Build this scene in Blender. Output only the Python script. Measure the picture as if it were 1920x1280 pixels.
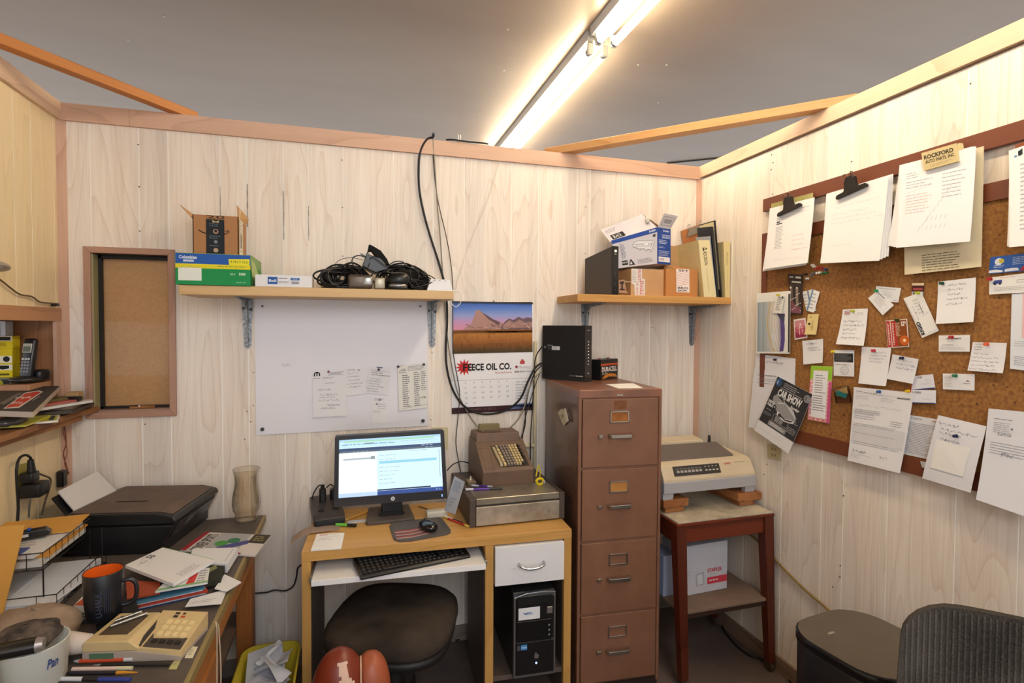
import bpy, bmesh, math, random
from math import sin, cos, pi, radians, sqrt, atan2
from mathutils import Vector, Matrix, Euler
random.seed(7)
for o in list(bpy.data.objects): bpy.data.objects.remove(o)
SC = bpy.context.scene
COL = SC.collection

# ------------------------------------------------------------ camera, world, lights, exposure
FPX, YAW, PITCH, ROLL = 1015.72, .2842, -.0283, .0050
EYE = Vector((1.1582, -2.6751, 1.5911))
FW = Vector((sin(YAW)*cos(PITCH), cos(YAW)*cos(PITCH), sin(PITCH)))
_r = Vector((cos(YAW), -sin(YAW), 0)); _u = _r.cross(FW)
RT = _r*cos(ROLL) + _u*sin(ROLL); UP = -_r*sin(ROLL) + _u*cos(ROLL)
cam = bpy.data.cameras.new('camera'); cam.sensor_width = 36; cam.lens = 36*FPX/1920; cam.clip_start = .05
co = bpy.data.objects.new('camera', cam); COL.objects.link(co)
m3 = Matrix((RT, UP, -FW)).transposed()
co.matrix_world = Matrix.Translation(EYE) @ m3.to_4x4()
SC.camera = co

def U(px, py, x=None, y=None, z=None):
    """authoring aid: where the sight line of a photograph pixel meets the real plane x=, y= or z="""
    d = FW + RT*((px-960)/FPX) - UP*((py-640)/FPX)
    if x is not None: t = (x-EYE.x)/d.x
    elif y is not None: t = (y-EYE.y)/d.y
    else: t = (z-EYE.z)/d.z
    return EYE + d*t

W = 3.0444      # inner face of the right wall
H = 2.494       # top of the partitions
CZ = 3.12       # ceiling

wd = bpy.data.worlds.new('world'); SC.world = wd; wd.use_nodes = True
wd.node_tree.nodes['Background'].inputs[0].default_value = (.95, .96, 1.0, 1)
wd.node_tree.nodes['Background'].inputs[1].default_value = WORLD_S = .66

def area(name, loc, size, energy, color, direction, sy=None):
    l = bpy.data.lights.new(name, 'AREA'); l.energy = energy; l.color = color
    l.shape = 'RECTANGLE'; l.size = size; l.size_y = sy or size
    o = bpy.data.objects.new(name, l); COL.objects.link(o); o.location = loc
    o.rotation_euler = Vector(direction).to_track_quat('-Z', 'Y').to_euler()
    return o
TUBE_E = 19.0
# unseen fill light added behind the camera to brighten the room
area('fill_light', (1.5, -3.9, 2.75), .9, 24, (.95, .97, 1), (.05, .75, -.62), 1.6)
SC.view_settings.view_transform = 'Standard'
SC.view_settings.look = 'None'
SC.view_settings.exposure = 0.95
SC.view_settings.gamma = 1.0
SC.view_settings.use_curve_mapping = False

# ------------------------------------------------------------ materials
def lin(h):
    h = h.lstrip('#'); c = [int(h[i:i+2], 16)/255 for i in (0, 2, 4)]
    return tuple((x/12.92 if x <= .04045 else ((x+.055)/1.055)**2.4) for x in c) + (1,)
MC = {}
def mat(h, rough=.6, metal=0, bump=0, bs=60, spec=.4, mott=0, ms=8, name=None, h2=None, coat=0):
    """plain procedural material: colour, optional mottling towards h2 and fine bump"""
    k = (h, rough, metal, bump, bs, spec, mott, ms, h2, coat)
    if k in MC: return MC[k]
    m = bpy.data.materials.new(name or 'mat_'+h.strip('#')); m.use_nodes = True
    nt = m.node_tree; b = nt.nodes['Principled BSDF']
    b.inputs['Base Color'].default_value = lin(h); b.inputs['Roughness'].default_value = rough
    b.inputs['Metallic'].default_value = metal; b.inputs['Specular IOR Level'].default_value = spec
    b.inputs['Coat Weight'].default_value = coat
    if mott or bump:
        tc = nt.nodes.new('ShaderNodeTexCoord')
    if mott:
        n = nt.nodes.new('ShaderNodeTexNoise'); n.inputs['Scale'].default_value = ms; n.inputs['Detail'].default_value = 6; n.inputs['Roughness'].default_value = .65
        nt.links.new(tc.outputs['Object'], n.inputs['Vector'])
        r = nt.nodes.new('ShaderNodeValToRGB'); r.color_ramp.elements[0].position = .35; r.color_ramp.elements[1].position = .68
        nt.links.new(n.outputs['Fac'], r.inputs['Fac'])
        r.color_ramp.elements[0].color = (0, 0, 0, 1); r.color_ramp.elements[1].color = (mott, mott, mott, 1)
        mx = nt.nodes.new('ShaderNodeMix'); mx.data_type = 'RGBA'
        nt.links.new(r.outputs['Color'], mx.inputs[0]); mx.inputs[6].default_value = lin(h); mx.inputs[7].default_value = lin(h2 or '#000000')
        nt.links.new(mx.outputs[2], b.inputs['Base Color'])
    if bump:
        n = nt.nodes.new('ShaderNodeTexNoise'); n.inputs['Scale'].default_value = bs; n.inputs['Detail'].default_value = 3
        nt.links.new(tc.outputs['Object'], n.inputs['Vector'])
        bp = nt.nodes.new('ShaderNodeBump'); bp.inputs['Strength'].default_value = bump; bp.inputs['Distance'].default_value = .004
        nt.links.new(n.outputs['Fac'], bp.inputs['Height']); nt.links.new(bp.outputs['Normal'], b.inputs['Normal'])
    MC[k] = m
    return m
def emis(h, s, name):
    m = bpy.data.materials.new(name); m.use_nodes = True; b = m.node_tree.nodes['Principled BSDF']
    b.inputs['Base Color'].default_value = (0.02, .02, .02, 1) if s < 4 else (1, 1, 1, 1)
    b.inputs['Emission Color'].default_value = lin(h); b.inputs['Emission Strength'].default_value = s
    b.inputs['Roughness'].default_value = .3
    return m
def wood(name, base, dark, light=None, axis='z', freq=26, figure=1.0, fibre=.5, rough=.55, scale=1.0, contrast=1.0, streak=None):
    """grain running along one axis; the figure is the contour lines of a stretched noise field"""
    m = bpy.data.materials.new(name); m.use_nodes = True
    nt = m.node_tree; N = nt.nodes; L = nt.links; b = N['Principled BSDF']
    tc = N.new('ShaderNodeTexCoord'); oi = N.new('ShaderNodeObjectInfo')
    add = N.new('ShaderNodeVectorMath'); add.operation = 'ADD'
    rm = N.new('ShaderNodeVectorMath'); rm.operation = 'SCALE'; rm.inputs[0].default_value = (37, 23, 51)
    L.new(oi.outputs['Random'], rm.inputs['Scale']); L.new(tc.outputs['Object'], add.inputs[0]); L.new(rm.outputs[0], add.inputs[1])
    mp = N.new('ShaderNodeMapping'); s = {'x': (.13, 1, 1), 'y': (1, .13, 1), 'z': (1, 1, .13)}[axis]
    mp.inputs['Scale'].default_value = tuple(v*scale for v in s); L.new(add.outputs[0], mp.inputs['Vector'])
    n1 = N.new('ShaderNodeTexNoise'); n1.inputs['Scale'].default_value = 4.5; n1.inputs['Detail'].default_value = 2; n1.inputs['Roughness'].default_value = .4
    L.new(mp.outputs[0], n1.inputs['Vector'])
    mu = N.new('ShaderNodeMath'); mu.operation = 'MULTIPLY'; mu.inputs[1].default_value = freq; L.new(n1.outputs['Fac'], mu.inputs[0])
    fr = N.new('ShaderNodeMath'); fr.operation = 'FRACT'; L.new(mu.outputs[0], fr.inputs[0])
    rp = N.new('ShaderNodeValToRGB'); e = rp.color_ramp.elements
    e[0].position = 0; e[0].color = (0, 0, 0, 1); e[1].position = 1; e[1].color = (1, 1, 1, 1)
    x = rp.color_ramp.elements.new(.8); x.color = (.25, .25, .25, 1); x = rp.color_ramp.elements.new(.08); x.color = (.0, .0, .0, 1)
    L.new(fr.outputs[0], rp.inputs['Fac'])
    mp2 = N.new('ShaderNodeMapping'); s2 = {'x': (.03, 1, 1), 'y': (1, .03, 1), 'z': (1, 1, .03)}[axis]
    mp2.inputs['Scale'].default_value = s2; L.new(add.outputs[0], mp2.inputs['Vector'])
    n2 = N.new('ShaderNodeTexNoise'); n2.inputs['Scale'].default_value = 130; n2.inputs['Detail'].default_value = 4
    L.new(mp2.outputs[0], n2.inputs['Vector'])
    n3 = N.new('ShaderNodeTexNoise'); n3.inputs['Scale'].default_value = 9; n3.inputs['Detail'].default_value = 3
    L.new(mp2.outputs[0], n3.inputs['Vector'])
    def mth(op, a, bb):
        q = N.new('ShaderNodeMath'); q.operation = op
        for i, v in enumerate((a, bb)):
            if isinstance(v, (int, float)): q.inputs[i].default_value = v
            else: L.new(v, q.inputs[i])
        q.use_clamp = False
        return q.outputs[0]
    a = mth('MULTIPLY', rp.outputs['Color'], .55*figure*contrast)
    f = mth('MULTIPLY', mth('SUBTRACT', n2.outputs['Fac'], .42), fibre*1.6*contrast)
    g = mth('MULTIPLY', mth('SUBTRACT', n3.outputs['Fac'], .42), 1.0*contrast)
    t = mth('ADD', mth('ADD', a, f), g)
    cl = N.new('ShaderNodeClamp'); L.new(t, cl.inputs[0])
    mx = N.new('ShaderNodeMix'); mx.data_type = 'RGBA'; L.new(cl.outputs[0], mx.inputs[0])
    mx.inputs[6].default_value = lin(base); mx.inputs[7].default_value = lin(dark)
    outc = mx.outputs[2]
    if streak:   # broad greyish bands along the grain
        n4 = N.new('ShaderNodeTexNoise'); n4.inputs['Scale'].default_value = 5.5; n4.inputs['Detail'].default_value = 2; L.new(mp.outputs[0], n4.inputs['Vector'])
        r4 = N.new('ShaderNodeValToRGB'); r4.color_ramp.elements[0].position = .48; r4.color_ramp.elements[1].position = .66; r4.color_ramp.elements[1].color = (.5, .5, .5, 1); L.new(n4.outputs['Fac'], r4.inputs[0])
        mx2 = N.new('ShaderNodeMix'); mx2.data_type = 'RGBA'; mx2.blend_type = 'MULTIPLY'; L.new(r4.outputs[0], mx2.inputs[0]); L.new(outc, mx2.inputs[6]); mx2.inputs[7].default_value = lin(streak); outc = mx2.outputs[2]
    L.new(outc, b.inputs['Base Color']); b.inputs['Roughness'].default_value = rough
    b.inputs['Specular IOR Level'].default_value = .35
    return m

# ------------------------------------------------------------ mesh builder
class MB:
    def __init__(s): s.v = []; s.f = []; s.m = []; s.sm = []
    def add(s, vs, fs, mi=0, smooth=False, M=None):
        n = len(s.v)
        for p in vs:
            p = Vector(p); s.v.append(M @ p if M else p)
        for f in fs: s.f.append([n+i for i in f]); s.m.append(mi); s.sm.append(smooth)
        return s
    def bm(s, b, mi=0, smooth=False, M=None):
        b.verts.index_update()
        s.add([v.co.copy() for v in b.verts], [[v.index for v in f.verts] for f in b.faces], mi, smooth, M); b.free(); return s
    def box(s, x0, x1, y0, y1, z0, z1, bev=0, mi=0, M=None, seg=1):
        if bev:
            b = bmesh.new(); bmesh.ops.create_cube(b, size=1)
            for v in b.verts: v.co = Vector(((x0+x1)/2+v.co.x*(x1-x0), (y0+y1)/2+v.co.y*(y1-y0), (z0+z1)/2+v.co.z*(z1-z0)))
            bmesh.ops.bevel(b, geom=b.edges[:]+b.verts[:], offset=bev, segments=seg, affect='EDGES', profile=.5)
            return s.bm(b, mi, seg > 1, M)
        vs = [(x, y, z) for z in (z0, z1) for y in (y0, y1) for x in (x0, x1)]
        return s.add(vs, [(0, 2, 3, 1), (4, 5, 7, 6), (0, 1, 5, 4), (2, 6, 7, 3), (0, 4, 6, 2), (1, 3, 7, 5)], mi, False, M)
    def hexa(s, b4, t4, mi=0, M=None):
        """bottom four and top four corners, both counter-clockwise from above"""
        return s.add(list(b4)+list(t4), [(3, 2, 1, 0), (4, 5, 6, 7), (0, 1, 5, 4), (1, 2, 6, 5), (2, 3, 7, 6), (3, 0, 4, 7)], mi, False, M)
    def cyl(s, p0, p1, r0, r1=None, n=14, mi=0, caps=True, smooth=True, M=None):
        p0 = Vector(p0); p1 = Vector(p1); r1 = r0 if r1 is None else r1
        q = (p1-p0).to_track_quat('Z', 'Y'); L = (p1-p0).length
        vs = [p0+q @ Vector((r0*cos(2*pi*i/n), r0*sin(2*pi*i/n), 0)) for i in range(n)] + [p0+q @ Vector((r1*cos(2*pi*i/n), r1*sin(2*pi*i/n), L)) for i in range(n)]
        s.add(vs, [(i, (i+1) % n, n+(i+1) % n, n+i) for i in range(n)], mi, smooth, M)
        if caps: s.add(vs, [tuple(range(n-1, -1, -1)), tuple(range(n, 2*n))], mi, False, M)
        return s
    def lathe(s, prof, c=(0, 0, 0), n=24, mi=0, M=None, smooth=True):
        c = Vector(c); vs = []; fs = []
        for r, z in prof: vs += [c+Vector((r*cos(2*pi*i/n), r*sin(2*pi*i/n), z)) for i in range(n)]
        for k in range(len(prof)-1):
            for i in range(n): fs.append((k*n+i, k*n+(i+1) % n, (k+1)*n+(i+1) % n, (k+1)*n+i))
        return s.add(vs, fs, mi, smooth, M)
    def tube(s, pts, r, n=7, mi=0, spline=True, sub=6, closed=False, M=None):
        pts = [Vector(p) for p in pts]
        if spline and len(pts) > 2:
            out = []; P = pts; L = len(P)
            for i in range(L if closed else L-1):
                a = P[(i-1) % L] if (closed or i) else P[0]; b = P[i]; c = P[(i+1) % L]; d = P[(i+2) % L] if (closed or i+2 < L) else P[-1]
                for k in range(sub):
                    t = k/sub; out.append(.5*((2*b)+(c-a)*t+(2*a-5*b+4*c-d)*t*t+(3*b-a-3*c+d)*t**3))
            if not closed: out.append(P[-1])
            pts = out
        m = len(pts); vs = []; fs = []; up = Vector((.13, .31, 1)).normalized()
        for i, p in enumerate(pts):
            t = (pts[(i+1) % m]-pts[i-1]) if (closed or 0 < i < m-1) else (pts[1]-pts[0] if i == 0 else pts[-1]-pts[-2])
            if t.length < 1e-9: t = Vector((0, 0, 1))
            t.normalize(); a = t.cross(up)
            if a.length < .1: a = t.cross(Vector((1, 0, 0)))
            a.normalize(); b = t.cross(a); up = -b if False else up
            vs += [p+a*r*cos(2*pi*j/n)+b*r*sin(2*pi*j/n) for j in range(n)]
        for i in range(m if closed else m-1):
            for j in range(n): fs.append((i*n+j, i*n+(j+1) % n, ((i+1) % m)*n+(j+1) % n, ((i+1) % m)*n+j))
        s.add(vs, fs, mi, True, M)
        if not closed: s.add(vs, [tuple(range(n-1, -1, -1)), tuple(range((m-1)*n, m*n))], mi, False, M)
        return s
    def prism(s, poly, axis, a, b, mi=0, bev=0, M=None, smooth=False):
        """polygon given in the two other axes, extruded along axis from a to b"""
        def p3(p, t): return {'x': (t, p[0], p[1]), 'y': (p[0], t, p[1]), 'z': (p[0], p[1], t)}[axis]
        n = len(poly)
        bmm = bmesh.new(); va = [bmm.verts.new(p3(p, a)) for p in poly]; vb = [bmm.verts.new(p3(p, b)) for p in poly]
        bmm.faces.new(va); bmm.faces.new(vb[::-1])
        for i in range(n): bmm.faces.new((va[(i+1) % n], va[i], vb[i], vb[(i+1) % n]))
        bmesh.ops.recalc_face_normals(bmm, faces=bmm.faces[:])
        if bev: bmesh.ops.bevel(bmm, geom=bmm.edges[:]+bmm.verts[:], offset=bev, segments=2, affect='EDGES', profile=.5)
        return s.bm(bmm, mi, smooth, M)
    def ell(s, c, r, n=16, m=10, mi=0, M=None, noise=0, seed=0, pw=1.0):
        rnd = random.Random(seed); vs = []; fs = []
        ph = [rnd.uniform(0, 6) for _ in range(8)]
        def sp(v): return math.copysign(abs(v)**pw, v)
        for j in range(m+1):
            for i in range(n):
                th = pi*j/m; a = 2*pi*i/n
                d = (sp(sin(th)*cos(a)), sp(sin(th)*sin(a)), sp(cos(th)))
                k = 1+noise*(sin(3*a+ph[0])*sin(2*th+ph[1])+.7*sin(5*a+ph[2])*sin(4*th+ph[3])+.5*sin(9*a+ph[4]+3*th))
                vs.append((c[0]+r[0]*d[0]*k, c[1]+r[1]*d[1]*k, c[2]+r[2]*d[2]*k))
        for j in range(m):
            for i in range(n): fs.append((j*n+i, (j+1)*n+i, (j+1)*n+(i+1) % n, j*n+(i+1) % n))
        return s.add(vs, fs, mi, True, M)

def meshify(name, mb, mats, inv=None):
    me = bpy.data.meshes.new(name)
    vs = [inv @ v for v in mb.v] if inv else mb.v
    me.from_pydata([tuple(v) for v in vs], [], mb.f)
    mats = mats if isinstance(mats, (list, tuple)) else [mats]
    for m in mats: me.materials.append(m)
    me.polygons.foreach_set('material_index', mb.m); me.polygons.foreach_set('use_smooth', mb.sm)
    me.validate(); me.update()
    return me
LOCALROOT = set()
def thing(name, label, cat, M=None, group=None, kind=None, loc=None):
    """an Empty at the thing's base; its parts are authored in world space unless M is given"""
    o = bpy.data.objects.new(name, None); COL.objects.link(o); o.empty_display_size = .05
    o['label'] = label; o['category'] = cat
    if group: o['group'] = group
    if kind: o['kind'] = kind
    if M is not None: o.matrix_basis = M; LOCALROOT.add(o.name)
    elif loc is not None: o.matrix_basis = Matrix.Translation(Vector(loc))
    return o
def part(name, mb, mats, parent, label=None, kind=None):
    root = parent
    while root.parent: root = root.parent
    inv = None if root.name in LOCALROOT else root.matrix_basis.inverted()
    me = meshify(name, mb, mats, inv); o = bpy.data.objects.new(name, me); COL.objects.link(o); o.parent = parent
    if label: o['label'] = label
    if kind: o['kind'] = kind
    return o
def solo(name, mb, mats, label=None, cat=None, group=None, kind=None, M=None, base=True):
    """a thing that is one mesh; its origin is put at its base (or at M)"""
    if M is not None: me = meshify(name, mb, mats); o = bpy.data.objects.new(name, me); o.matrix_basis = M; LOCALROOT.add(o.name)
    else:
        xs = [v.x for v in mb.v]; ys = [v.y for v in mb.v]; zs = [v.z for v in mb.v]
        c = Vector(((min(xs)+max(xs))/2, (min(ys)+max(ys))/2, min(zs)))
        me = meshify(name, mb, mats, Matrix.Translation(-c)); o = bpy.data.objects.new(name, me); o.location = c
    COL.objects.link(o)
    if label: o['label'] = label
    if cat: o['category'] = cat
    if group: o['group'] = group
    if kind: o['kind'] = kind
    return o
def struct(name, mb, mats): return solo(name, mb, mats, kind='structure')
kid = part
def frame(x, y, z, deg=0): return Matrix.Translation((x, y, z)) @ Matrix.Rotation(radians(deg), 4, 'Z')

# ------------------------------------------------------------ printed matter
TX = {}
def glyphs(body, bold=0, shear=0):
    k = (body, bold, shear)
    if k not in TX:
        c = bpy.data.curves.new('t', 'FONT'); c.body = body; c.offset = bold; c.shear = shear; c.resolution_u = 2
        c.align_x = 'LEFT'
        o = bpy.data.objects.new('t', c); COL.objects.link(o)
        dg = bpy.context.evaluated_depsgraph_get(); me = bpy.data.meshes.new_from_object(o.evaluated_get(dg))
        vs = [tuple(v.co) for v in me.vertices]; fs = [tuple(p.vertices) for p in me.polygons]
        bpy.data.objects.remove(o); bpy.data.curves.remove(c); bpy.data.meshes.remove(me)
        x0 = min(v[0] for v in vs); x1 = max(v[0] for v in vs); y0 = min(v[1] for v in vs); y1 = max(v[1] for v in vs)
        TX[k] = ([((v[0]-x0)/(x1-x0), 1-(v[1]-y0)/(y1-y0)) for v in vs], fs)
    return TX[k]
class Sheet:
    """a four-cornered surface (TL, TR, BR, BL); u runs right, v runs down; curl(u,v) lifts it off its plane"""
    def __init__(s, TL, TR, BR, BL, curl=None, base=.0):
        s.c = [Vector(p) for p in (TL, TR, BR, BL)]
        q = (s.c[1]-s.c[0]).cross(s.c[2]-s.c[0]).normalized(); s.c[3] = s.c[3]-q*(s.c[3]-s.c[0]).dot(q)   # keep it planar
        s.n = -((s.c[1]-s.c[0]).cross(s.c[3]-s.c[0])).normalized(); s.curl = curl; s.base = base
        s.w = ((s.c[1]-s.c[0]).length+(s.c[2]-s.c[3]).length)/2; s.h = ((s.c[3]-s.c[0]).length+(s.c[2]-s.c[1]).length)/2
        s.pr = MB(); s.cols = []; s.k = 0; s.rnd = random.Random(int(abs(s.c[0].x*9173+s.c[0].z*7919+s.c[0].y*3571)*100))
    def p(s, u, v, off=0):
        a, b, c, d = s.c
        q = a*(1-u)*(1-v)+b*u*(1-v)+c*u*v+d*(1-u)*v
        return q+s.n*(off+s.base+(s.curl(u, v) if s.curl else 0))
    def body(s, th=.0008, nu=1, nv=1):
        if s.curl: nu = nv = 8
        mb = MB(); vs = [s.p(i/nu, j/nv, 0) for j in range(nv+1) for i in range(nu+1)]
        n = len(vs); vs += [q-s.n*th for q in vs]; fs = []
        I = lambda i, j: j*(nu+1)+i
        for j in range(nv):
            for i in range(nu):
                fs.append((I(i, j), I(i, j+1), I(i+1, j+1), I(i+1, j))); fs.append((n+I(i, j), n+I(i+1, j), n+I(i+1, j+1), n+I(i, j+1)))
        for i in range(nu):
            fs.append((I(i, 0), I(i+1, 0), n+I(i+1, 0), n+I(i, 0))); fs.append((I(i+1, nv), I(i, nv), n+I(i, nv), n+I(i+1, nv)))
        for j in range(nv):
            fs.append((I(0, j+1), I(0, j), n+I(0, j), n+I(0, j+1))); fs.append((I(nu, j), I(nu, j+1), n+I(nu, j+1), n+I(nu, j)))
        mb.add(vs, fs); return mb
    def _mi(s, col):
        m = col if not isinstance(col, str) else mat(col, .6, spec=.25)
        if m not in s.cols: s.cols.append(m)
        s.k += 1
        return s.cols.index(m)
    def off(s): return .0005+min(s.k, 60)*.00002
    def rect(s, u0, v0, u1, v1, col):
        mi = s._mi(col); o = s.off()
        nu = max(1, math.ceil((u1-u0)*8)) if s.curl else 1; nv = max(1, math.ceil((v1-v0)*8)) if s.curl else 1
        vs = [s.p(u0+(u1-u0)*i/nu, v0+(v1-v0)*j/nv, o) for j in range(nv+1) for i in range(nu+1)]
        s.pr.add(vs, [(j*(nu+1)+i, (j+1)*(nu+1)+i, (j+1)*(nu+1)+i+1, j*(nu+1)+i+1) for j in range(nv) for i in range(nu)], mi); return s
    def poly(s, pts, col):
        mi = s._mi(col); o = s.off(); s.pr.add([s.p(u, v, o) for u, v in pts], [tuple(range(len(pts)))], mi); return s
    def disc(s, u, v, r, col, n=14, r2=None):
        k = s.w/s.h
        return s.poly([(u+r*cos(-2*pi*i/n), v+(r2 or r*k)*sin(-2*pi*i/n)) for i in range(n)], col)
    def line(s, pts, wd, col):
        """polyline; wd in metres"""
        mi = s._mi(col); o = s.off()
        for (u0, v0), (u1, v1) in zip(pts, pts[1:]):
            a = s.p(u0, v0, o); b = s.p(u1, v1, o); d = (b-a)
            if d.length < 1e-6: continue
            d.normalize(); q = d.cross(s.n)*(wd/2)
            s.pr.add([a-q, b-q, b+q, a+q], [(0, 1, 2, 3)], mi)
        return s
    def box(s, u0, v0, u1, v1, wd, col): return s.line([(u0, v0), (u1, v0), (u1, v1), (u0, v1), (u0, v0)], wd, col)
    def text(s, body, u0, v0, u1, v1, col, bold=.0, shear=0, rot=0):
        """rot=1: the text reads upwards (90 deg counter-clockwise), rot=-1: downwards"""
        mi = s._mi(col); o = s.off(); vs, fs = glyphs(body, bold, shear)
        if rot == 0: q = [(u0+a*(u1-u0), v0+b*(v1-v0)) for a, b in vs]
        elif rot == 1: q = [(u0+b*(u1-u0), v1-a*(v1-v0)) for a, b in vs]
        else: q = [(u1-b*(u1-u0), v0+a*(v1-v0)) for a, b in vs]
        s.pr.add([s.p(a, b, o) for a, b in q], fs, mi); return s
    def words(s, u0, v0, u1, v1, n, col='#8a8a92', th=.38, fill=.9, wmin=.03, wmax=.1):
        """unreadable small print: rows of word-sized dashes"""
        mi = s._mi(col); o = s.off(); R = s.rnd; row = (v1-v0)/n
        for k in range(n):
            v = v0+row*(k+.3); u = u0; end = u0+(u1-u0)*R.uniform(fill-.25, fill+.1); end = min(end, u1)
            while u < end-.01:
                w = min(R.uniform(wmin, wmax), end-u); s.pr.add([s.p(u, v, o), s.p(u, v+row*th, o), s.p(u+w, v+row*th, o), s.p(u+w, v, o)], [(0, 1, 2, 3)], mi); u += w+.012
        return s
    def scrawl(s, u0, v0, u1, v1, n, col='#6b6f7c', wd=.0009, fill=.85):
        """handwriting too faint to read: wavering pen strokes"""
        R = s.rnd; row = (v1-v0)/n
        for k in range(n):
            u = u0+R.uniform(0, .08)*(u1-u0); vm = v0+row*(k+.55); end = u0+(u1-u0)*R.uniform(fill-.3, min(1, fill+.1))
            while u < end:
                L = R.uniform(.08, .2)*(u1-u0); pts = []; st = L/7
                for i in range(8): pts.append((u+i*st+R.uniform(-.3, .3)*st, vm+row*R.uniform(-.3, .22)*(1 if i % 2 else -1)))
                s.line(pts, wd, col); u += L+.03*(u1-u0)
        return s
    def done(s, parent, fn=None):
        if s.pr.v: (fn or kid)('print', s.pr, s.cols, parent)
def paper(name, label, cat, corners, col='#f1f1ef', th=.0008, curl=None, draw=None, group=None, base=0, rough=.7):
    S = Sheet(*corners, curl=curl, base=base)
    o = solo(name, S.body(th), mat(col, rough, spec=.25), label, cat, group)
    if draw: draw(S)
    S.done(o); return o
# ------------------------------------------------------------ room shell
PLANKL = wood('warm_lit_panelling', '#efdab0', '#c8a878', freq=15, fibre=.35, figure=.6, rough=.42, contrast=.6)  # warm light on the left wall, put into the wood colour as yellow
PLANK = wood('pale_panelling', '#f3eadf', '#c4a98f', freq=19, fibre=.6, figure=.8, rough=.42, contrast=.62, streak='#e4e7ec')
TRIM = wood('pink_trim_wood', '#dab69e', '#b58a70', axis='x', freq=9, fibre=.5, rough=.5, contrast=.7)
TRIMY = wood('pink_trim_wood_lengthwise', '#e3c6aa', '#bf997a', axis='y', freq=9, fibre=.5, rough=.5, contrast=.7)
TRIMZ = wood('pink_trim_wood_upright', '#d0a992', '#a98069', axis='z', freq=9, fibre=.5, rough=.5, contrast=.7)
GROOVE = mat('#fbf7f0', .6)
GAP = mat('#8d8172', .8)

def hole_slab(x0, x1, z0, z1, hole, y0, y1):
    m = MB(); a, b, c, d = hole
    m.box(x0, a, y0, y1, z0, z1); m.box(b, x1, y0, y1, z0, z1); m.box(a, b, y0, y1, z0, c); m.box(a, b, y0, y1, d, z1); return m
# floor and ceiling
def floor_mat():
    m = mat('#6b5a52', .75, bump=.25, bs=30, mott=.8, ms=2.2, h2='#4c4444', name='worn_concrete'); return m
struct('floor', MB().box(-4.5, 6.5, -5.5, 5.5, -.1, 0), floor_mat())
def ceiling_mat():
    m = bpy.data.materials.new('gloss_grey_ceiling'); m.use_nodes = True; nt = m.node_tree; b = nt.nodes['Principled BSDF']
    tc = nt.nodes.new('ShaderNodeTexCoord'); mp = nt.nodes.new('ShaderNodeMapping'); mp.inputs['Scale'].default_value = (.35, 1.3, 1)
    n = nt.nodes.new('ShaderNodeTexNoise'); n.inputs['Scale'].default_value = 1.6; n.inputs['Detail'].default_value = 5
    nt.links.new(tc.outputs['Object'], mp.inputs[0]); nt.links.new(mp.outputs[0], n.inputs['Vector'])
    r = nt.nodes.new('ShaderNodeValToRGB'); r.color_ramp.elements[0].color = lin('#9a8874'); r.color_ramp.elements[1].color = lin('#a3927f')
    r.color_ramp.elements[0].position = .35; r.color_ramp.elements[1].position = .7
    nt.links.new(n.outputs['Fac'], r.inputs[0]); nt.links.new(r.outputs[0], b.inputs['Base Color'])
    b.inputs['Roughness'].default_value = .36; b.inputs['Metallic'].default_value = .2; b.inputs['Specular IOR Level'].default_value = .5
    g = nt.nodes.new('ShaderNodeTexNoise'); g.inputs['Scale'].default_value = 260; nt.links.new(tc.outputs['Object'], g.inputs['Vector'])
    bp = nt.nodes.new('ShaderNodeBump'); bp.inputs['Strength'].default_value = .12; bp.inputs['Distance'].default_value = .002
    nt.links.new(g.outputs['Fac'], bp.inputs['Height']); nt.links.new(bp.outputs[0], b.inputs['Normal'])
    return m
CEIL = ceiling_mat()
struct('ceiling', MB().box(-4.5, 6.5, -5.5, 5.5, CZ, CZ+.08), CEIL)
# thin seam batten on the far ceiling, seen above the right-hand corner
m = MB(); a_ = U(1250, 306, z=CZ-.004); b_ = U(1352, 296, z=CZ-.004); m.cyl(a_, b_, .006, n=6)
struct('trim_ceiling_seam', m, mat('#3a3532', .7))
m = MB()
rr = random.Random(3)
for px, py in ((952, 55), (945, 132), (1250, 122), (1234, 192), (1204, 231), (1197, 122), (307, 31), (240, 75)):
    p = U(px, py, z=CZ-.001); m.cyl((p.x, p.y, CZ-.003), (p.x, p.y, CZ+.001), .006, n=6)
m_ = struct('trim_ceiling_flecks', m, mat('#cfcac2', .6))

# back wall with its pass-through opening
OX0, OX1, OZ0, OZ1 = .108, .392, 1.222, 1.89
wb = struct('wall_back', hole_slab(-.02, W+.1, 0, H-.07, (OX0, OX1, OZ0, OZ1), .0014, .10), GROOVE)
seams = [0, .108, .283, .393, .594, .703, .853, .96, 1.115, 1.345, 1.535, 1.69, 1.935, 2.08, 2.296, 2.37, 2.56, 2.735, 2.85, W]
g = .0026
for a, b in zip(seams, seams[1:]):
    tilt = 0
    if b <= OX0+.001 or a >= OX1-.001 or False:
        kid('plank', MB().box(a+g, b-g, 0, .0012, 0, H-.07), PLANK, wb)
    else:
        kid('plank', MB().box(a+g, b-g, 0, .0012, 0, OZ0), PLANK, wb); kid('plank', MB().box(a+g, b-g, 0, .0012, OZ1, H-.07), PLANK, wb)
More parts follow.
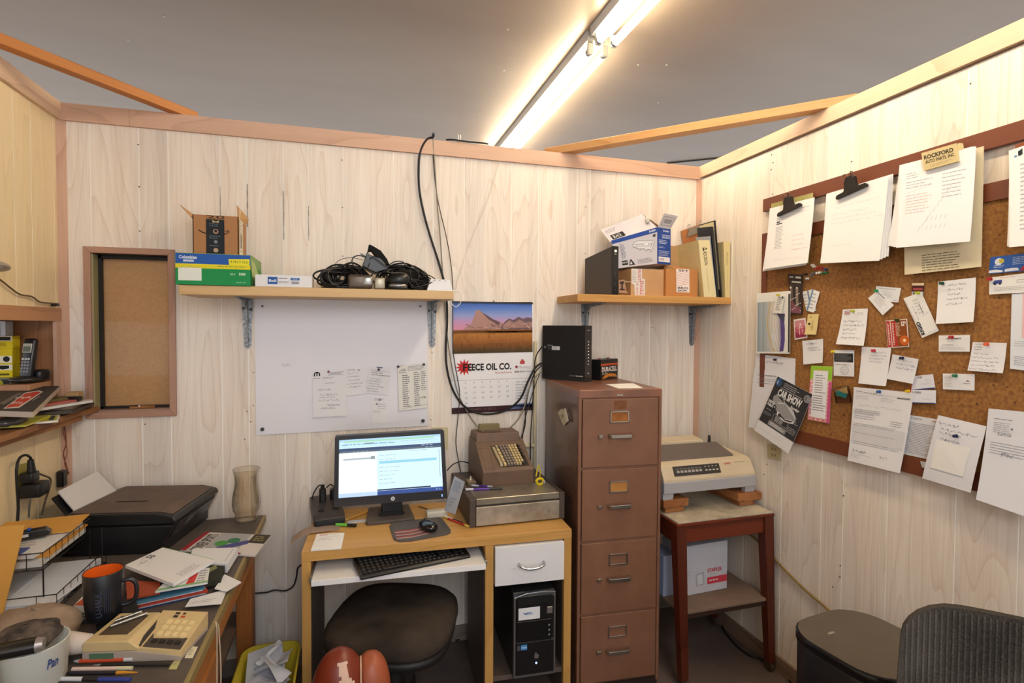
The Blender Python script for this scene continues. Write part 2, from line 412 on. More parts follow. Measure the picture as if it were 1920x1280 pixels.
# nail heads and dark smudges where boxes once rubbed the seams
nm = MB()
for px, py in ((259, 271), (261, 350), (262, 433), (641, 300), (642, 389), (643, 480), (125, 521), (127, 641), (272, 795), (116, 411), (434, 505), (475, 698), (475, 760), (810, 660), (808, 787), (1098, 388), (1097, 475), (1222, 614), (470, 790), (459, 823), (463, 771)):
    p = U(px, py, y=0); nm.cyl((p.x, -.002, p.z), (p.x, .001, p.z), .0028, n=6)
kid('nail_head', nm, mat('#54483c', .5), wb, kind='stuff')
sm = MB()
for x, z0, z1, w in ((.594, 2.05, 2.2, .0018), (.703, 2.03, 2.22, .0026), (.853, 1.98, 2.2, .0022), (.96, 1.98, 2.14, .0016)):
    k = 7
    for i in range(k):
        a = z0+(z1-z0)*i/k; q = rr.uniform(.4, 1); sm.box(x-w*q, x+w*q, -.0006, .001, a, a+(z1-z0)/k)
kid('scuff_mark', sm, mat('#a0958a', .8), wb, kind='stuff')

# right wall
wr = struct('wall_right', MB().box(W+.0014, W+.10, -4.6, .0014, 0, H-.07), GROOVE)
rs = [0, -.12, -.287, -.405, -.55, -.653, -.873, -.978, -1.165, -1.40, -1.575, -1.72, -1.95, -2.1, -2.35, -2.5, -2.72, -2.9, -3.2, -3.5, -3.8, -4.2, -4.6]
for a, b in zip(rs, rs[1:]): kid('plank', MB().box(W, W+.0012, b+g, a-g, 0, H-.07), PLANK, wr)
nm = MB()
for px, py in ((1447, 290), (1450, 305), (1446, 318), (1449, 364), (1597, 303), (1576, 1060), (1575, 1081), (1562, 1100), (1820, 157), (1438, 870), (1433, 889), (1582, 929)):
    p = U(px, py, x=W); nm.cyl((W-.002, p.y, p.z), (W+.001, p.y, p.z), .0028, n=6)
kid('nail_head', nm, mat('#54483c', .5), wr, kind='stuff')

# left wall with the phone nook
NY = -.045; NZ0, NZ1 = 1.25, 1.607
lw = MB(); lw.box(-.10, -.0014, NY, .10, 0, H-.07); lw.box(-.10, -.0014, -4.6, NY, 0, NZ0-.02); lw.box(-.10, -.0014, -4.6, NY, NZ1, H-.07)
wl = struct('wall_left', lw, GROOVE)
ls = [0, -.045, -.205, -.313, -.50, -.66, -.9, -1.1, -1.3, -1.6, -1.9, -2.3, -2.7, -3.1, -3.6, -4.1, -4.6]
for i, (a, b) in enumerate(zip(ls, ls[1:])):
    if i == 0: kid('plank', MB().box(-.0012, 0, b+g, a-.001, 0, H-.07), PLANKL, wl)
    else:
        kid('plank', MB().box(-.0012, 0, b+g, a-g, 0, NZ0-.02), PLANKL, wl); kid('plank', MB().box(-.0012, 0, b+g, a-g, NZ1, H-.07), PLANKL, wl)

# trims: top plates, corner strips, base boards
t1 = struct('trim_top_back', MB().box(0, .255, -.014, .10, H-.07, H), TRIM)
kid('board', MB().box(.256, W, -.014, .10, H-.07, H), TRIM, t1)
struct('trim_top_right', MB().box(W-.014, W+.10, -4.6, -.014, H-.062, H), TRIMY)
struct('trim_top_left', MB().box(-.10, .014, -4.6, -.014, H-.07, H), TRIMY)
struct('trim_corner_left', MB().prism([(0, 0), (.026, 0), (0, -.026)], 'z', .08, H-.07), TRIMZ)
struct('trim_corner_right', MB().prism([(W, 0), (W-.022, 0), (W, -.022)], 'z', .075, H-.07), TRIMZ)
BB = wood('dusty_baseboard', '#8f7868', '#6a574a', axis='y', freq=8, rough=.7)
struct('baseboard_right', MB().box(W-.014, W, -4.6, 0, 0, .075), BB)
struct('baseboard_back', MB().box(.03, W-.014, -.014, 0, 0, .075), wood('dusty_baseboard_b', '#8f8478', '#6a6058', axis='x', freq=8, rough=.7))
struct('baseboard_left', MB().box(0, .014, -4.6, -.014, 0, .075), BB)

# the two diagonal braces nailed over the corners
ORW = wood('orange_brace_wood', '#c9813f', '#9c5a22', axis='x', freq=8, rough=.45, contrast=.8)
ORW2 = wood('pale_brace_wood', '#d2a26e', '#a8743e', axis='x', freq=8, rough=.45, contrast=.8)
def brace(p, q, h, w, label, wm=None):
    p = Vector(p); q = Vector(q); d = q-p; L = d.length; M = Matrix.Translation((p+q)/2) @ Matrix.Rotation(atan2(d.y, d.x), 4, 'Z')
    return solo('corner_brace', MB().box(-L/2, L/2, -w/2, w/2, 0, h, .002), wm or ORW, label, 'brace', 'wooden braces across the wall corners', M=M)
brace((.483, .058, H), (-.032, -.596, H), .036, .045, 'orange-brown wooden brace laid diagonally over the top of the left wall corner')
brace((2.15, .075, H), (3.12, -.93, H), .038, .06, 'orange-brown wooden brace laid diagonally over the top of the right wall corner', ORW2)

# window: framed pass-through closed with glass over brown board
WT = wood('window_trim_wood', '#b78f7a', '#8e6a58', axis='z', freq=9, rough=.5, contrast=.7)
WTX = wood('window_trim_wood_flat', '#b78f7a', '#8e6a58', axis='x', freq=9, rough=.5, contrast=.7)
wf = MB(); a0, a1, c0, c1 = .081, .416, 1.194, 1.914; k = .026
wf.add([], [])
def mitre(mb, pts, y0, y1):  # one mitred frame board
    mb.prism(pts, 'y', y0, y1, bev=.002)
w1 = MB(); mitre(w1, [(a0, c1), (a1, c1), (a1-k, c1-k), (a0+k, c1-k)], -.014, 0)
win = struct('window_1', w1, WTX)
x = MB(); mitre(x, [(a0, c0), (a0+k, c0+k), (a1-k, c0+k), (a1, c0)], -.016, 0); kid('frame_board', x, WTX, win)
x = MB(); mitre(x, [(a0, c0), (a0, c1), (a0+k, c1-k), (a0+k, c0+k)], -.014, 0); kid('frame_board', x, WT, win)
x = MB(); mitre(x, [(a1, c0), (a1-k, c0+k), (a1-k, c1-k), (a1, c1)], -.014, 0); kid('frame_board', x, WT, win)
OL = mat('#a89f72', .6); DK = mat('#1d1a18', .5)
kid('jamb', MB().box(OX0-.001, OX0+.004, 0, .10, OZ0, OZ1), OL, win)
kid('jamb', MB().box(OX1-.004, OX1+.001, 0, .10, OZ0, OZ1), OL, win)
kid('jamb', MB().box(OX0, OX1, 0, .10, OZ0-.001, OZ0+.004), WTX, win)
kid('jamb', MB().box(OX0, OX1, 0, .10, OZ1-.004, OZ1+.001), DK, win)
fx0, fx1, fz0, fz1 = OX0+.004, OX1-.004, OZ0+.004, OZ1-.004
m = MB(); m.box(fx0, fx0+.012, .045, .065, fz0, fz1); m.box(fx1-.006, fx1, .045, .065, fz0, fz1); m.box(fx0, fx1, .045, .065, fz1-.014, fz1); m.box(fx0, fx1, .045, .065, fz0, fz0+.01)
kid('gasket', m, DK, win)
gl = bpy.data.materials.new('window_glass'); gl.use_nodes = True; b = gl.node_tree.nodes['Principled BSDF']
b.inputs['Transmission Weight'].default_value = 1; b.inputs['Roughness'].default_value = .02; b.inputs['IOR'].default_value = 1.22; b.inputs['Base Color'].default_value = (1, 1, 1, 1)
kid('pane', MB().box(fx0+.01, fx1-.005, .052, .056, fz0+.008, fz1-.012), gl, win)
kid('backing_board', MB().box(fx0, fx1, .075, .082, fz0, fz1), mat('#d9a873', .8, mott=.4, ms=90, h2='#bd8a55'), win)

# left wall nook: lintel, lining and side panel
NW = wood('nook_brown_wood', '#9a6a45', '#6f4527', axis='z', freq=7, rough=.5)
NWY = wood('nook_lintel_wood', '#c08e68', '#96664a', axis='y', freq=7, rough=.5, contrast=.7)
nk = struct('trim_nook_lintel', MB().box(-.01, .012, -1.2, NY+.012, NZ1-.004, NZ1+.048), NWY)
kid('side_panel', MB().box(-.20, -.0035, NY-.010, NY-.0005, NZ0-.02, NZ1), NW, nk)
kid('edge_strip', MB().box(-.0034, .010, NY-.022, NY-.0005, NZ0-.02, NZ1-.004), TRIMZ, nk)
kid('sill', MB().box(-.62, -.012, -1.2, NY, NZ0-.02, NZ0-.002), NWY, nk)
kid('top_panel', MB().box(-.62, -.012, -1.2, NY, NZ1, NZ1+.016), NWY, nk)
# ------------------------------------------------------------ fluorescent fixtures
TUBEM = emis('#ffeccb', TUBE_E, 'lit_tube'); ENAM = mat('#b9b8b4', .35); SOCK = mat('#cfcabb', .5); ENDC = mat('#a09c96', .3, 1)
FXX = 2.375
def fixture(y0, y1, label, grp='two-tube strip lights in line on the ceiling', FXX=FXX):
    z = CZ; r = thing('strip_light', label, 'ceiling light', loc=(FXX, (y0+y1)/2, z), group=grp)
    m = MB(); m.prism([(FXX-.055, z), (FXX-.05, z-.045), (FXX+.05, z-.045), (FXX+.055, z)], 'y', y0, y1); part('housing', m, ENAM, r)
    for s in (-1, 1):
        x = FXX+s*.042+.02
        tb = part('tube', MB().cyl((x, y0+.05, z-.085), (x, y1-.05, z-.085), .019, n=12), TUBEM, r)
        part('end_cap', MB().cyl((x, y0+.035, z-.085), (x, y0+.055, z-.085), .0195).cyl((x, y1-.055, z-.085), (x, y1-.035, z-.085), .0195), ENDC, tb)
        for yy in (y0+.03, y1-.03):
            part('socket', MB().box(x-.016, x+.016, yy-.009, yy+.009, z-.105, z-.044, .004), SOCK, r)
    return r
fixture(-.05, 2.39, 'strip light running beyond the back wall, cut off by its top plate')
fixture(-2.53, -.09, 'strip light with two glowing tubes, nearest, running out of the top of the picture')
fixture(.0, 2.3, 'strip light of the neighbouring room, left of the picture', None, -1.65)
# ------------------------------------------------------------ shelves and brackets
SHW = wood('shelf_birch', '#d9b988', '#b98f5a', axis='x', freq=7, fibre=.6, rough=.5, contrast=.7)
SHR = wood('shelf_pine', '#cf9d5c', '#b07c3c', axis='x', freq=7, fibre=.6, rough=.5, contrast=.7)
SZ = 1.746
solo('wall_shelf', MB().box(.505, 1.585, -.285, -.018, SZ-.038, SZ, .002), SHW, 'pale wooden wall shelf above the whiteboard, holding boxes and tangled adapters', 'shelf', 'wooden wall shelves')
solo('wall_shelf', MB().box(2.18, W-.001, -.285, -.016, SZ-.036, SZ, .002), SHR, 'honey-coloured wooden wall shelf above the filing cabinet, holding toner box and binders', 'shelf', 'wooden wall shelves')
GALV = mat('#a9adb0', .42, .75, bump=.6, bs=120, mott=.8, ms=70, h2='#55595c')
SCR = mat('#3c3a38', .4, .6)
def bracket(x, label, zt=SZ-.036, dz=.225):
    r = thing('shelf_bracket', label, 'bracket', loc=(x, -.002, zt-dz), group='galvanised shelf brackets')
    m = MB(); w = .024
    m.prism([(x-w, zt-.004), (x+w, zt-.004), (x+.014, zt-dz+.01), (x+.006, zt-dz), (x-.006, zt-dz), (x-.014, zt-dz+.01)], 'y', -.004, -.001); part('wall_plate', m, GALV, r)
    m = MB(); m.prism([(x-w, -.004), (x+w, -.004), (x+.012, -.235), (x-.012, -.235)], 'z', zt-.004, zt-.0005); part('shelf_plate', m, GALV, r)
    m = MB(); m.prism([(-.004, zt-.004), (-.21, zt-.006), (-.20, zt-.011), (-.07, zt-.018), (-.030, zt-.045), (-.018, zt-dz*.6), (-.010, zt-dz+.008), (-.004, zt-dz+.006)], 'x', x-.0045, x+.0045, bev=.001); part('rib', m, GALV, r)
    for dx, dzz in ((-.015, -.045), (.015, -.05), (0.0, -.19)):
        part('screw', MB().cyl((x+dx, -.009, zt+dzz), (x+dx, -.001, zt+dzz), .006, n=8), SCR, r)
bx = [U(464, 600, y=0).x, U(810, 600, y=0).x, U(1097, 600, y=0).x, U(1297, 600, y=0).x]
bracket(bx[0], 'galvanised shelf bracket left of the whiteboard')
bracket(bx[1], 'galvanised shelf bracket between whiteboard and calendar')
bracket(bx[2], 'galvanised shelf bracket behind the black router on the filing cabinet')
bracket(bx[3], 'galvanised shelf bracket by the right room corner')

# ------------------------------------------------------------ whiteboard
def Q(pts, **k): return [U(a, b, **k) for a, b in pts]
wbp = Q([(477, 556), (800.5, 556), (803, 798), (480.5, 815.5)], y=-.006)
S = Sheet(*wbp)
WBD = solo('whiteboard', S.body(.005), mat('#e6e6ee', .28, spec=.5), 'large white marker board screwed to the back wall under the left shelf', 'whiteboard')
S.scrawl(.14, .47, .21, .52, 1, '#c4c4d0', .0008); S.done(WBD)
for px, py, r in ((492, 574, .0045), (788, 574, .0045), (492, 804.5, .0085), (793, 788.5, .0085)):
    p = U(px, py, y=-.008); part('screw', MB().cyl((p.x, -.013, p.z), (p.x, -.006, p.z), r, n=12), mat('#4a4b50', .3, .6), WBD)
def pin(px, py, col, label, plane, r=.0045, name='pushpin', grp='push pins'):
    """a push pin whose head faces into the room; plane = ('x'|'y', value)"""
    ax, v = plane; p = U(px, py, **{ax: v}); n = Vector((-1, 0, 0)) if ax == 'x' else Vector((0, -1, 0))
    m = MB(); m.cyl(p-n*.006, p+n*.002, .001, n=6, mi=1).cyl(p+n*.001, p+n*.003, r*1.25, n=10).cyl(p+n*.003, p+n*.010, r*.65, r*.7, n=10).cyl(p+n*.010, p+n*.013, r*1.1, r*1.15, n=10)
    solo(name, m, [mat(col, .3, spec=.5), mat('#b8b8b8', .3, 1)], label, 'push pin', grp)
def dot(px, py, col, label, r=.006):
    p = U(px, py, y=-.009); solo('magnet', MB().cyl((p.x, -.016, p.z), (p.x, -.0075, p.z), r, n=12), mat(col, .35), label, 'magnet', 'small magnets on the whiteboard')
WP = '#e9e9ed'
def d1(S):
    S.disc(.13, .10, .10, '#1d1d20'); S.disc(.13, .10, .062, WP); S.rect(.02, .125, .24, .19, WP)
    for u in (.055, .13, .205): S.rect(u-.018, .07, u+.018, .13, '#1d1d20')
    S.poly([(.09, .045), (.17, .045), (.148, .075), (.112, .075)], '#1d1d20'); S.rect(.03, .165, .23, .175, '#55565a')
    S.words(.48, .05, .95, .13, 3, '#7c7c90'); S.words(.3, .15, .7, .2, 2, '#a7a7b3'); S.scrawl(.35, .26, .7, .3, 1); S.scrawl(.15, .38, .5, .45, 1)
    S.scrawl(.15, .48, .98, .56, 1); S.line([(.18, .58), (.66, .575)], .0012, '#7a7a86'); S.scrawl(.15, .6, .95, .68, 1); S.scrawl(.4, .7, .8, .78, 1); S.scrawl(.2, .76, .7, .84, 1); S.line([(.0, .985), (1, .985)], .0012, '#b5b5be')
paper('note_sheet', 'white letter sheet with black M emblem and red magnet, leftmost on whiteboard', 'note', Q([(586, 694), (648, 691), (650, 780), (587.5, 783.5)], y=-.008), WP, draw=d1, group='sheets on the whiteboard', curl=lambda u, v: .004*v)
def d2(S): S.words(.05, .02, .6, .08, 1, '#9a9aa8'); S.scrawl(.05, .1, .95, .75, 5, '#6c6c78')
paper('note_sheet', 'handwritten white half sheet beside the letter with the M emblem', 'note', Q([(648.5, 691), (688, 690), (684, 738), (649, 742)], y=-.0085), WP, draw=d2, group='sheets on the whiteboard', curl=lambda u, v: .003*v)
def d3(S):
    S.rect(.32, .01, .6, .045, '#42527c'); S.scrawl(.05, .12, .95, .2, 2, '#7e7e88'); S.scrawl(.1, .2, .95, .34, 2, '#3f3f47', .0016); S.scrawl(.05, .4, .95, .95, 6, '#6a6a73')
paper('note_sheet', 'tilted white note in dense handwriting under a dark blue magnet, on the whiteboard', 'note', Q([(694, 686), (733, 689), (725.5, 741), (683, 736)], y=-.010), '#e6e6ea', draw=d3, group='sheets on the whiteboard')
def d4(S): S.words(.1, .04, .8, .14, 2, '#a0a0aa'); S.rect(.22, .25, .34, .29, '#40406a'); S.scrawl(.3, .22, .95, .48, 3, '#8e8eb4', .0007); S.scrawl(.05, .5, .6, .62, 2, '#9a9aa6', .0007)
paper('note_sheet', 'small narrow white slip pinned below the tilted note on the whiteboard', 'note', Q([(699, 744), (728, 744), (726.7, 793.5), (696, 792.5)], y=-.0085), WP, draw=d4, group='sheets on the whiteboard')
def d5(S):
    S.line([(.05, .14), (.12, .1), (.2, .08), (.28, .09), (.16, .12), (.3, .12)], .0016, '#2c2c30'); S.rect(.05, .155, .3, .165, '#4a4a50'); S.words(.35, .02, .95, .14, 4, '#8e8e96')
    S.words(.15, .2, .42, .94, 16, '#6f6f77', wmin=.06, wmax=.14); S.words(.55, .16, .76, .94, 17, '#6f6f77', wmin=.05, wmax=.12); S.words(.8, .16, .99, .6, 10, '#7f7f87', wmin=.05, wmax=.1)
    S.scrawl(.75, .7, .97, .8, 1, '#66666e'); S.line([(.1, .96), (.98, .92)], .001, '#66666e'); S.box(.0, .0, 1, 1, .0008, '#b6b6b0')
paper('price_list', 'printed list in columns held by two black magnets, right edge of whiteboard', 'list', Q([(745, 686), (799, 681), (801.5, 764), (748, 770)], y=-.009), '#e4e4df', draw=d5, group='sheets on the whiteboard', curl=lambda u, v: .002*v)
dot(616, 696.5, '#7a2a34', 'dark red magnet on the letter with the M emblem', .005)
dot(710, 692.5, '#16172a', 'dark blue magnet on the tilted dense note', .006)
dot(746.5, 687, '#111116', 'black magnet at the left top corner of the column list', .006)
dot(794.5, 683, '#111116', 'black magnet at the right top corner of the column list', .006)
dot(672.5, 693.5, '#8b8b95', 'grey magnet on the handwritten half sheet', .004)
dot(712, 749, '#8b8b95', 'grey magnet on the small narrow slip', .005)

# ------------------------------------------------------------ calendar
def hexmix(a, b, t):
    ca = [int(a[i:i+2], 16) for i in (1, 3, 5)]; cb = [int(b[i:i+2], 16) for i in (1, 3, 5)]
    return '#%02x%02x%02x' % tuple(int(x+(y-x)*t) for x, y in zip(ca, cb))
cq = Q([(846, 566), (999, 566), (1001, 768), (847, 776)], y=-.006)
S = Sheet(*cq)
cal = solo('wall_calendar', S.body(.003), mat('#ececf0', .5), 'wall calendar with desert butte photo and oil company name, March 2020', 'calendar')
PT = .46
stops = [(0, '#4166b8'), (.12, '#5f83cf'), (.26, '#93a2d8'), (.38, '#c29bc6'), (.5, '#d694b0')]
n = 16
for i in range(n):
    t = (i+.5)/n*.56
    for (a, ca), (b, cb) in zip(stops, stops[1:]):
        if a <= t <= b: c = hexmix(ca, cb, (t-a)/(b-a))
    if t > .5: c = '#d694b0'
    S.rect(.01, PT*(i/n)*.56, .99, PT*((i+1)/n)*.56+.0005, c)
S.poly([(.12, .255), (.24, .19), (.27, .13), (.29, .08), (.33, .07), (.37, .095), (.43, .12), (.5, .155), (.58, .18), (.66, .20), (.74, .225), (.74, .255)], '#b08a83')
S.poly([(.33, .07), (.37, .095), (.43, .12), (.5, .155), (.58, .18), (.58, .215), (.45, .16)], '#6b5358')
S.poly([(.6, .225), (.65, .175), (.7, .15), (.75, .165), (.82, .135), (.87, .155), (.93, .14), (.99, .15), (.99, .26), (.6, .26)], '#6e5a63')
S.poly([(.62, .215), (.7, .165), (.76, .19), (.83, .16), (.9, .19), (.99, .18), (.99, .235), (.62, .24)], '#a5817a')
R = random.Random(5)
for i in range(60):
    u = R.uniform(.15, .96); v = R.uniform(.19, .255); S.line([(u, v), (u+R.uniform(.02, .06), v+R.uniform(.006, .016))], .002, R.choice(['#d3b5a7', '#5a4048', '#8a6660', '#c8a79c']))
S.rect(.01, .25, .99, .28, '#8a5a34')
for i in range(9): S.rect(.01, .262+i*.0222, .99, .262+(i+1)*.0222, ['#a8723e', '#b5793c', '#b0743a', '#a66a33', '#9a6230', '#855429', '#744d28', '#5f4527', '#4d3d26'][i])
for i in range(320):
    u = R.uniform(.02, .97); v = R.uniform(.28, .45); S.line([(u, v), (u+R.uniform(-.01, .01), v-R.uniform(.01, .035))], .0011, R.choice(['#c98f4e', '#8a5526', '#d7a468', '#6b4422', '#a87038']))
for i in range(40):
    u = R.uniform(.1, .5); v = R.uniform(.42, .455); S.line([(u, v), (u+R.uniform(-.02, .02), v-.012)], .0014, R.choice(['#53602f', '#44502a']))
S.k = 20
st = [];
for i in range(24): a = 2*pi*i/24; rr_ = .105 if i % 2 == 0 else .058; st.append((.15+rr_*cos(a), .585+rr_*sin(a)*S.w/S.h*.95))
S.poly(st[::-1], '#c22a2c'); S.text('F', .135, .555, .19, .618, '#141416', .03); S.text('EECE OIL CO.', .195, .555, .72, .618, '#141416', .035)
S.text('feeceoil.com', .52, .632, .725, .65, '#b03a3c'); S.text('888-879-1911', .76, .632, .97, .648, '#3a3a40', .01)
S.rect(.83, .54, .89, .57, '#b8484a'); S.rect(.845, .527, .875, .54, '#b8484a'); S.disc(.785, .595, .016, '#8b2630'); S.text('Marathon', .81, .588, .96, .605, '#9a8a8e'); S.line([(.76, .615), (.97, .613)], .0008, '#9a9aa0')
S.rect(.0, .70, 1, .703, '#9aa0ac'); S.line([(.73, .703), (.73, .92)], .0006, '#c8ccd6')
day = [[2, 3, 4, 5, 6, 7], [9, 10, 11, 12, 13, 14], [16, 17, 18, 19, 20, 21], [23, 24, 25, 26, 27, 28], [30, 31]]
for r in range(5):
    v = .717+r*.046
    for c, d in enumerate(day[r]):
        u = .155+c*.1; w = .014 if d < 10 else .03; S.text(str(d), u, v, u+w, v+.015, '#6f7688')
    if r < 5: S.line([(.06, v+.035), (.72, v+.035)], .0005, '#d0d4dd')
S.words(.77, .72, .96, .90, 7, '#c0c4ce')
S.rect(0, .945, 1, 1, '#3b1f24'); S.text('MARCH-2020', .23, .958, .53, .978, '#8d7074'); S.poly([(.72, .955), (.82, .935), (1, .93), (1, .978), (.7, .985)], '#6d7fae'); S.rect(.01, 0, .99, .006, '#1c2030')
S.done(cal)
part('hang_strip', MB().box(cq[0].x, cq[1].x, -.010, -.002, cq[0].z-.004, cq[0].z+.004), mat('#23242c', .4), cal)
part('hook', MB().cyl((1.84, -.012, cq[0].z+.008), (1.84, .002, cq[0].z+.008), .003, n=8), SCR, cal)

# light switch plate seen past the monitor, conduit stub and pipe by the cabinet
S = Sheet(*Q([(810, 801.5), (840, 801), (840, 843), (812, 843)], y=-.005)); sp = solo('wall_plate', S.body(.005), mat('#cfc6a0', .5), 'cream blank wall plate half hidden behind the monitor', 'wall plate')
p0 = U(1004, 640, y=-.012); p1 = U(1001, 905, y=-.012)
r = thing('conduit', 'pale cream conduit running down the wall beside the filing cabinet', 'conduit', loc=(p0.x, -.012, .78))
part('pipe', MB().cyl((p0.x, -.012, p0.z), (p0.x, -.012, .78), .010, n=10), mat('#cfc3a0', .5), r)
a = U(984, 836, y=-.012); part('branch', MB().cyl((a.x, -.012, a.z), (p0.x, -.012, a.z), .011, n=10), mat('#cfc3a0', .5), r)

# ------------------------------------------------------------ cables on the back wall
BLK = mat('#17171a', .45); GRY = mat('#8a8578', .6); DGR = mat('#3f3b36', .6); BRN = mat('#6a5236', .6)
def cable(name, label, pts, r, m, y=-.012, grp=None, n=7):
    mb = MB(); mb.tube([U(a[0], a[1], y=(a[2] if len(a) > 2 else y)) for a in pts], r, n=n); return solo(name, mb, m, label, 'cable', grp)
cable('cable', 'thick black cable looping down from the wall top, past the calendar to the router', [(813, 257), (800, 262), (788, 285), (785, 318), (787, 360), (796, 405), (808, 447), (822, 490), (833, 530), (838, 570), (838, 610), (836, 650), (838, 690, -.02), (848, 728, -.025), (866, 757, -.03), (892, 773, -.03), (920, 776, -.03), (950, 768, -.05), (975, 748, -.08), (990, 715, -.1), (1003, 690, -.1), (1016, 680, -.1)], .0055, BLK)
cable('cable', 'thin grey cable hanging straight beside the thick black one to the cash register', [(812, 262), (816, 320), (820, 380), (826, 450), (830, 510), (834, 570), (840, 640), (850, 700), (860, 740), (878, 775), (893, 797), (905, 808, -.05)], .0028, GRY)
cable('cable', 'thin dark cable hanging left of the calendar down behind the monitor', [(811, 262), (814, 320), (822, 380), (836, 440), (845, 490), (849, 540), (849, 600), (850, 660), (858, 710), (862, 740), (858, 790), (855, 830), (860, 865), (864, 885)], .0022, DGR)
cable('cable', 'very thin white string hanging diagonally from the top plate to the shelf end', [(938, 278), (936, 300), (925, 345), (905, 400), (880, 460), (860, 520), (853, 552)], .0012, mat('#e4dccb', .7))
cable('cable_coil', 'white coiled cable loop hanging off the left shelf end over the calendar', [(849, 545, -.27), (858, 546, -.27), (865, 556, -.27), (863, 568, -.27), (855, 575, -.27), (848, 570, -.27), (846, 560, -.27), (851, 549, -.27)], .0018, mat('#e8e6e0', .5))
cable('cable', 'grey cable sagging in a loop over the cash register top', [(904, 806, -.06), (925, 812, -.06), (950, 806, -.05), (972, 785, -.05), (984, 760, -.05), (990, 735, -.06), (1000, 712, -.08), (1016, 695, -.08)], .0035, GRY)
cable('cable', 'black cable dropping from the router behind the cash register, left strand', [(1016, 684, -.09), (1002, 700, -.06), (992, 730, -.03), (986, 765, -.03), (984, 800, -.03), (972, 835, -.03), (962, 860, -.04), (955, 872, -.06)], .003, BLK)
cable('cable', 'black cable dropping from the router down beside the pale conduit', [(1016, 650, -.08), (1004, 672, -.04), (1001, 720, -.03), (998, 770, -.03), (995, 820, -.03), (995, 880, -.03)], .003, BLK)
cable('cable', 'dark cable between the two router cables down to the desk', [(1012, 700, -.06), (1001, 730, -.03), (990, 765, -.03), (982, 800, -.02), (980, 850, -.02), (990, 895, -.03)], .0022, DGR)
m = MB(); m.tube([(U(837, 262, y=-.0)).xyz, U(850, 262, y=-.02), U(880, 266, y=-.02), U(905, 268, y=-.015), U(915, 270, y=.0)], .004)
solo('cable', m, BLK, 'short black cable lying along the top of the back wall', 'cable')
p = U(812, 257, y=-.016); solo('cable_hook', MB().cyl((p.x, -.03, p.z), (p.x, 0, p.z), .005, n=8).box(p.x-.006, p.x+.006, -.03, -.014, p.z-.002, p.z+.016), SCR, 'small black hook holding the cables at the top plate', 'hook')
p = U(861, 262, y=-.0); m = MB(); m.box(p.x-.008, p.x-.003, -.01, .004, p.z-.01, p.z+.022).box(p.x+.003, p.x+.008, -.01, .004, p.z-.01, p.z+.022).box(p.x-.012, p.x+.012, -.01, .006, p.z-.012, p.z-.004)
solo('cable_clip', m, mat('#e8e4dc', .5), 'white plastic clip on the top plate beside the short black cable', 'clip')
cable('cable', 'black power cord hanging between the left workbench and the computer desk', [(478, 1112, -.03), (500, 1110, -.03), (515, 1106, -.03), (535, 1107, -.03), (550, 1098, -.03), (556, 1080, -.03), (558, 1065, -.03), (566, 1058, -.03)], .0035, BLK)
# ------------------------------------------------------------ things on the left shelf
def cbox(root, name, x0, x1, y0, y1, z0, z1, m, bev=.001): return part(name, MB().box(x0, x1, y0, y1, z0, z1, bev), m, root)
def face(root, TL, TR, BR, BL, draw):
    S = Sheet(TL, TR, BR, BL); draw(S); S.done(root); return S
ZS = SZ
# envelope carton
y0, y1 = -.29, -.05
x0, x1, z1 = .497, .762, ZS+.122
r = thing('envelope_box', 'blue and green carton of envelopes with yellow band on the left shelf', 'box', loc=((x0+x1)/2, (y0+y1)/2, ZS))
b = cbox(r, 'carton', x0, x1, y0, y1, ZS+.0005, z1, mat('#2f8f4e', .5), .0015)
cbox(r, 'lid', x0-.002, x1+.002, y0-.002, y1+.002, z1-.042, z1+.002, mat('#8fb05e', .55), .0015)
def dr(S):
    S.rect(0, 0, 1, .33, '#2a5caf'); S.rect(0, .33, 1, .47, '#e2d52c'); S.rect(0, .47, 1, 1, '#1f9150')
    S.text('Columbian', .045, .065, .28, .175, '#dfe8f4', .03); S.rect(.1, .2, .24, .27, '#c7d4ea'); S.words(.55, .36, .96, .42, 1, '#8c8a2c')
    S.poly([(.7, .14), (.99, .12), (.985, .33), (.71, .33)], '#e9e23a'); S.text('4 1/8 x 9 1/2 in', .73, .18, .96, .27, '#57641c', .01)
    S.text('500', .84, .58, .93, .67, '#d7ecd9', .03); S.words(.72, .6, .82, .67, 2, '#bfe0c6', wmin=.04); S.words(.8, .88, .96, .92, 1, '#bfe0c6')
    S.rect(.035, .46, .34, .87, '#e4eae4'); S.line([(.05, .5), (.1, .42), (.14, .46), (.2, .4), (.26, .45), (.32, .43)], .0012, '#9aa78e')
face(r, (x0, y0-.0025, z1), (x1, y0-.0025, z1), (x1, y0-.0025, ZS+.001), (x0, y0-.0025, ZS+.001), dr)
def dr(S):
    S.rect(0, 0, 1, .33, '#7d9e62'); S.rect(0, .33, 1, 1, '#4d9052'); S.poly([(.0, .1), (.35, .2), (.8, .6), (1, 1), (.3, 1), (.0, .5)], '#a9bb7c')
face(r, (x1+.0025, y0, z1), (x1+.0025, y1, z1), (x1+.0025, y1, ZS+.001), (x1+.0025, y0, ZS+.001), dr)
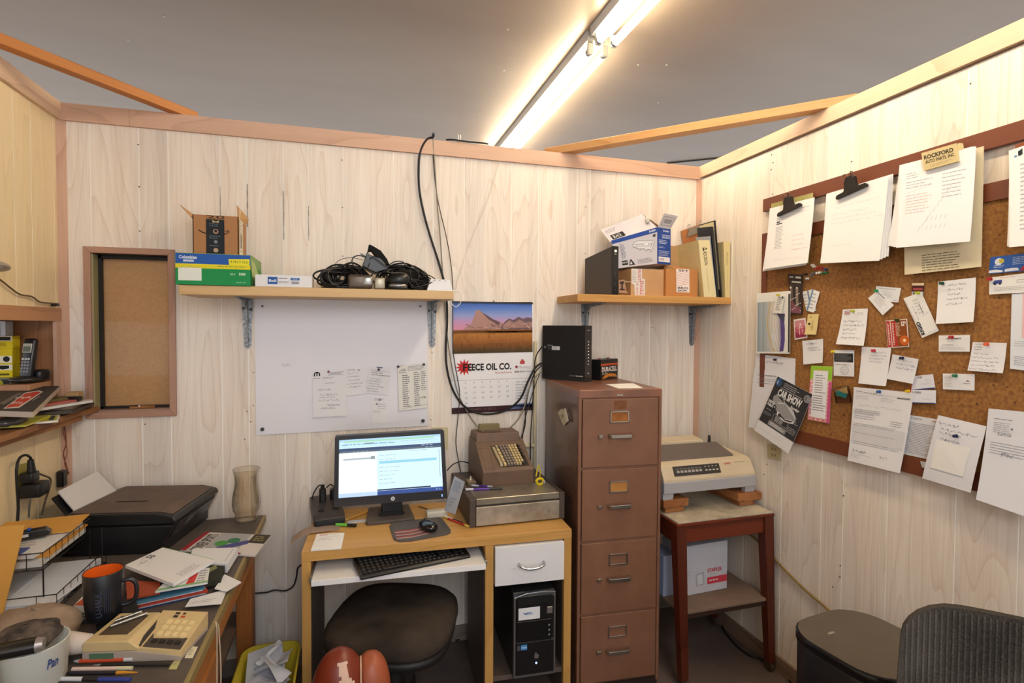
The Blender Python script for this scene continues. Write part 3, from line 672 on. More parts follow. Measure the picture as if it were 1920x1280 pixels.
# brown open carton on top, flaps up
CARD = mat('#b07f55', .8, mott=.25, ms=10, h2='#9a6c46'); CARDI = mat('#c59a68', .8)
y0, y1 = -.23, -.07; x0, x1, zb, zt = .542, .708, ZS+.1245, ZS+.285
r = thing('shipping_box', 'open brown shipping box with dark tape and raised flaps, on top of the envelope carton', 'box', loc=((x0+x1)/2, (y0+y1)/2, zb))
m = MB(); t = .003
m.box(x0, x1, y0, y0+t, zb, zt); m.box(x0, x1, y1-t, y1, zb, zt); m.box(x0, x0+t, y0, y1, zb, zt); m.box(x1-t, x1, y0, y1, zb, zt); m.box(x0, x1, y0, y1, zb, zb+t)
part('carton', m, CARD, r)
part('flap', MB().hexa([(x0, y0, zt-.02), (x0+.003, y0, zt-.02), (x0+.003, y1, zt-.02), (x0, y1, zt-.02)], [(x0-.048, y0+.01, zt+.035), (x0-.045, y0+.01, zt+.035), (x0-.045, y1-.01, zt+.035), (x0-.048, y1-.01, zt+.035)]), CARDI, r)
part('flap', MB().hexa([(x1-.003, y0, zt-.01), (x1, y0, zt-.01), (x1, y1, zt-.01), (x1-.003, y1, zt-.01)], [(x1-.006, y0, zt+.045), (x1-.003, y0, zt+.045), (x1+.012, y1, zt+.02), (x1+.009, y1, zt+.02)]), CARDI, r)
part('flap', MB().hexa([(x0, y1-t, zt), (x1, y1-t, zt), (x1, y1, zt), (x0, y1, zt)], [(x0+.01, y1+.012, zt+.01), (x1-.01, y1+.012, zt+.01), (x1-.01, y1+.015, zt+.01), (x0+.01, y1+.015, zt+.01)]), CARDI, r)
def dr(S):
    S.rect(.29, .1, .69, 1, '#22262c'); S.text('20', .3, -.0, .7, .085, '#4a3020', .01)
    for v in (.2, .25, .5, .55, .74): S.words(.36, v, .62, v+.035, 1, '#6a7f92', wmin=.03, wmax=.08)
    S.poly([(.42, .12), (.5, .15), (.58, .12), (.56, .19), (.5, .17), (.44, .19)], '#b9a47c'); S.disc(.5, .40, .06, '#b08c70'); S.disc(.5, .39, .035, '#22262c'); S.disc(.5, .87, .055, '#b59a80'); S.disc(.5, .66, .04, '#7f8994')
    S.line([(.13, .38), (.2, .43), (.29, .46)], .004, '#24180f'); S.line([(.69, .46), (.78, .42), (.79, .37), (.71, .385)], .003, '#24180f')
face(r, (x0, y0-.0008, zt), (x1, y0-.0008, zt), (x1, y0-.0008, zb), (x0, y0-.0008, zb), dr)
def dr(S):
    S.poly([(.1, .0), (.55, .05), (.5, 1), (.05, 1)], '#e3dccc'); S.words(.15, .1, .5, .9, 12, '#a3998a', wmin=.1, wmax=.3); S.rect(.2, .5, .42, .8, '#8c8478')
face(r, (x1+.0008, y0, zt+.04), (x1+.0008, y1, zt+.015), (x1+.0008, y1, zb), (x1+.0008, y0, zb), dr)
# flat white carton
x0, x1, y0, y1, z1 = .776, .992, -.28, -.16, ZS+.049
r = thing('flat_box', 'flat white carton with blue label beside the envelope carton', 'box', loc=((x0+x1)/2, (y0+y1)/2, ZS))
cbox(r, 'carton', x0, x1, y0, y1, ZS+.0005, z1, mat('#e6e6ea', .5))
def dr(S):
    S.rect(.22, .18, .39, .78, '#2c5ea8'); S.text('Bell', .24, .38, .37, .6, '#e8eef6', .02); S.words(.41, .2, .6, .35, 1, '#60606c', wmin=.05); S.words(.41, .5, .6, .7, 2, '#9a9aa6'); S.rect(.62, .22, .78, .42, '#3a6ab0'); S.text('#10', .66, .26, .74, .38, '#dbe6f4')
    for i in range(12): S.rect(.64+i*.011, .52, .645+i*.011, .75, '#50505a')
face(r, (x0, y0-.0008, z1), (x1, y0-.0008, z1), (x1, y0-.0008, ZS+.001), (x0, y0-.0008, ZS+.001), dr)
# heap of adapters, cradles and cables
BK = mat('#141416', .35, spec=.5); BKM = mat('#121110', .7, spec=.2); SIL = mat('#a3a09b', .3, .7); BRZ = mat('#5d5148', .35, .5)
rnd = random.Random(11)
def bundle(x, y, w, h, n, label, r=.0028, d=.09):
    mb = MB()
    for k in range(n):
        cx = x+rnd.uniform(-.25, .25)*w; cz = ZS+h*rnd.uniform(.35, .6); cy = y+rnd.uniform(-.3, .3)*d
        a = rnd.uniform(.25, .5)*w; c = rnd.uniform(.3, .45)*h; ph = rnd.uniform(0, 6); tl = rnd.uniform(-.9, .9)
        pts = []
        for i in range(9):
            th = 2*pi*i/9+ph; px = cx+a*cos(th); pz = cz+c*sin(th)+tl*.02*cos(th*2); py = cy+d*.35*sin(th+tl*2); pts.append((px, py, max(pz, ZS+r+.0005)))
        mb.tube(pts, r, n=5, sub=4, closed=True)
    return solo('cable_bundle', mb, BK, label, 'cables', 'wound-up cables on the left shelf')
bundle(1.115, -.19, .17, .105, 34, 'dense heap of wound black cable at the left end of the adapter pile', .0044, .10)
bundle(1.075, -.2, .09, .05, 10, 'small black cable coil sticking out at the left front of the adapter pile', .0022)
bundle(1.44, -.2, .15, .06, 20, 'flat tangle of black cable left of the white charging stand', .0024)
bundle(1.37, -.13, .2, .12, 26, 'black cable wound behind the round black cradle', .0036)
def loopc(name, label, px, y, r): 
    mb = MB(); mb.tube([U(a, b, y=y) for a, b in px], r, n=6); return solo(name, mb, BK, label, 'cable', 'wound-up cables on the left shelf')
loopc('cable_loop', 'thin black wire arching over the left of the adapter pile', [(629, 502), (629, 494), (640, 486), (655, 483), (667, 484), (680, 487)], -.22, .0012)
loopc('cable_loop', 'black cable ring standing left of the tall black cradle', [(664, 500), (660, 490), (663, 482), (672, 479), (682, 481), (690, 487), (683, 497), (674, 503), (664, 500)], -.24, .0026)
loopc('cable_loop', 'black cable arching right of the pile beside the round cradle', [(730, 496), (742, 490), (755, 491), (764, 500), (778, 505), (785, 512), (784, 524), (776, 527), (770, 517), (770, 505)], -.24, .0024)
loopc('cable_loop', 'black wire hanging across the front of the tall black cradle', [(693, 484), (700, 482), (712, 490), (722, 497), (728, 500), (718, 510), (700, 512), (690, 505), (693, 492)], -.27, .002)
p = U(765, 536, y=-.26); m = MB().tube([(1.40, -.26, ZS+.012), (1.44, -.27, ZS+.018), (1.49, -.26, ZS+.035), (1.515, -.25, ZS+.042)], .004); solo('cable', m, BK, 'stiff black cable end poking up behind the white charging stand', 'cable')
# silver adapter boxes
r = thing('phone_adapter', 'silver-fronted dark adapter box with rounded top in the middle of the adapter pile', 'adapter', loc=(1.2, -.22, ZS))
part('body', MB().box(1.135, 1.235, -.275, -.15, ZS+.001, ZS+.062, .012, seg=3), BRZ, r); part('silver_band', MB().box(1.195, 1.238, -.278, -.16, ZS+.012, ZS+.056, .01, seg=3), SIL, r)
solo('small_adapter', MB().box(1.245, 1.288, -.28, -.2, ZS+.002, ZS+.05, .006, seg=2), mat('#b0a894', .35, .4), 'small tan-silver adapter beside the rounded silver one', 'adapter')
r = thing('charging_cradle', 'black and silver oval charging cradle at the front right of the adapter pile', 'cradle', loc=(1.35, -.25, ZS))
part('body', MB().ell((1.35, -.235, ZS+.045), (.05, .045, .035), pw=.8), BK, r); part('silver_ring', MB().ell((1.345, -.24, ZS+.018), (.042, .042, .012), pw=.7), SIL, r); part('base', MB().ell((1.345, -.24, ZS+.008), (.044, .044, .008), pw=.6), BK, r)
r = thing('phone_cradle', 'tall tilted black phone cradle with a curved flap topping the adapter pile', 'cradle', loc=(1.27, -.2, ZS+.06))
def px3(l, y): return [tuple(U(a, b, y=y)) for a, b in l]
fl = [(691, 461), (696, 462), (713, 472), (725, 488), (729, 498), (718, 496), (707, 484), (696, 470), (689, 471)]
P = [U(a, b, y=-.2) for a, b in fl]; part('curved_flap', MB().prism([(q.x, q.z) for q in P], 'y', -.245, -.155, bev=.001), BKM, r)
P = [U(a, b, y=-.2) for a, b in [(688, 474), (693, 480), (712, 486), (722, 497), (727, 506), (704, 513), (690, 507), (679, 500)]]
part('body', MB().prism([(q.x, q.z) for q in P], 'y', -.25, -.15, bev=.003), BK, r)
P = [U(a, b, y=-.2) for a, b in [(675, 476), (677, 475), (692, 484), (690, 487)]]; part('stub', MB().prism([(q.x, q.z) for q in P], 'y', -.21, -.2), BK, r)
solo('round_cradle', MB().cyl((1.365, -.12, ZS+.075), (1.42, -.2, ZS+.055), .036, .034, n=18), BKM, 'matte black cylinder lying behind the oval cradle', 'adapter')
# white charging stand
r = thing('charging_stand', 'white wedge-shaped device on the right end of the left shelf', 'device', loc=(1.53, -.25, ZS))
m = MB(); m.hexa([(1.468, -.28, ZS+.0005), (1.583, -.28, ZS+.0005), (1.583, -.20, ZS+.0005), (1.468, -.20, ZS+.0005)], [(1.488, -.255, ZS+.052), (1.572, -.255, ZS+.052), (1.572, -.21, ZS+.054), (1.488, -.21, ZS+.054)])
part('body', m, mat('#dfe2ea', .35), r)
def dr(S):
    for u in (.12, .4, .7): S.scrawl(u, .06, u+.18, .2, 1, '#5d6470', .0009)
face(r, (1.488, -.2555, ZS+.0525), (1.572, -.2555, ZS+.0525), (1.583, -.2806, ZS+.001), (1.468, -.2806, ZS+.001), dr)

# ------------------------------------------------------------ things on the right shelf
r = thing('upright_modem', 'tall slim black modem standing at the left end of the right shelf', 'modem', loc=(2.37, -.17, ZS))
m = MB(); m.hexa([(2.31, -.075, ZS+.001), (2.365, -.275, ZS+.001), (2.40, -.268, ZS+.001), (2.345, -.065, ZS+.001)], [(2.31, -.075, ZS+.195), (2.365, -.275, ZS+.236), (2.40, -.268, ZS+.236), (2.345, -.065, ZS+.195)])
part('case', m, mat('#4a4440', .5), r)
m = MB(); m.hexa([(2.3645, -.2765, ZS+.001), (2.401, -.2695, ZS+.001), (2.3995, -.262, ZS+.001), (2.3625, -.269, ZS+.001)], [(2.3645, -.2765, ZS+.237), (2.401, -.2695, ZS+.237), (2.3995, -.262, ZS+.237), (2.3625, -.269, ZS+.237)])
part('front_panel', m, mat('#17171a', .25, spec=.6), r)
def dr(S):
    S.disc(.5, .1, .22, '#f0f0f0', r2=.03); S.words(.3, .15, .7, .18, 1, '#e8e8e8', wmin=.3, wmax=.4)
    for v in (.5, .54, .58, .62, .76, .8, .9): S.rect(.4, v, .6, v+.008, '#6d6d70')
face(r, (2.3645, -.277, ZS+.237), (2.401, -.270, ZS+.237), (2.401, -.270, ZS+.001), (2.3645, -.277, ZS+.001), dr)
def dbox(name, label, x0, x1, y0, y1, z0, z1, m, draw=None, pname='carton', grp=None, bev=.001):
    r = thing(name, label, 'box', loc=((x0+x1)/2, (y0+y1)/2, z0), group=grp); cbox(r, pname, x0, x1, y0, y1, z0, z1, m, bev)
    if draw: face(r, (x0, y0-.0008, z1), (x1, y0-.0008, z1), (x1, y0-.0008, z0), (x0, y0-.0008, z0), draw)
    return r
CB = mat('#c39a6e', .8, mott=.3, ms=12, h2='#ab8056'); CB2 = mat('#c0834a', .75, mott=.2, ms=10, h2='#a97038')
def dr(S):
    S.poly([(.02, 0), (.33, 0), (.33, .36), (.42, .38), (.42, 1), (.12, 1), (.1, .6), (.02, .55)], '#d8d3cf'); S.text('PRIORITY', .2, .03, .3, .5, '#c0595a', .015, rot=-1); S.text('FRAGILE', .27, .45, .38, .95, '#c0595a', .015, rot=-1); S.text('AR BREU', .16, .5, .22, .95, '#c0595a', rot=-1); S.words(.04, .06, .18, .5, 7, '#a8a0a0')
dbox('shipping_box', 'small plain brown carton with white-and-red label under the toner box', 2.488, 2.675, -.235, -.06, ZS+.0005, ZS+.136, CB, dr)
b2 = dbox('shipping_box', 'small brown carton with red-striped tape, half under the toner box', 2.678, 2.865, -.25, -.09, ZS+.0005, ZS+.140, CB2, None)
def dr(S):
    S.rect(0, 0, 1, 1, '#efe3df')
    for i in range(9): S.line([(.02, .16+i*.072), (.98, .02+i*.072+.02)], .0016, '#c46a60')
    S.text('BRO', .1, .76, .9, .86, '#3b2e2e', .02, rot=0); S.text('#SK', .1, .88, .9, .97, '#3b2e2e', .02); S.text('SH', .15, .02, .85, .1, '#3b2e2e', .02)
face(b2, (2.735, -.2515, ZS+.1405), (2.812, -.2515, ZS+.1405), (2.815, -.2515, ZS+.022), (2.738, -.2515, ZS+.022), dr)
part('flap', MB().hexa([(2.735, -.25, ZS+.141), (2.865, -.25, ZS+.141), (2.865, -.248, ZS+.141), (2.735, -.248, ZS+.141)], [(2.73, -.18, ZS+.166), (2.80, -.14, ZS+.158), (2.80, -.138, ZS+.158), (2.73, -.178, ZS+.166)]), CB2, b2)
# little taupe holder in front of the carton
r = thing('card_holder', 'little brown cardboard stand in the gap beside the upright modem', 'stand', loc=(2.44, -.26, ZS))
a = px3([(1160, 525), (1171, 524), (1174, 544), (1178, 550), (1160, 549)], -.262); part('body', MB().prism([(q[0], max(q[2], ZS+.001)) for q in a], 'y', -.262, -.225, bev=.001), mat('#a8836a', .7), r)
a = px3([(1162, 528), (1169, 528), (1170, 532), (1167.5, 532), (1168, 541), (1172, 542), (1172, 544), (1162, 544), (1162, 541), (1165, 541), (1165, 532), (1162, 532)], -.2625); part('slot', MB().prism([(q[0], q[2]) for q in a], 'y', -.2632, -.262), mat('#3a2a22', .8), r)
part('cap', MB().box(2.425, 2.475, -.262, -.225, ZS+.066, ZS+.069), mat('#c9b8a0', .7), r)
# toner box, open, lying across
Zt = ZS+.140
r = thing('toner_box', 'blue and grey printed toner carton with open flaps lying on the two brown cartons', 'box', loc=(2.55, -.15, Zt))
A = [U(1159, 508, y=-.18), U(1232, 499, y=-.18), U(1232, 431, y=-.18), U(1146, 456, y=-.18)]
D = Vector((.0, .16, .0)); SR = Vector((.082, .03, .0))
fbl, fbr, ftr, ftl = A; dz = Zt+.001-min(fbl.z, fbr.z)
fbl, fbr, ftr, ftl = [q+Vector((0, 0, dz)) for q in (fbl, fbr, ftr, ftl)]
back = [q+Vector((.055, .155, 0)) for q in (fbl, fbr, ftr, ftl)]
e = fbr+Vector((.098, .03, .0)); et = ftr+Vector((.098, .03, 0))
m = MB(); th = .0025
m.add([fbl, fbr, ftr, ftl, back[0], e+Vector((.0, .11, 0)), et+Vector((.0, .11, 0)), back[3], e, et], [(0, 1, 2, 3), (1, 8, 9, 2), (8, 5, 6, 9), (4, 7, 6, 5), (0, 3, 7, 4), (0, 4, 5, 8, 1)])
part('carton', m, mat('#c9c7cf', .5), r)
def dr(S):
    S.rect(0, 0, 1, .13, '#2b4d9c'); S.text('brother', .82, .02, .97, .09, '#e5ebf5', .02)
    S.rect(.12, .77, .26, .92, '#17171b'); S.text('DRUM UNIT', .125, .81, .25, .87, '#e0e0e0', .01)
    dk = '#26262c'
    S.poly([(.46, .26), (.54, .24), (.9, .33), (.93, .33), (.92, .4), (.9, .5), (.84, .66), (.82, .57), (.76, .55), (.74, .6), (.7, .53), (.6, .49), (.59, .55), (.56, .47), (.45, .4), (.43, .34)], '#dadae0')
    S.line([(.46, .26), (.54, .24), (.9, .33), (.93, .33), (.92, .4), (.9, .5), (.84, .66), (.82, .57), (.76, .55), (.74, .6), (.7, .53), (.6, .49), (.59, .55), (.56, .47), (.45, .4), (.43, .34), (.46, .26)], .0016, dk)
    S.line([(.45, .33), (.52, .33), (.86, .42), (.9, .36)], .0014, dk); S.line([(.47, .38), (.85, .48), (.88, .42)], .0014, dk); S.line([(.52, .33), (.5, .38)], .001, dk); S.line([(.86, .42), (.84, .56)], .0012, dk); S.rect(.7, .37, .78, .42, '#efefef')
    for u in (.55, .6, .65, .7, .75, .8): S.line([(u, .30+(u-.5)*.25), (u-.01, .37+(u-.5)*.25)], .0008, dk)
    S.words(.14, .2, .26, .7, 12, '#77778a', wmin=.03, wmax=.08); S.words(.5, .8, .92, .94, 4, '#85858f'); S.poly([(.28, .95), (.32, .78), (.35, .75), (.38, .82), (.44, .95)], '#3a3a42'); S.poly([(.31, .92), (.34, .82), (.37, .92)], '#d0d0d6'); S.rect(.9, .17, .96, .24, '#42424a')
S = Sheet(ftl, ftr, fbr, fbl, base=.0006); dr(S); S.done(r)
def dr(S):
    S.rect(0, 0, 1, 1, '#2b4d9c'); S.text('brother', .45, .04, .9, .1, '#e5ebf5', .02)
    for i in range(5): S.rect(.35+i*.12, .18, .45+i*.12, .28, '#b7c3df'); S.rect(.37+i*.12, .2, .42+i*.12, .25, '#2b4d9c')
    S.words(.12, .32, .8, .45, 3, '#d5dcec', wmin=.08, wmax=.2); S.words(.12, .5, .6, .56, 2, '#b7c3df', wmin=.08, wmax=.2); S.words(.12, .62, .9, .78, 4, '#b7c3df', wmin=.08, wmax=.2); S.rect(.1, .8, .93, .94, '#e9e9ee'); S.text('DR420', .16, .84, .5, .9, '#55555c', .01)
S = Sheet(ftr, et, e, fbr, base=.0006); dr(S); S.done(r)
# open lid flaps
tl2 = ftl+Vector((-.012, .10, .07)); tr2 = ftr+Vector((-.03, .10, .085))
S = Sheet(tl2, tr2, ftr, ftl); o = part('lid_flap', S.body(.002), mat('#cfccd4', .55), r); S.rect(.08, .55, .36, .86, '#1b1b20'); S.text('BLACK', .12, .6, .3, .8, '#d8d8dc', .01); S.words(.05, .15, .3, .4, 3, '#8c8c96'); S.done(o)
S = Sheet(ftr+Vector((.035, -.01, .072)), et+Vector((.045, .0, .072)), et, ftr); o = part('end_flap', S.body(.002), mat('#c2c0c8', .55), r)
S.box(.12, .2, .88, .8, .002, '#2a2a33'); S.rect(.22, .34, .78, .66, '#8d8d98'); S.done(o)
part('inner_flap', MB().hexa([tr2, tr2+Vector((.002, 0, 0)), ftr+Vector((.03, .03, 0)), ftr+Vector((.028, .03, 0))], [tr2+Vector((0, .02, .0)), tr2+Vector((.002, .02, 0)), ftr+Vector((.05, .06, .02)), ftr+Vector((.048, .06, .02))]), mat('#6b4a3a', .8), r)
q = U(1214, 409, y=-.15); part('torn_paper', MB().ell((q.x, -.15, q.z-.008), (.012, .01, .018), noise=.15), mat('#d9d2c4', .8), r)
# brown board box and binders on the right
dbox('cardboard_box', 'tall tan cardboard box behind the striped-tape carton', 2.77, 2.868, -.085, -.03, ZS+.0005, ZS+.285, mat('#b99669', .8, mott=.2, ms=8, h2='#a58254'), bev=.001)
TAN = mat('#d6c694', .6, mott=.5, ms=7, h2='#b99c62'); BRD = mat('#b29c72', .7)
def binder(name, label, bl, br, tl, tr, draw, y0=-.275, y1=-.03, ext=None):
    r = thing(name, label, 'binder', loc=((bl+br)/2, (y0+y1)/2, ZS)); m = MB()
    m.hexa([(bl, y0, ZS+.0005), (br, y0, ZS+.0005), (br, y1, ZS+.0005), (bl, y1, ZS+.0005)], [(tl, y0, ZS+.288), (tr, y0, ZS+.291), (tr, y1, ZS+.291), (tl, y1, ZS+.288)]); part('cover', m, TAN, r)
    S = Sheet((tl, y0-.0008, ZS+.288), (tr, y0-.0008, ZS+.291), (br, y0-.0008, ZS+.0005), (bl, y0-.0008, ZS+.0005)); draw(S); S.done(r); return r
def dr(S):
    S.rect(0, 0, 1, 1, '#e2d5a8'); S.text('P', .3, .13, .72, .19, '#4b4030', .02, rot=0); S.text('RECISION', .32, .2, .62, .44, '#4b4030', .02, rot=-1); S.text('Documentation Storage System', .38, .5, .52, .9, '#8f8058', rot=-1)
binder('ring_binder', 'cream ring binder with PRECISION on the spine leaning left, front of the row', 2.885, 2.958, 2.846, 2.912, dr)
def dr(S): S.rect(0, 0, 1, 1, '#dccb94'); S.text('PRECISION', .35, .2, .65, .42, '#8a7444', rot=-1); S.text('Documentation Storage', .4, .48, .55, .85, '#a28e5e', rot=-1)
binder('ring_binder', 'narrow cream ring binder upright against the right wall, last of the row', 3.014, 3.040, 2.998, 3.038, dr)
# black framed pictures and sheets between the binders
def slab(name, label, cat, xb, xt, zt, th, m, y0=-.27, y1=-.15):
    m_ = MB(); m_.hexa([(xb, y0, ZS+.0005), (xb+th, y0, ZS+.0005), (xb+th, y1, ZS+.0005), (xb, y1, ZS+.0005)], [(xt, y0, zt-.012), (xt+th, y0, zt-.012), (xt+th, y1, zt), (xt, y1, zt)]); return solo(name, m_, m, label, cat)
slab('folder', 'light grey folder leaning between the front binder and the black frame', 'folder', 2.9605, 2.917, ZS+.325, .004, mat('#a9adb8', .6))
slab('dark_board', 'dark navy panel leaning in the row of binders', 'panel', 2.968, 2.925, ZS+.375, .013, mat('#20242e', .4))
r = thing('picture_frame', 'black-edged picture frame with cream mat leaning beside the wall', 'picture frame', loc=(2.99, -.15, ZS))
m = MB(); xb, xt, zt = 2.992, 2.944, ZS+.395; m.hexa([(xb, -.27, ZS+.0005), (xb+.008, -.27, ZS+.0005), (xb+.008, -.14, ZS+.0005), (xb, -.14, ZS+.0005)], [(xt, -.27, zt), (xt+.008, -.27, zt), (xt+.008, -.14, zt), (xt, -.14, zt)]); part('frame', m, mat('#1a1a1c', .35), r)
S = Sheet((xt-.001, -.145, zt-.006), (xt-.001, -.265, zt-.006), (xb-.001, -.265, ZS+.01), (xb-.001, -.145, ZS+.01)); o = part('mat_board', S.body(.0006), mat('#dccda0', .6), r); S.rect(.25, .12, .85, .95, '#23252c'); S.done(o)
# clipboard behind
r = thing('clipboard', 'brown hardboard clipboard with chrome clip standing behind the binders', 'clipboard', loc=(2.82, -.02, ZS))
A = [U(1277, 433, y=-.02), U(1324, 416, y=-.02), U(1330, 450, y=-.02), U(1283, 470, y=-.02)]
bl = A[3]+(A[3]-A[0])*2.0; br = A[2]+(A[2]-A[1])*2.3
bl.z = max(bl.z, ZS+.002); br.z = max(br.z, ZS+.002)
S = Sheet(A[0], A[1], br, bl); part('board', S.body(.003), mat('#b0703f', .5), r)
a, b = A[0].lerp(A[1], .2), A[0].lerp(A[1], .8); up = Vector((0, 0, 1)); f = Vector((0, -.008, 0))
part('clip', MB().hexa([a+f-up*.045, b+f-up*.045, b-up*.045, a-up*.045], [a.lerp(b, .15)+f-up*.005, a.lerp(b, .85)+f-up*.005, a.lerp(b, .85)-up*.005, a.lerp(b, .15)-up*.005]), mat('#9a958c', .25, .9), r)
mb = MB(); q = a.lerp(b, .1)+f; mb.tube([q-up*.01, q+up*.015+Vector((-.006, 0, 0)), q+up*.02+Vector((.008, 0, 0)), q+Vector((.012, 0, -.008))], .0018); q = a.lerp(b, .8)+f; mb.tube([q-up*.01, q+up*.015+Vector((-.006, 0, 0)), q+up*.02+Vector((.008, 0, 0)), q+Vector((.012, 0, -.008))], .0018); part('spring_wire', mb, mat('#b5b2aa', .25, .9), r)
part('sticker', MB().box(2.80, 2.84, -.0265, -.025, ZS+.30, ZS+.325), mat('#a9c4b4', .6), r)
def UPl(px, py, P, n):
    d = FW + RT*((px-960)/FPX) - UP*((py-640)/FPX); n = Vector(n); return EYE + d*((Vector(P)-EYE).dot(n)/d.dot(n))
# ------------------------------------------------------------ computer desk
DKT = wood('desk_maple', '#c99b58', '#a9793a', axis='x', freq=7, fibre=.5, rough=.4, contrast=.7)
DKZ = wood('desk_maple_upright', '#c99b58', '#a9793a', axis='z', freq=7, fibre=.5, rough=.4, contrast=.7)
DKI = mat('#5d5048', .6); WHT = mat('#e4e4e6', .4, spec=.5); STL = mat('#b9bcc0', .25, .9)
DM = frame(.969, -.552, 0, -3.09); DL = DM.inverted()
r = thing('computer_desk', 'maple computer desk with white keyboard tray and white drawer, against the back wall', 'desk', M=DM)
LW = 1.057; DD = .46
def pb(name, x0, x1, y0, y1, z0, z1, m, par=r, bev=.0012): return part(name, MB().box(x0, x1, y0, y1, z0, z1, bev), m, par)
pb('desktop', 0, LW, 0, DD, .712, .75, DKT)
for a, b in ((0, .032), (.693, .727), (LW-.032, LW)): pb('side_panel', a, b, .0012, DD, 0, .7115, DKZ)
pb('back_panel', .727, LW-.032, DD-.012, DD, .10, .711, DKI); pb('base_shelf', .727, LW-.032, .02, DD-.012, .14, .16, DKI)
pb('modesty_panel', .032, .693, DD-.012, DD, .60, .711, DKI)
d = pb('drawer', .731, LW-.036, -.012, .03, .548, .706, WHT)
S = Sheet((.731, -.0125, .706), (LW-.036, -.0125, .706), (LW-.036, -.0125, .548), (.731, -.0125, .548)); S.scrawl(.22, .55, .3, .62, 1, '#b3a894', .0008); S.done(d)
m = MB(); cx = .88; m.tube([(cx-.052, -.012, .632), (cx-.048, -.034, .628), (cx-.02, -.042, .62), (cx+.02, -.042, .62), (cx+.048, -.034, .628), (cx+.052, -.012, .632)], .005, n=8); part('handle', m, STL, d)
k = pb('keyboard_tray', .042, .683, -.065, .30, .655, .668, WHT); part('tray_edge', MB().box(.042, .683, -.067, -.063, .647, .668, .001), mat('#eeeeef', .3), k)
for x in (.034, .684): pb('slide_rail', x, x+.007, -.05, .38, .652, .675, STL)
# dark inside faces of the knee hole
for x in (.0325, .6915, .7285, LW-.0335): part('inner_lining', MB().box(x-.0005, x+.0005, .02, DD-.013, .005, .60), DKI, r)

def on(px, py, z=.75, dz=.0): return U(px, py, z=z+dz)
def flat(name, label, cat, px, z, col, draw=None, th=.0008, curl=None, group=None, rough=.7):
    return paper(name, label, cat, [U(a, b, z=z) for a, b in px], col, th, curl, draw, group, rough=rough)
# keyboard on the tray, at an angle
K0 = U(676, 1077, z=.69); K1 = U(881, 1036, z=.69); ang = atan2(K1.y-K0.y, K1.x-K0.x)
KM = Matrix.Translation((K0.x, K0.y, .6685)) @ Matrix.Rotation(ang, 4, 'Z'); r = thing('keyboard', 'black computer keyboard set askew on the white tray', 'keyboard', M=KM); L = .43
m = MB(); m.prism([(0, 0), (.145, 0), (.145, .026), (.13, .028), (.01, .014), (0, .008)], 'x', 0, L, bev=.002); part('case', m, BK, r)
KC = mat('#232326', .45)
for row in range(6):
    yy = .012+row*.0205; zz = .0135+(yy)*.115; x = .012; n = 0
    while x < L-.02:
        w = .016
        if row == 0 and 4 <= n <= 4: w = .10
        if x+w > L-.008: break
        if not (.285 < x < .292 or .352 < x < .36):
            part('key', MB().box(x, x+w-.002, yy, yy+.0175, zz, zz+.006, .0015), KC, r)
        x += w+.0022 + (.008 if n in (15, 18) else 0); n += 1
# ------------------------------------------------------------ monitor
MY = -.30; TL, TR, BR, BL = U(628, 818, y=MY), U(832.5, 805.5, y=MY), U(839, 934, y=MY+.0), U(626, 950.5, y=MY)
mx0 = (TL.x+BL.x)/2; mx1 = (TR.x+BR.x)/2; r = thing('monitor', 'black widescreen computer monitor with a lit web page, on the desk', 'monitor', loc=(1.315, -.24, .75))
S = Sheet(TL, TR, BR, BL)
m = MB(); a, b, c, d = TL, TR, BR, BL; B = Vector((0, .035, 0)); rn = Vector((0, .006, 0))
def corner(S, k):  # rounded bezel outline
    pts = []
    for cu, cv, a0 in ((k, k*1.6, pi), (1-k, k*1.6, 1.5*pi), (1-k, 1-k*1.6, 0), (k, 1-k*1.6, .5*pi)):
        for i in range(4): t = a0+i*pi/6; pts.append((cu+k*cos(t), cv+k*1.6*sin(t)))
    return pts
out = corner(S, .018); n = len(out)
vs = [S.p(u, v, 0) for u, v in out]+[S.p(u, v, 0)+B for u, v in out]
m.add(vs, [tuple(range(n))[::-1], tuple(range(n, 2*n))]+[(i, (i+1) % n, n+(i+1) % n, n+i) for i in range(n)]); part('housing', m, mat('#26262b', .35, spec=.6), r)
# bezel proud of the screen
iu0, iv0, iu1, iv1 = .038, .055, .962, .875
m = MB(); o = .004
for (u0, v0, u1, v1) in ((.004, .004, .996, iv0), (.004, iv1, .996, .996), (.004, iv0, iu0, iv1), (iu1, iv0, .996, iv1)):
    q = [S.p(u0, v0, o), S.p(u1, v0, o), S.p(u1, v1, o), S.p(u0, v1, o)]; w = [S.p(u0, v0, 0), S.p(u1, v0, 0), S.p(u1, v1, 0), S.p(u0, v1, 0)]
    m.add(q+w, [(0, 3, 2, 1), (0, 1, 5, 4), (1, 2, 6, 5), (2, 3, 7, 6), (3, 0, 4, 7)])
part('bezel', m, mat('#2b2b31', .3, spec=.6), r)
scr = Sheet(S.p(iu0, iv0, .001), S.p(iu1, iv0, .001), S.p(iu1, iv1, .001), S.p(iu0, iv1, .001))
SE = .62
def em(h, s=1.0, _c={}):
    k = (h, s)
    if k not in _c: _c[k] = emis(h, SE*s, 'screen_'+h.strip('#'))
    return _c[k]
so = part('screen', scr.body(.0005), em('#cfe9f5'), r)
scr.rect(0, 0, 1, .045, em('#a9cfe6')); scr.rect(.05, .03, .93, .055, em('#9fd0ac')); scr.rect(0, .055, 1, .14, em('#bfe0f0')); scr.words(.03, .075, .6, .11, 1, em('#6f93a8'), wmin=.02); scr.rect(.24, .075, .33, .095, em('#7a8c94')); scr.words(.6, .07, .95, .09, 1, em('#7f9fb5'), wmin=.01, wmax=.02)
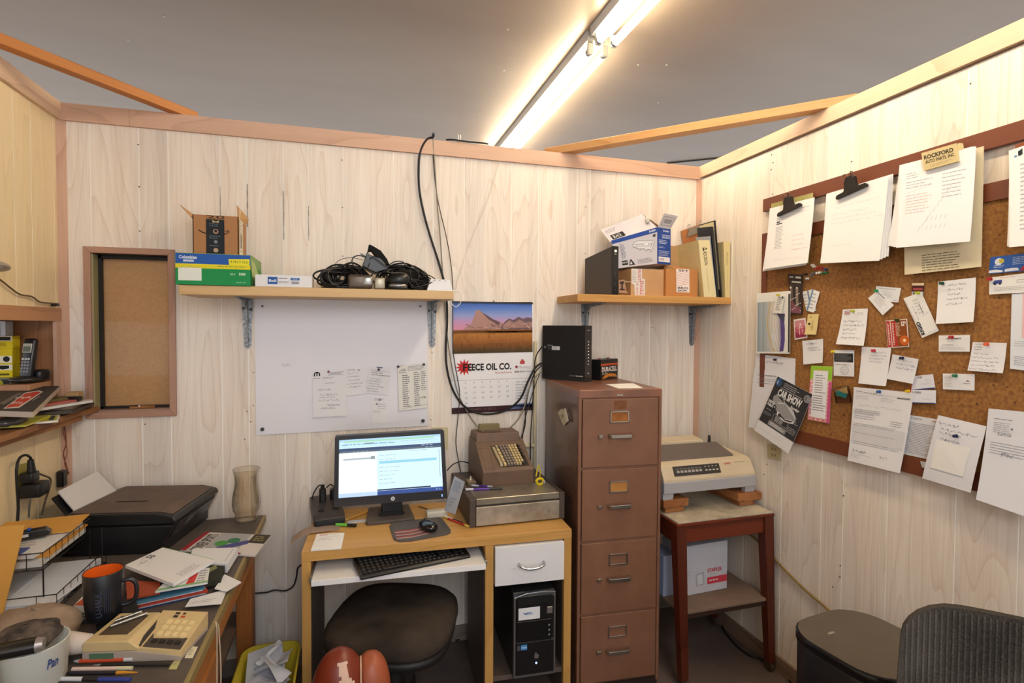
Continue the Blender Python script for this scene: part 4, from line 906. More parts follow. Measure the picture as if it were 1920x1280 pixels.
scr.rect(0, .155, 1, .2, em('#33486e')); scr.rect(0, .2, 1, .232, em('#54626e')); scr.words(.8, .165, .97, .185, 1, em('#cfdbe8'), wmin=.02, wmax=.04); scr.words(.84, .208, .98, .222, 1, em('#cfdbe8'), wmin=.02, wmax=.04); scr.words(.03, .208, .3, .222, 1, em('#9fb0bd'), wmin=.02, wmax=.04)
scr.rect(0, .232, .36, .93, em('#eef8ff')); scr.rect(.04, .33, .33, .36, em('#a8b4ba')); scr.rect(.3, .31, .34, .365, em('#8e999f')); scr.line([(.36, .3), (.36, .7)], .001, em('#a9c2cc'))
for i in range(8): scr.words(.38, .3+i*.07, .6, .32+i*.07, 1, em('#8fb2c4'), wmin=.02, wmax=.06)
scr.rect(.38, .41, .95, .455, em('#8fcbe2')); scr.rect(.975, .26, .98, .75, em('#7f9fb0')); scr.words(.68, .25, .92, .265, 1, em('#6a8da0'), wmin=.02)
scr.rect(0, .93, 1, 1, em('#2f4a8c')); scr.rect(0, .93, .36, 1, em('#b9d0ee')); scr.rect(.36, .90, .88, .925, em('#1d2c50')); scr.rect(.88, .885, .965, .91, em('#d8e6f0')); scr.words(.93, .95, .99, .98, 2, em('#a9c0e8'), wmin=.01, wmax=.03)
scr.done(so)
c = S.p(.505, .938, .004); lg = part('emblem', MB().cyl(c, c+Vector((0, -.002, 0)), .0088, n=18), mat('#d5d9dd', .4), r)
c2 = S.p(.95, .945, .004); part('power_button', MB().box(c2.x-.002, c2.x+.002, c2.y-.003, c2.y, c2.z-.005, c2.z+.005), emis('#8fc7ff', .7, 'blue_led'), r)
S2 = Sheet(c+Vector((-.0075, -.0022, .0075)), c+Vector((.0075, -.0022, .0075)), c+Vector((.0075, -.0022, -.0075)), c+Vector((-.0075, -.0022, -.0075))); S2.text('hp', .2, .2, .8, .85, '#4c5660', .02, .3); S2.done(lg)
part('neck', MB().box(1.272, 1.362, -.262, -.238, .772, .87, .004), BK, r)
m = MB(); m.prism([(1.212, -.345), (1.40, -.345), (1.408, -.33), (1.40, -.15), (1.22, -.15), (1.205, -.33)], 'z', .7505, .764, bev=.002); part('base', m, mat('#5b514b', .45, mott=.6, ms=9, h2='#3b3532'), r)
part('neck_foot', MB().box(1.262, 1.37, -.28, -.2, .764, .775, .003), BK, r)
# things on the desk top
r = thing('battery_backup', 'black plug block with sloping dusty top on the left back of the desk', 'power block', M=frame(1.038, -.15, .7505, 8))
m = MB(); m.prism([(-.16, 0), (-.155, .03), (-.13, .045), (.09, .06), (.12, .05), (.12, 0)], 'x', -.062, .062, bev=.006); part('case', m, mat('#3a3533', .45, mott=.6, ms=14, h2='#59504a'), r)
part('front_lip', MB().box(-.06, .06, -.165, -.15, .002, .028, .006), mat('#22262c', .35), r); part('socket', MB().cyl((-.03, -.09, .047), (-.03, -.09, .051), .012, n=12), BK, r); part('socket', MB().cyl((.03, -.085, .048), (.03, -.085, .052), .012, n=12), BK, r)
part('plug', MB().box(-.028, .0, .0, .03, .05, .115, .005).cyl((-.014, .015, .11), (-.014, .015, .13), .008), BK, r); part('plug', MB().box(.02, .06, .02, .06, .05, .1, .006), BK, r)
m = MB(); m.tube([U(607, 912, y=-.11), U(598, 910, y=-.1), U(588, 925, y=-.1), U(585, 942, y=-.1), U(588, 958, y=-.08)], .003, n=6); solo('cable', m, BK, 'black cord curving from the plug block down the left side', 'cable')
m = MB(); m.tube([U(612, 914, y=-.11), U(620, 908, y=-.1), U(630, 916, y=-.1), U(638, 925, y=-.1)], .003, n=6); solo('cable', m, BK, 'black cord from the plug block going behind the monitor', 'cable')
# warped veneer strip curling off the desk's left end
m = MB(); pts = [(1.10, -.335, .7535), (1.04, -.345, .757), (.99, -.35, .757), (.95, -.36, .748), (.915, -.375, .728)]
vs = [];
for x, y, z in pts: vs += [(x, y-.03, z), (x, y+.05, z), (x, y+.05, z-.003), (x, y-.03, z-.003)]
fs = []
for i in range(len(pts)-1):
    a = i*4
    for k in range(4): fs.append((a+k, a+4+k, a+4+(k+1) % 4, a+(k+1) % 4))
fs += [(0, 1, 2, 3), (19, 18, 17, 16)]; m.add(vs, fs, smooth=False); solo('bent_board', m, mat('#9a8474', .6), 'thin curled brown board sticking out past the left end of the desk', 'board')
def penthing(name, label, cat, a, b, r, cols, group=None):
    """a pen lying from a to b: list of (fraction, colour) segments, tapering tip"""
    a = Vector(a); b = Vector(b); rt = thing(name, label, cat, loc=((a+b)/2)-Vector((0, 0, r)), group=group); t = 0
    for i, (f, c, nm) in enumerate(cols):
        p = a.lerp(b, t); q = a.lerp(b, min(1, t+f)); r0 = r*(.35 if nm == 'tip' and i == 0 else 1); r1 = r*(.3 if nm == 'tip' and i > 0 else 1)
        part(nm, MB().cyl(p, q, r0, r1, n=9), mat(c, .35, spec=.5), rt); t += f
    return rt
def onz(px, py, z, r=.0045): q = U(px, py, z=z); q.z = z+r+.0005; return q
penthing('highlighter', 'green highlighter pen with black cap on the front left of the desk', 'pen', onz(625, 986, .75, .007), onz(668, 988, .75, .007), .0065, [(.12, '#3a3a3a', 'tip'), (.5, '#6cc04a', 'barrel'), (.38, '#17181a', 'cap')])
penthing('pencil', 'yellow-orange pencil lying diagonally left of the monitor base', 'pencil', onz(645, 977, .75, .004), onz(700, 957, .75, .004), .0038, [(.12, '#d9b47a', 'tip'), (.78, '#d79a3c', 'barrel'), (.1, '#b07a70', 'eraser')])
def dr(S): S.rect(.12, .06, .4, .13, '#c79a9a'); S.words(.5, .07, .75, .11, 1, '#a9a9b0'); S.scrawl(.12, .18, .85, .48, 3, '#8a8a94', .0008)
flat('note_pad', 'square white note pad with red heading near the front left corner of the desk', 'note', [(594, 1001), (646, 998), (640, 1026), (583, 1030)], .757, '#eceae6', dr, .0065)
# mouse pad and mouse
MPt = [(730, 985), (736, 978), (822, 969), (830, 972), (845, 992), (845, 997), (838, 1001), (770, 1013), (748, 1014), (738, 1010)]
P = [U(a, b, z=.7545) for a, b in MPt]; r = thing('mouse_pad', 'grey patterned mouse pad with red and white stripes in front of the monitor', 'mouse pad', loc=(1.42, -.45, .7502))
m = MB(); m.prism([(q.x, q.y) for q in P], 'z', .7503, .7543); part('mat', m, mat('#55504e', .7), r)
S = Sheet(U(732, 980, z=.7545), U(826, 970, z=.7545), U(846, 999, z=.7545), U(742, 1014, z=.7545))
for i in range(3): S.poly([(.02, .48+i*.16), (.3, .50+i*.16), (.62, .44+i*.16), (.62, .5+i*.16), (.3, .58+i*.16), (.02, .55+i*.16)], '#8f4b48'); S.poly([(.03, .55+i*.16), (.3, .58+i*.16), (.62, .50+i*.16), (.62, .54+i*.16), (.3, .63+i*.16), (.03, .60+i*.16)], '#b39c94')
for i in range(40):
    u = .04+(i % 10)*.05; v = .08+(i//10)*.1; S.rect(u, v, u+.022, v+.02, '#8d8a88')
S.done(r)
p = U(803, 985, z=.77); r = thing('mouse', 'glossy black computer mouse on the right of the mouse pad', 'mouse', M=frame(p.x, p.y, .755, 20)); part('shell', MB().ell((0, 0, .015), (.031, .052, .019), pw=.85), mat('#0f0f11', .15, spec=.7), r); part('wheel', MB().cyl((-.003, .03, .031), (.003, .03, .031), .007, n=12), mat('#3a3a3c', .5), r)
m = MB(); m.tube([onz(808, 968, .755, .002), onz(815, 962, .75, .002), onz(800, 955, .75, .002), onz(785, 950, .75, .002)], .0018, n=6); solo('cable', m, BK, 'thin black mouse cable running back under the monitor', 'cable')
# white soap-like block, books under monitor
solo('white_block', MB().box(1.462, 1.552, -.33, -.285, .7505, .778, .004, seg=2), mat('#cbc8bd', .5), 'small white block behind the mouse pad', 'block')
solo('paper_slip', MB().box(1.13, 1.22, -.30, -.27, .751, .7535), mat('#c9ccd2', .5), 'pale slip lying under the left side of the monitor', 'paper')
# leaning sheet against the register
def dr(S): S.words(.15, .08, .9, .4, 7, '#8f939c'); S.words(.2, .55, .8, .85, 3, '#a9adb5')
yb = -.485
c4 = [U(852, 892, y=-.36), U(871, 903, y=-.5), U(853, 964, y=-.5), U(832, 957, y=-.36)]
c4[2].z = max(c4[2].z, .752); c4[3].z = max(c4[3].z, .752)
paper('leaning_sheet', 'white printed card leaning on the left side of the cash register base', 'paper', c4, '#c6c8d0', .001, draw=dr)
penthing('ballpoint_pen', 'black-tipped white pen on the desk pointing to the register', 'pen', onz(820, 964, .75), onz(866, 982, .75), .0048, [(.3, '#16171a', 'tip'), (.35, '#d7dade', 'barrel'), (.35, '#151827', 'cap')])
penthing('ballpoint_pen', 'red pen with yellow end at the register base corner', 'pen', onz(832, 971, .75), onz(880, 989, .75), .0048, [(.18, '#d6b43a', 'tip'), (.66, '#b5301f', 'barrel'), (.16, '#e0c350', 'cap')])

# ------------------------------------------------------------ cash register
BRW = mat('#6f5848', .5, mott=.5, ms=10, h2='#574338', bump=.05); BRWD = mat('#4d433d', .5, mott=.4, ms=9, h2='#5f5249'); STLD = mat('#b9b0a2', .38, .45, mott=.8, ms=11, h2='#7d725f')
x0, x1, y0, y1, z0, z1 = 1.618, 2.042, -.485, -.045, .7505, .867
r = thing('cash_register', 'old brown cash register with rows of keys on a steel-fronted drawer base', 'cash register', loc=((x0+x1)/2, (y0+y1)/2, .75))
bs = part('drawer_base', MB().box(x0, x1, y0+.012, y1, z0, z1, .003).box(x0, x0+.026, y0, y0+.02, z0, z1, .002).box(x1-.026, x1, y0, y0+.02, z0, z1, .002), BRWD, r)
part('steel_top', MB().box(x0+.027, x1-.027, y0-.004, -.33, z1-.024, z1+.0035, .002), mat('#aaa292', .3, .65, mott=.7, ms=9, h2='#857b68'), r)
dd = part('cash_drawer', MB().box(x0+.027, x1-.027, y0-.006, y0+.01, z0+.006, z1-.032, .0015), STLD, r)
part('lock', MB().cyl((x1-.075, y0-.012, z0+.04), (x1-.075, y0-.004, z0+.04), .007, n=12), STL, dd)
prof = [(-.335, .8685), (-.340, .938), (-.332, .946), (-.185, 1.036), (-.17, 1.044), (-.165, 1.075), (-.15, 1.083), (-.055, 1.083), (-.035, 1.07), (-.03, .8685)]
hx0, hx1 = 1.708, 1.948
b_ = part('body', MB().prism([(a, b) for a, b in prof[:5]]+[(-.04, 1.044), (-.03, .8685)], 'x', hx0, hx1, bev=.004), BRW, r)
part('top_hood', MB().prism([(-.18, 1.036), (-.165, 1.078), (-.05, 1.078), (-.035, 1.036)], 'x', hx0+.006, hx1-.018, bev=.005), BRW, r)
sg = part('sign_plate', MB().box(1.742, 1.845, -.115, -.09, 1.078, 1.112, .002), mat('#7c6f4c', .5), r); part('sign_cap', MB().box(1.745, 1.848, -.14, -.085, 1.078, 1.084, .002), BRW, r)
pn = Vector((0, -(1.036-.946), (.332-.185)*1.0)).normalized(); PA = Vector((1.8, -.185, 1.036))
def kp(px, py): return UPl(px, py, PA, pn)
KS = Sheet(kp(920, 837), kp(973, 834), kp(991, 871), kp(938.5, 875))
KS.n = pn
def keyat(u0, v0, u1, v1, h, m, nm='key'):
    mb = MB(); du = (u1-u0)*.12; dv = (v1-v0)*.12
    mb.add([KS.p(u0, v1, 0), KS.p(u1, v1, 0), KS.p(u1, v0, 0), KS.p(u0, v0, 0), KS.p(u0+du, v1-dv, h), KS.p(u1-du, v1-dv, h), KS.p(u1-du, v0+dv, h), KS.p(u0+du, v0+dv, h)], [(4, 5, 6, 7), (0, 1, 5, 4), (1, 2, 6, 5), (2, 3, 7, 6), (3, 0, 4, 7)]); part(nm, mb, m, b_)
part('key_bed', MB().add([KS.p(-.02, -.03, .001), KS.p(-.02, 1.03, .001), KS.p(1.02, 1.03, .001), KS.p(1.02, -.03, .001)], [(0, 1, 2, 3)]), mat('#2c221b', .7), b_)
CK = mat('#c9b483', .5); BKK = mat('#8c7f72', .5); KD = mat('#3a2f29', .5); KT = mat('#a89878', .5)
keyat(.0, .0, .10, 1, .011, KT, 'bar_key')
for i in range(6): keyat(.13, i/6+.01, .23, (i+1)/6-.01, .010, CK if i else KT)
for c in range(6):
    for k in range(8):
        u = .27+c*.103; keyat(u, k/8+.008, u+.082, (k+1)/8-.012, .010, [BKK, BKK, BKK, CK, CK, CK][c] if not (c == 5 and k > 6) else KD)
for k in range(4): keyat(.9, k/6+.01, .98, (k+1)/6-.01, .014, KD)
# engraved outline left of the keys
PS = Sheet(kp(899, 841), kp(916, 840), kp(927, 880), kp(912, 882)); PS.n = pn; PS.box(0, 0, 1, 1, .0014, '#42362e'); PS.done(b_)
q = U(1010, 890, y=-.33); yel = mat('#d3bb16', .45)
r2 = thing('tape_measure', 'yellow cloth tape or cord coil at the right front of the cash register', 'tape', loc=(1.965, -.37, z1))
part('coil', MB().tube([(1.965+.016*cos(t)*(1+.1*sin(3*t)), -.375, z1+.022+.014*sin(t)) for t in [i*.9 for i in range(14)]], .006, n=7), yel, r2)
part('strap', MB().tube([U(1005, 893, y=-.35), U(1007, 882, y=-.345), U(1010, 872, y=-.345), U(1013, 884, y=-.345), U(1012, 893, y=-.35)], .003, n=6), yel, r2)
part('clasp', MB().box(1.978, 1.99, -.385, -.37, z1+.012, z1+.026, .002), STL, r2)
# loose lock-cylinder block and pens on the base's left
r2 = thing('metal_stub', 'small brown metal block with a pointed brass top left of the register body', 'block', loc=(1.675, -.26, z1+.001)); part('block', MB().box(1.652, 1.69, -.29, -.235, z1+.001, z1+.02, .002), mat('#7a6a54', .5), r2); part('point', MB().cyl((1.67, -.26, z1+.02), (1.67, -.26, z1+.038), .009, .003, n=10), mat('#b7aa94', .35, .5), r2)
def onb(px, py): q = U(px, py, z=z1+.004); q.z = z1+.009; return q
penthing('ballpoint_pen', 'clear and purple ballpoint lying on the register base, nearest the body', 'pen', onb(884, 912), onb(924, 914), .0045, [(.35, '#aab0c6', 'barrel'), (.4, '#4c2c84', 'grip'), (.25, '#a9adb8', 'cap')])
penthing('ballpoint_pen', 'purple pen with black cap across the front edge of the register top', 'pen', onb(864, 920)+Vector((.01, 0, 0)), onb(942, 917), .005, [(.06, '#1d1d1f', 'tip'), (.2, '#d4d4da', 'barrel'), (.4, '#5a2ba2', 'grip'), (.34, '#1b1b1f', 'cap')])
m = MB(); m.tube([U(838, 882, y=-.1), U(850, 870, y=-.1), U(865, 865, y=-.1), U(880, 868, y=-.1)], .003, n=6); solo('cable', m, BK, 'short black cable arching between the monitor and the register body', 'cable')

# ------------------------------------------------------------ computer tower in the desk's right bay
M = frame(1.775, -.605, .1605, -3.09); r = thing('computer_tower', 'black computer tower with silver trim and white service label in the desk bay', 'computer', M=M)
w, hgt = .178, .352
part('case', MB().box(0, w, .012, .40, 0, hgt-.006, .003), mat('#26282b', .35, spec=.5), r); part('front_frame', MB().prism([(0, 0), (w, 0), (w, hgt-.008), (w*.75, hgt-.002), (w*.3, hgt-.004), (0, hgt-.018)], 'y', -.004, .014, bev=.003), mat('#8c8f93', .3, .8), r)
part('front_panel', MB().box(.008, w-.008, -.008, 0, .012, hgt-.02, .003), mat('#131315', .25, spec=.6), r)
part('optical_drive', MB().box(.014, w-.014, -.0105, -.007, .30, .338, .001), mat('#1c1c1f', .3), r); part('drive_bay', MB().box(.014, w-.02, -.0100, -.007, .15, .235, .001), mat('#101012', .3), r)
part('power_button', MB().cyl((w*.53, -.013, .088), (w*.53, -.007, .088), .010, n=16), STL, r); part('power_light', MB().cyl((w*.53, -.010, .058), (w*.53, -.007, .058), .004, n=10), emis('#9fb8ff', 1.5, 'tower_led'), r)
part('chrome_badge', MB().box(w-.04, w-.016, -.011, -.007, .258, .285, .001), STL, r); part('trim_strip', MB().box(.012, w-.01, -.0095, -.006, .145, .153, .001), mat('#55585c', .3, .6), r)
S = Sheet((.018, -.0115, .292), (.108, -.0115, .292), (.108, -.0115, .243), (.018, -.0115, .243)); o = part('service_label', S.body(.0006), mat('#e4e6ea', .4), r, 'white sticker with blue logo'); S.scrawl(.22, .3, .75, .55, 1, '#2f5fa4', .0016); S.text('MICRO', .3, .45, .68, .6, '#2f5fa4', .01); S.done(o)
S = Sheet((.014, -.0088, .14), (.055, -.0088, .14), (.055, -.0088, .118), (.014, -.0088, .118)); S.rect(.0, .05, .32, 1, '#4a4c52'); S.rect(.38, 0, 1, 1, '#3d86c6'); S.text('intel', .45, .3, .95, .7, '#dfeefa', .01); S.done(r)
for zz in (.21, .19, .17): part('jack', MB().cyl((w-.03, -.011, zz), (w-.03, -.009, zz), .004, n=8), mat('#85878a', .4), r)

# ------------------------------------------------------------ filing cabinet
FM = frame(2.076, -.551, 0, -4.42); r = thing('filing_cabinet', 'tall brown steel filing cabinet with four drawers beside the desk', 'filing cabinet', M=FM)
FB = mat('#865e48', .42, mott=.55, ms=7, h2='#704a37', bump=.04, bs=300, spec=.5); FBS = mat('#6d4d3e', .25, mott=.5, ms=5, h2='#584138', spec=.7); FBD = mat('#2c1e18', .7)
cw, cd, ch = .383, .515, 1.32
part('shell', MB().box(0, cw, .012, cd, .02, ch-.03, .002), FBS, r); part('top_cover', MB().box(-.001, cw+.001, -.002, cd, ch-.036, ch, .003), mat('#905f49', .35, mott=.8, ms=6, h2='#5e443a', spec=.6), r); part('plinth', MB().box(.004, cw-.004, .006, cd-.01, 0, .03), FBD, r)
part('face_frame', MB().box(0, .0135, -.001, .013, .02, ch-.03, .001).box(cw-.0135, cw, -.001, .013, .02, ch-.03, .001), FB, r)
RUST = mat('#a8672c', .7, mott=.7, ms=30, h2='#7a4a22'); CHR = mat('#b9b5ae', .22, .95)
for i, (za, zb) in enumerate(((.986, 1.280), (.669, .976), (.350, .658), (.045, .340))):
    part('rail', MB().box(.0135, cw-.0135, .004, .014, zb, zb+.011), FB, r)
    dwr = part('drawer', MB().box(.017, cw-.017, -.004, .012, za, zb, .002), FB, r)
    cx = .185; zt = zb-.052
    fr = MB(); a, b, zz0, zz1, k = cx-.045, cx+.042, zt-.05, zt, .006
    fr.box(a, b, -.010, -.003, zz1-k, zz1, .001).box(a, b, -.010, -.003, zz0, zz0+k, .001).box(a, a+k, -.010, -.003, zz0, zz1, .001).box(b-k, b, -.010, -.003, zz0, zz1, .001)
    part('label_frame', fr, CHR, dwr)
    if i < 2: part('label_card', MB().box(a+k, b-k, -.0055, -.003, zz0+k, zz1-k), RUST if i == 0 else mat('#b9803f', .7, mott=.5, ms=30, h2='#95642e'), dwr)
    zh = zb-.158; m = MB(); m.prism([(cx-.055, -.004), (cx-.052, -.026), (cx-.044, -.034), (cx+.044, -.034), (cx+.052, -.026), (cx+.055, -.004), (cx+.046, -.004), (cx+.042, -.022), (cx-.042, -.022), (cx-.046, -.004)], 'z', zh-.008, zh+.008, bev=.002); part('handle', m, CHR, dwr)
    part('latch', MB().box(cx-.098, cx-.078, -.016, -.004, zh-.009, zh+.006, .002), CHR, dwr)
    if i == 0: part('rust_patch', MB().box(cx-.025, cx+.03, -.0052, -.0035, zb-.045, zb-.008), mat('#6f4527', .8, mott=.6, ms=60, h2='#8a5a38'), dwr)
part('key_lock', MB().box(.17, .2, -.0045, -.001, ch-.028, ch-.02, .001), CHR, r)
# magnetic clip on its left side
S = Sheet((-.002, .28, 1.2), (-.002, .2, 1.2), (-.002, .2, 1.1), (-.002, .28, 1.1))
P = FM.inverted(); n_ = (-cos(radians(4.42)), sin(radians(4.42)), 0)
q = [UPl(a, b, FM @ Vector((-.001, 0, 0)), (FM.to_3x3() @ Vector((1, 0, 0)))) for a, b in [(1048, 773), (1055, 766), (1067, 788), (1059, 798)]]
rr2 = thing('magnet_clip', 'off-white magnetic spring clip on the left side of the filing cabinet', 'clip', loc=q[3]); S = Sheet(q[0], q[1], q[2], q[3], base=.006)
part('jaw', S.body(.005), mat('#c9c2a4', .5), rr2); S.words(.2, .3, .8, .6, 3, '#6f6a58', wmin=.1, wmax=.3); S.done(rr2)
q = [UPl(a, b, FM @ Vector((-.001, 0, 0)), (FM.to_3x3() @ Vector((1, 0, 0)))) for a, b in [(1062, 767), (1065, 765), (1071, 789), (1066, 792)]]; S = Sheet(*q, base=.014); part('lever', S.body(.003), mat('#d6d0b8', .5), rr2)

# ------------------------------------------------------------ on top of the cabinet
a = Vector((2.095, -.03, 1.3205)); b = Vector((2.237, -.245, 1.3205)); c = Vector((2.288, -.212, 1.3205)); ht = .275
r = thing('router', 'large black router box with a column of lights, on top of the filing cabinet', 'router', loc=(a+c)/2)
up = Vector((0, 0, 1)); d_ = a+(c-b)
m = MB(); o = (a-b).normalized()*.004
part('case', MB().hexa([a+up*.012, b+up*.012, c+up*.012, d_+up*.012], [a+up*ht, b+up*ht, c+up*ht, d_+up*ht]), mat('#131214', .5), r)
part('foot_plate', MB().hexa([a-o, b-o+(b-c)*.02, c-o*2, d_], [a+up*.012, b-o*.5+up*.012, c-o+up*.012, d_+up*.012]), mat('#1d1d1f', .5), r)
S = Sheet(a+up*ht, b+up*ht, b+up*.012, a+up*.012, base=.001); S.words(.13, .375, .27, .392, 1, '#c9c9cc', wmin=.1, wmax=.14); S.rect(.13, .4, .24, .47, '#3b3b3e'); S.rect(.24, .4, .43, .47, '#d4d6da'); S.words(.26, .415, .4, .455, 2, '#8a8a90'); S.disc(.07, .42, .025, '#7c7c80'); S.text('COMCAST', .66, .935, .79, .955, '#a5a5a8'); S.text('BUSINESS', .81, .935, .97, .955, '#e8e8ea', .02); S.done(r)
S = Sheet(b+up*ht, c+up*ht, c+up*.012, b+up*.012, base=.001); S.rect(0, 0, 1, 1, mat('#1c1b1e', .15, spec=.7))
for k in range(8): S.disc(.5, .3+k*.06, .1, '#e9e9ee', r2=.009)
S.rect(.3, .08, .7, .095, '#8a8a8e'); S.disc(.5, .89, .1, '#c6c6ca', r2=.012); S.done(r)
b0 = U(1126, 713, z=1.3205); b1 = U(1158, 708.5, z=1.3205); dn = Vector((-(b1.y-b0.y), b1.x-b0.x, 0)).normalized()*.066; ht = (U(1156, 672, y=b1.y).z-1.3205)
r = thing('battery', 'black and copper lead battery with DURACELL print beside the router', 'battery', loc=(b0+b1)/2)
part('case', MB().hexa([b0, b1, b1+dn, b0+dn], [b0+up*ht, b1+up*ht, b1+dn+up*ht, b0+dn+up*ht]), mat('#151416', .4), r)
S = Sheet(b0+up*ht, b1+up*ht, b1, b0, base=.0008); S.rect(.0, .2, 1, .3, '#c2562b'); S.text('DURACELL', .06, .36, .93, .6, '#efe9e2', .03); S.text('ULTRA', .08, .64, .4, .74, '#d8c9a8', .01); S.poly([(.05, .96), (.2, .78), (.5, .7), (.85, .76), (.97, .92), (.7, .88), (.45, .85), (.3, .92)], '#d08432'); S.poly([(.05, .44), (.14, .34), (.12, .44)], '#efe9e2'); S.done(r)
for t in (.25, .75):
    q = b0.lerp(b1, t)+dn*.5+up*ht; part('terminal', MB().box(q.x-.006, q.x+.006, q.y-.004, q.y+.004, q.z, q.z+.006), mat('#8a4a34', .5), r)
q = U(1166, 703, z=1.3205); m = MB(); m.box(q.x-.02, q.x+.015, q.y-.01, q.y+.02, 1.3205, 1.352, .004).box(q.x+.01, q.x+.04, q.y-.005, q.y+.01, 1.337, 1.352, .003)
solo('black_connector', m, BK, 'small black plug-in adapter right of the battery', 'adapter')
flat('index_card', 'blank white index card on the front right of the filing cabinet top', 'card', [(1136, 720), (1187, 718), (1206, 727), (1160, 728)], 1.3215, '#ecebe8', None, .001)
# ------------------------------------------------------------ printer stand (typing table on casters)
RW = wood('mahogany_stain', '#5e2a1a', '#35130b', axis='z', freq=6, rough=.38, contrast=.8); RWX = wood('mahogany_stain_rail', '#6e2f1b', '#3c170c', axis='x', freq=6, rough=.38, contrast=.8)
TMt = frame(2.502, -.645, 0, .6); TI = TMt.inverted()
r = thing('printer_stand', 'dark red wooden stand on casters holding the dot matrix printer', 'table', M=TMt); tw, td = .518, .41
part('table_top', MB().box(0, tw, 0, td, .722, .734, .002), RWX, r); part('top_sheet', MB().box(.006, tw-.004, .004, td, .734, .741, .001), mat('#c6bca6', .5, mott=.9, ms=9, h2='#8a7f6e'), r)
part('apron', MB().box(.03, tw-.03, .012, .03, .645, .722, .001), RWX, r, ); part('apron', MB().box(.03, tw-.03, td-.03, td-.012, .645, .722), RWX, r)
for x in (.008, tw-.026): part('apron', MB().box(x, x+.018, .03, td-.03, .645, .722), RWX, r)
legs = []
for (xa, ya, sx, sy) in ((.0, .004, .014, -.03), (tw-.052, .004, .012, -.03), (.0, td-.06, .014, .03), (tw-.052, td-.06, .012, .03)):
    m = MB(); w0 = .05; zf = .045; o = Vector((sx, sy, 0)); b4 = [Vector((xa+dx, ya+dy, zf))+o for dx, dy in ((.008, .008), (.042, .008), (.042, .042), (.008, .042))]; t4 = [Vector((xa+dx, ya+dy, .7215)) for dx, dy in ((0, 0), (w0, 0), (w0, w0), (0, w0))]
    m.hexa(b4, t4); l = part('leg', m, RW, r)
    cx, cy = xa+.025+sx, ya+.025+sy
    c_ = part('caster', MB().cyl((cx-.008, cy, .0215), (cx+.008, cy, .0215), .021, n=16).cyl((cx, cy, .025), (cx, cy, .05), .006), mat('#4b3d33', .5), l)
sh = MB(); sh.box(.03, tw-.02, -.0, td-.09, .330, .342, .001); part('lower_shelf', sh, mat('#86705f', .7, mott=.6, ms=6, h2='#6a5446'), r); part('shelf_rail', MB().box(.04, tw-.03, .01, .03, .305, .330), mat('#3a241a', .6), r)
# blocks under the printer
BW = wood('block_wood', '#a26a40', '#74431f', axis='y', freq=6, rough=.6)
def tl(x, y, z): return TMt @ Vector((x, y, z))
def wblock(x0, x1, y0, y1, z0, z1, lab): return solo('wood_block', MB().box(x0, x1, y0, y1, z0, z1, .002), BW, lab, 'wood block', 'wood blocks under the printer', M=TMt)
for (x0, x1, y0, y1, z0, z1, lab) in ((.02, .12, .125, .36, .7415, .768, 'lower wood block under the left foot of the printer'), (.005, .137, .115, .37, .7685, .803, 'upper wood block under the left foot of the printer'), (.415, .50, .11, .37, .7415, .768, 'lower wood block under the right foot of the printer'), (.395, .53, .095, .38, .7685, .803, 'upper wood block under the right foot of the printer')):
    wblock(x0, x1, y0, y1, z0, z1, lab)
# dot matrix printer
PC = mat('#d2c2a6', .45, mott=.4, ms=6, h2='#b8a382'); PG = mat('#a9a8ab', .5); PD = mat('#6c625c', .5, mott=.4, ms=9, h2='#5a504b')
PM = TMt @ Matrix.Translation((0, .115, .8035)); r = thing('dot_matrix_printer', 'old cream and grey dot matrix printer with dark lid raised on wood blocks', 'printer', M=PM); x0, x1 = .004, .505
for a in (x0, x1-.052):
    for b0, b1 in ((.004, .03), (.20, .24)): part('foot', MB().prism([(a, 0), (a+.052, 0), (a+.056, .03), (a, .03)], 'y', b0, b1), PG, r)
part('lower_case', MB().prism([(-.004, .028), (-.004, .078), (.02, .088), (.29, .088), (.30, .028), (.03, .022)], 'x', x0, x1, bev=.003), PG, r)
part('upper_case', MB().prism([(-.002, .078), (.0, .092), (.03, .150), (.06, .160), (.30, .175), (.30, .088), (.02, .086)], 'x', x0, x1, bev=.004), PC, r)
part('lid', MB().prism([(.066, .1585), (.072, .170), (.20, .205), (.21, .172)], 'x', x0+.006, x1-.07, bev=.003), PD, r)
part('rear_cover', MB().prism([(.205, .16), (.21, .215), (.29, .225), (.30, .165)], 'x', x0+.0, x1-.14, bev=.004), PC, r)
part('knob', MB().cyl((x1-.10, .215, .200), (x1-.10, .215, .235), .008, .006, n=10), BK, r)
part('side_hump', MB().prism([(.02, .12), (.06, .158), (.26, .172), (.26, .12)], 'x', x1-.065, x1+.0, bev=.006), PC, r)
P0 = Vector((0, .012, .118)); P1 = Vector((0, .06, .155))
PS = Sheet((x0, .0595, .1555), (x1, .0595, .1555), (x1, .0035, .086), (x0, .0035, .086)); PS.c = [Vector((x0, .030, .150)), Vector((x1, .030, .150)), Vector((x1, .0, .092)), Vector((x0, .0, .092))]; PS.n = Vector((0, -.058, .030)).normalized(); PS.base = .0012
PS2 = Sheet(PS.p(.12, .12), PS.p(.62, .12), PS.p(.62, .80), PS.p(.12, .80), base=.002); cpn = part('control_panel', PS2.body(.003), mat('#3b3734', .4), r, 'dark panel with buttons and lights')
for i in range(7): PS2.rect(.06+i*.08, .45, .12+i*.08, .7, '#a5a19a'); PS2.rect(.06+i*.08, .25, .12+i*.08, .32, '#8d8a85')
for i in range(4): PS2.rect(.67+i*.08, .55, .72+i*.08, .68, '#c7c3b4'); PS2.rect(.67+i*.08, .2, .70+i*.08, .28, '#c7c3b4')
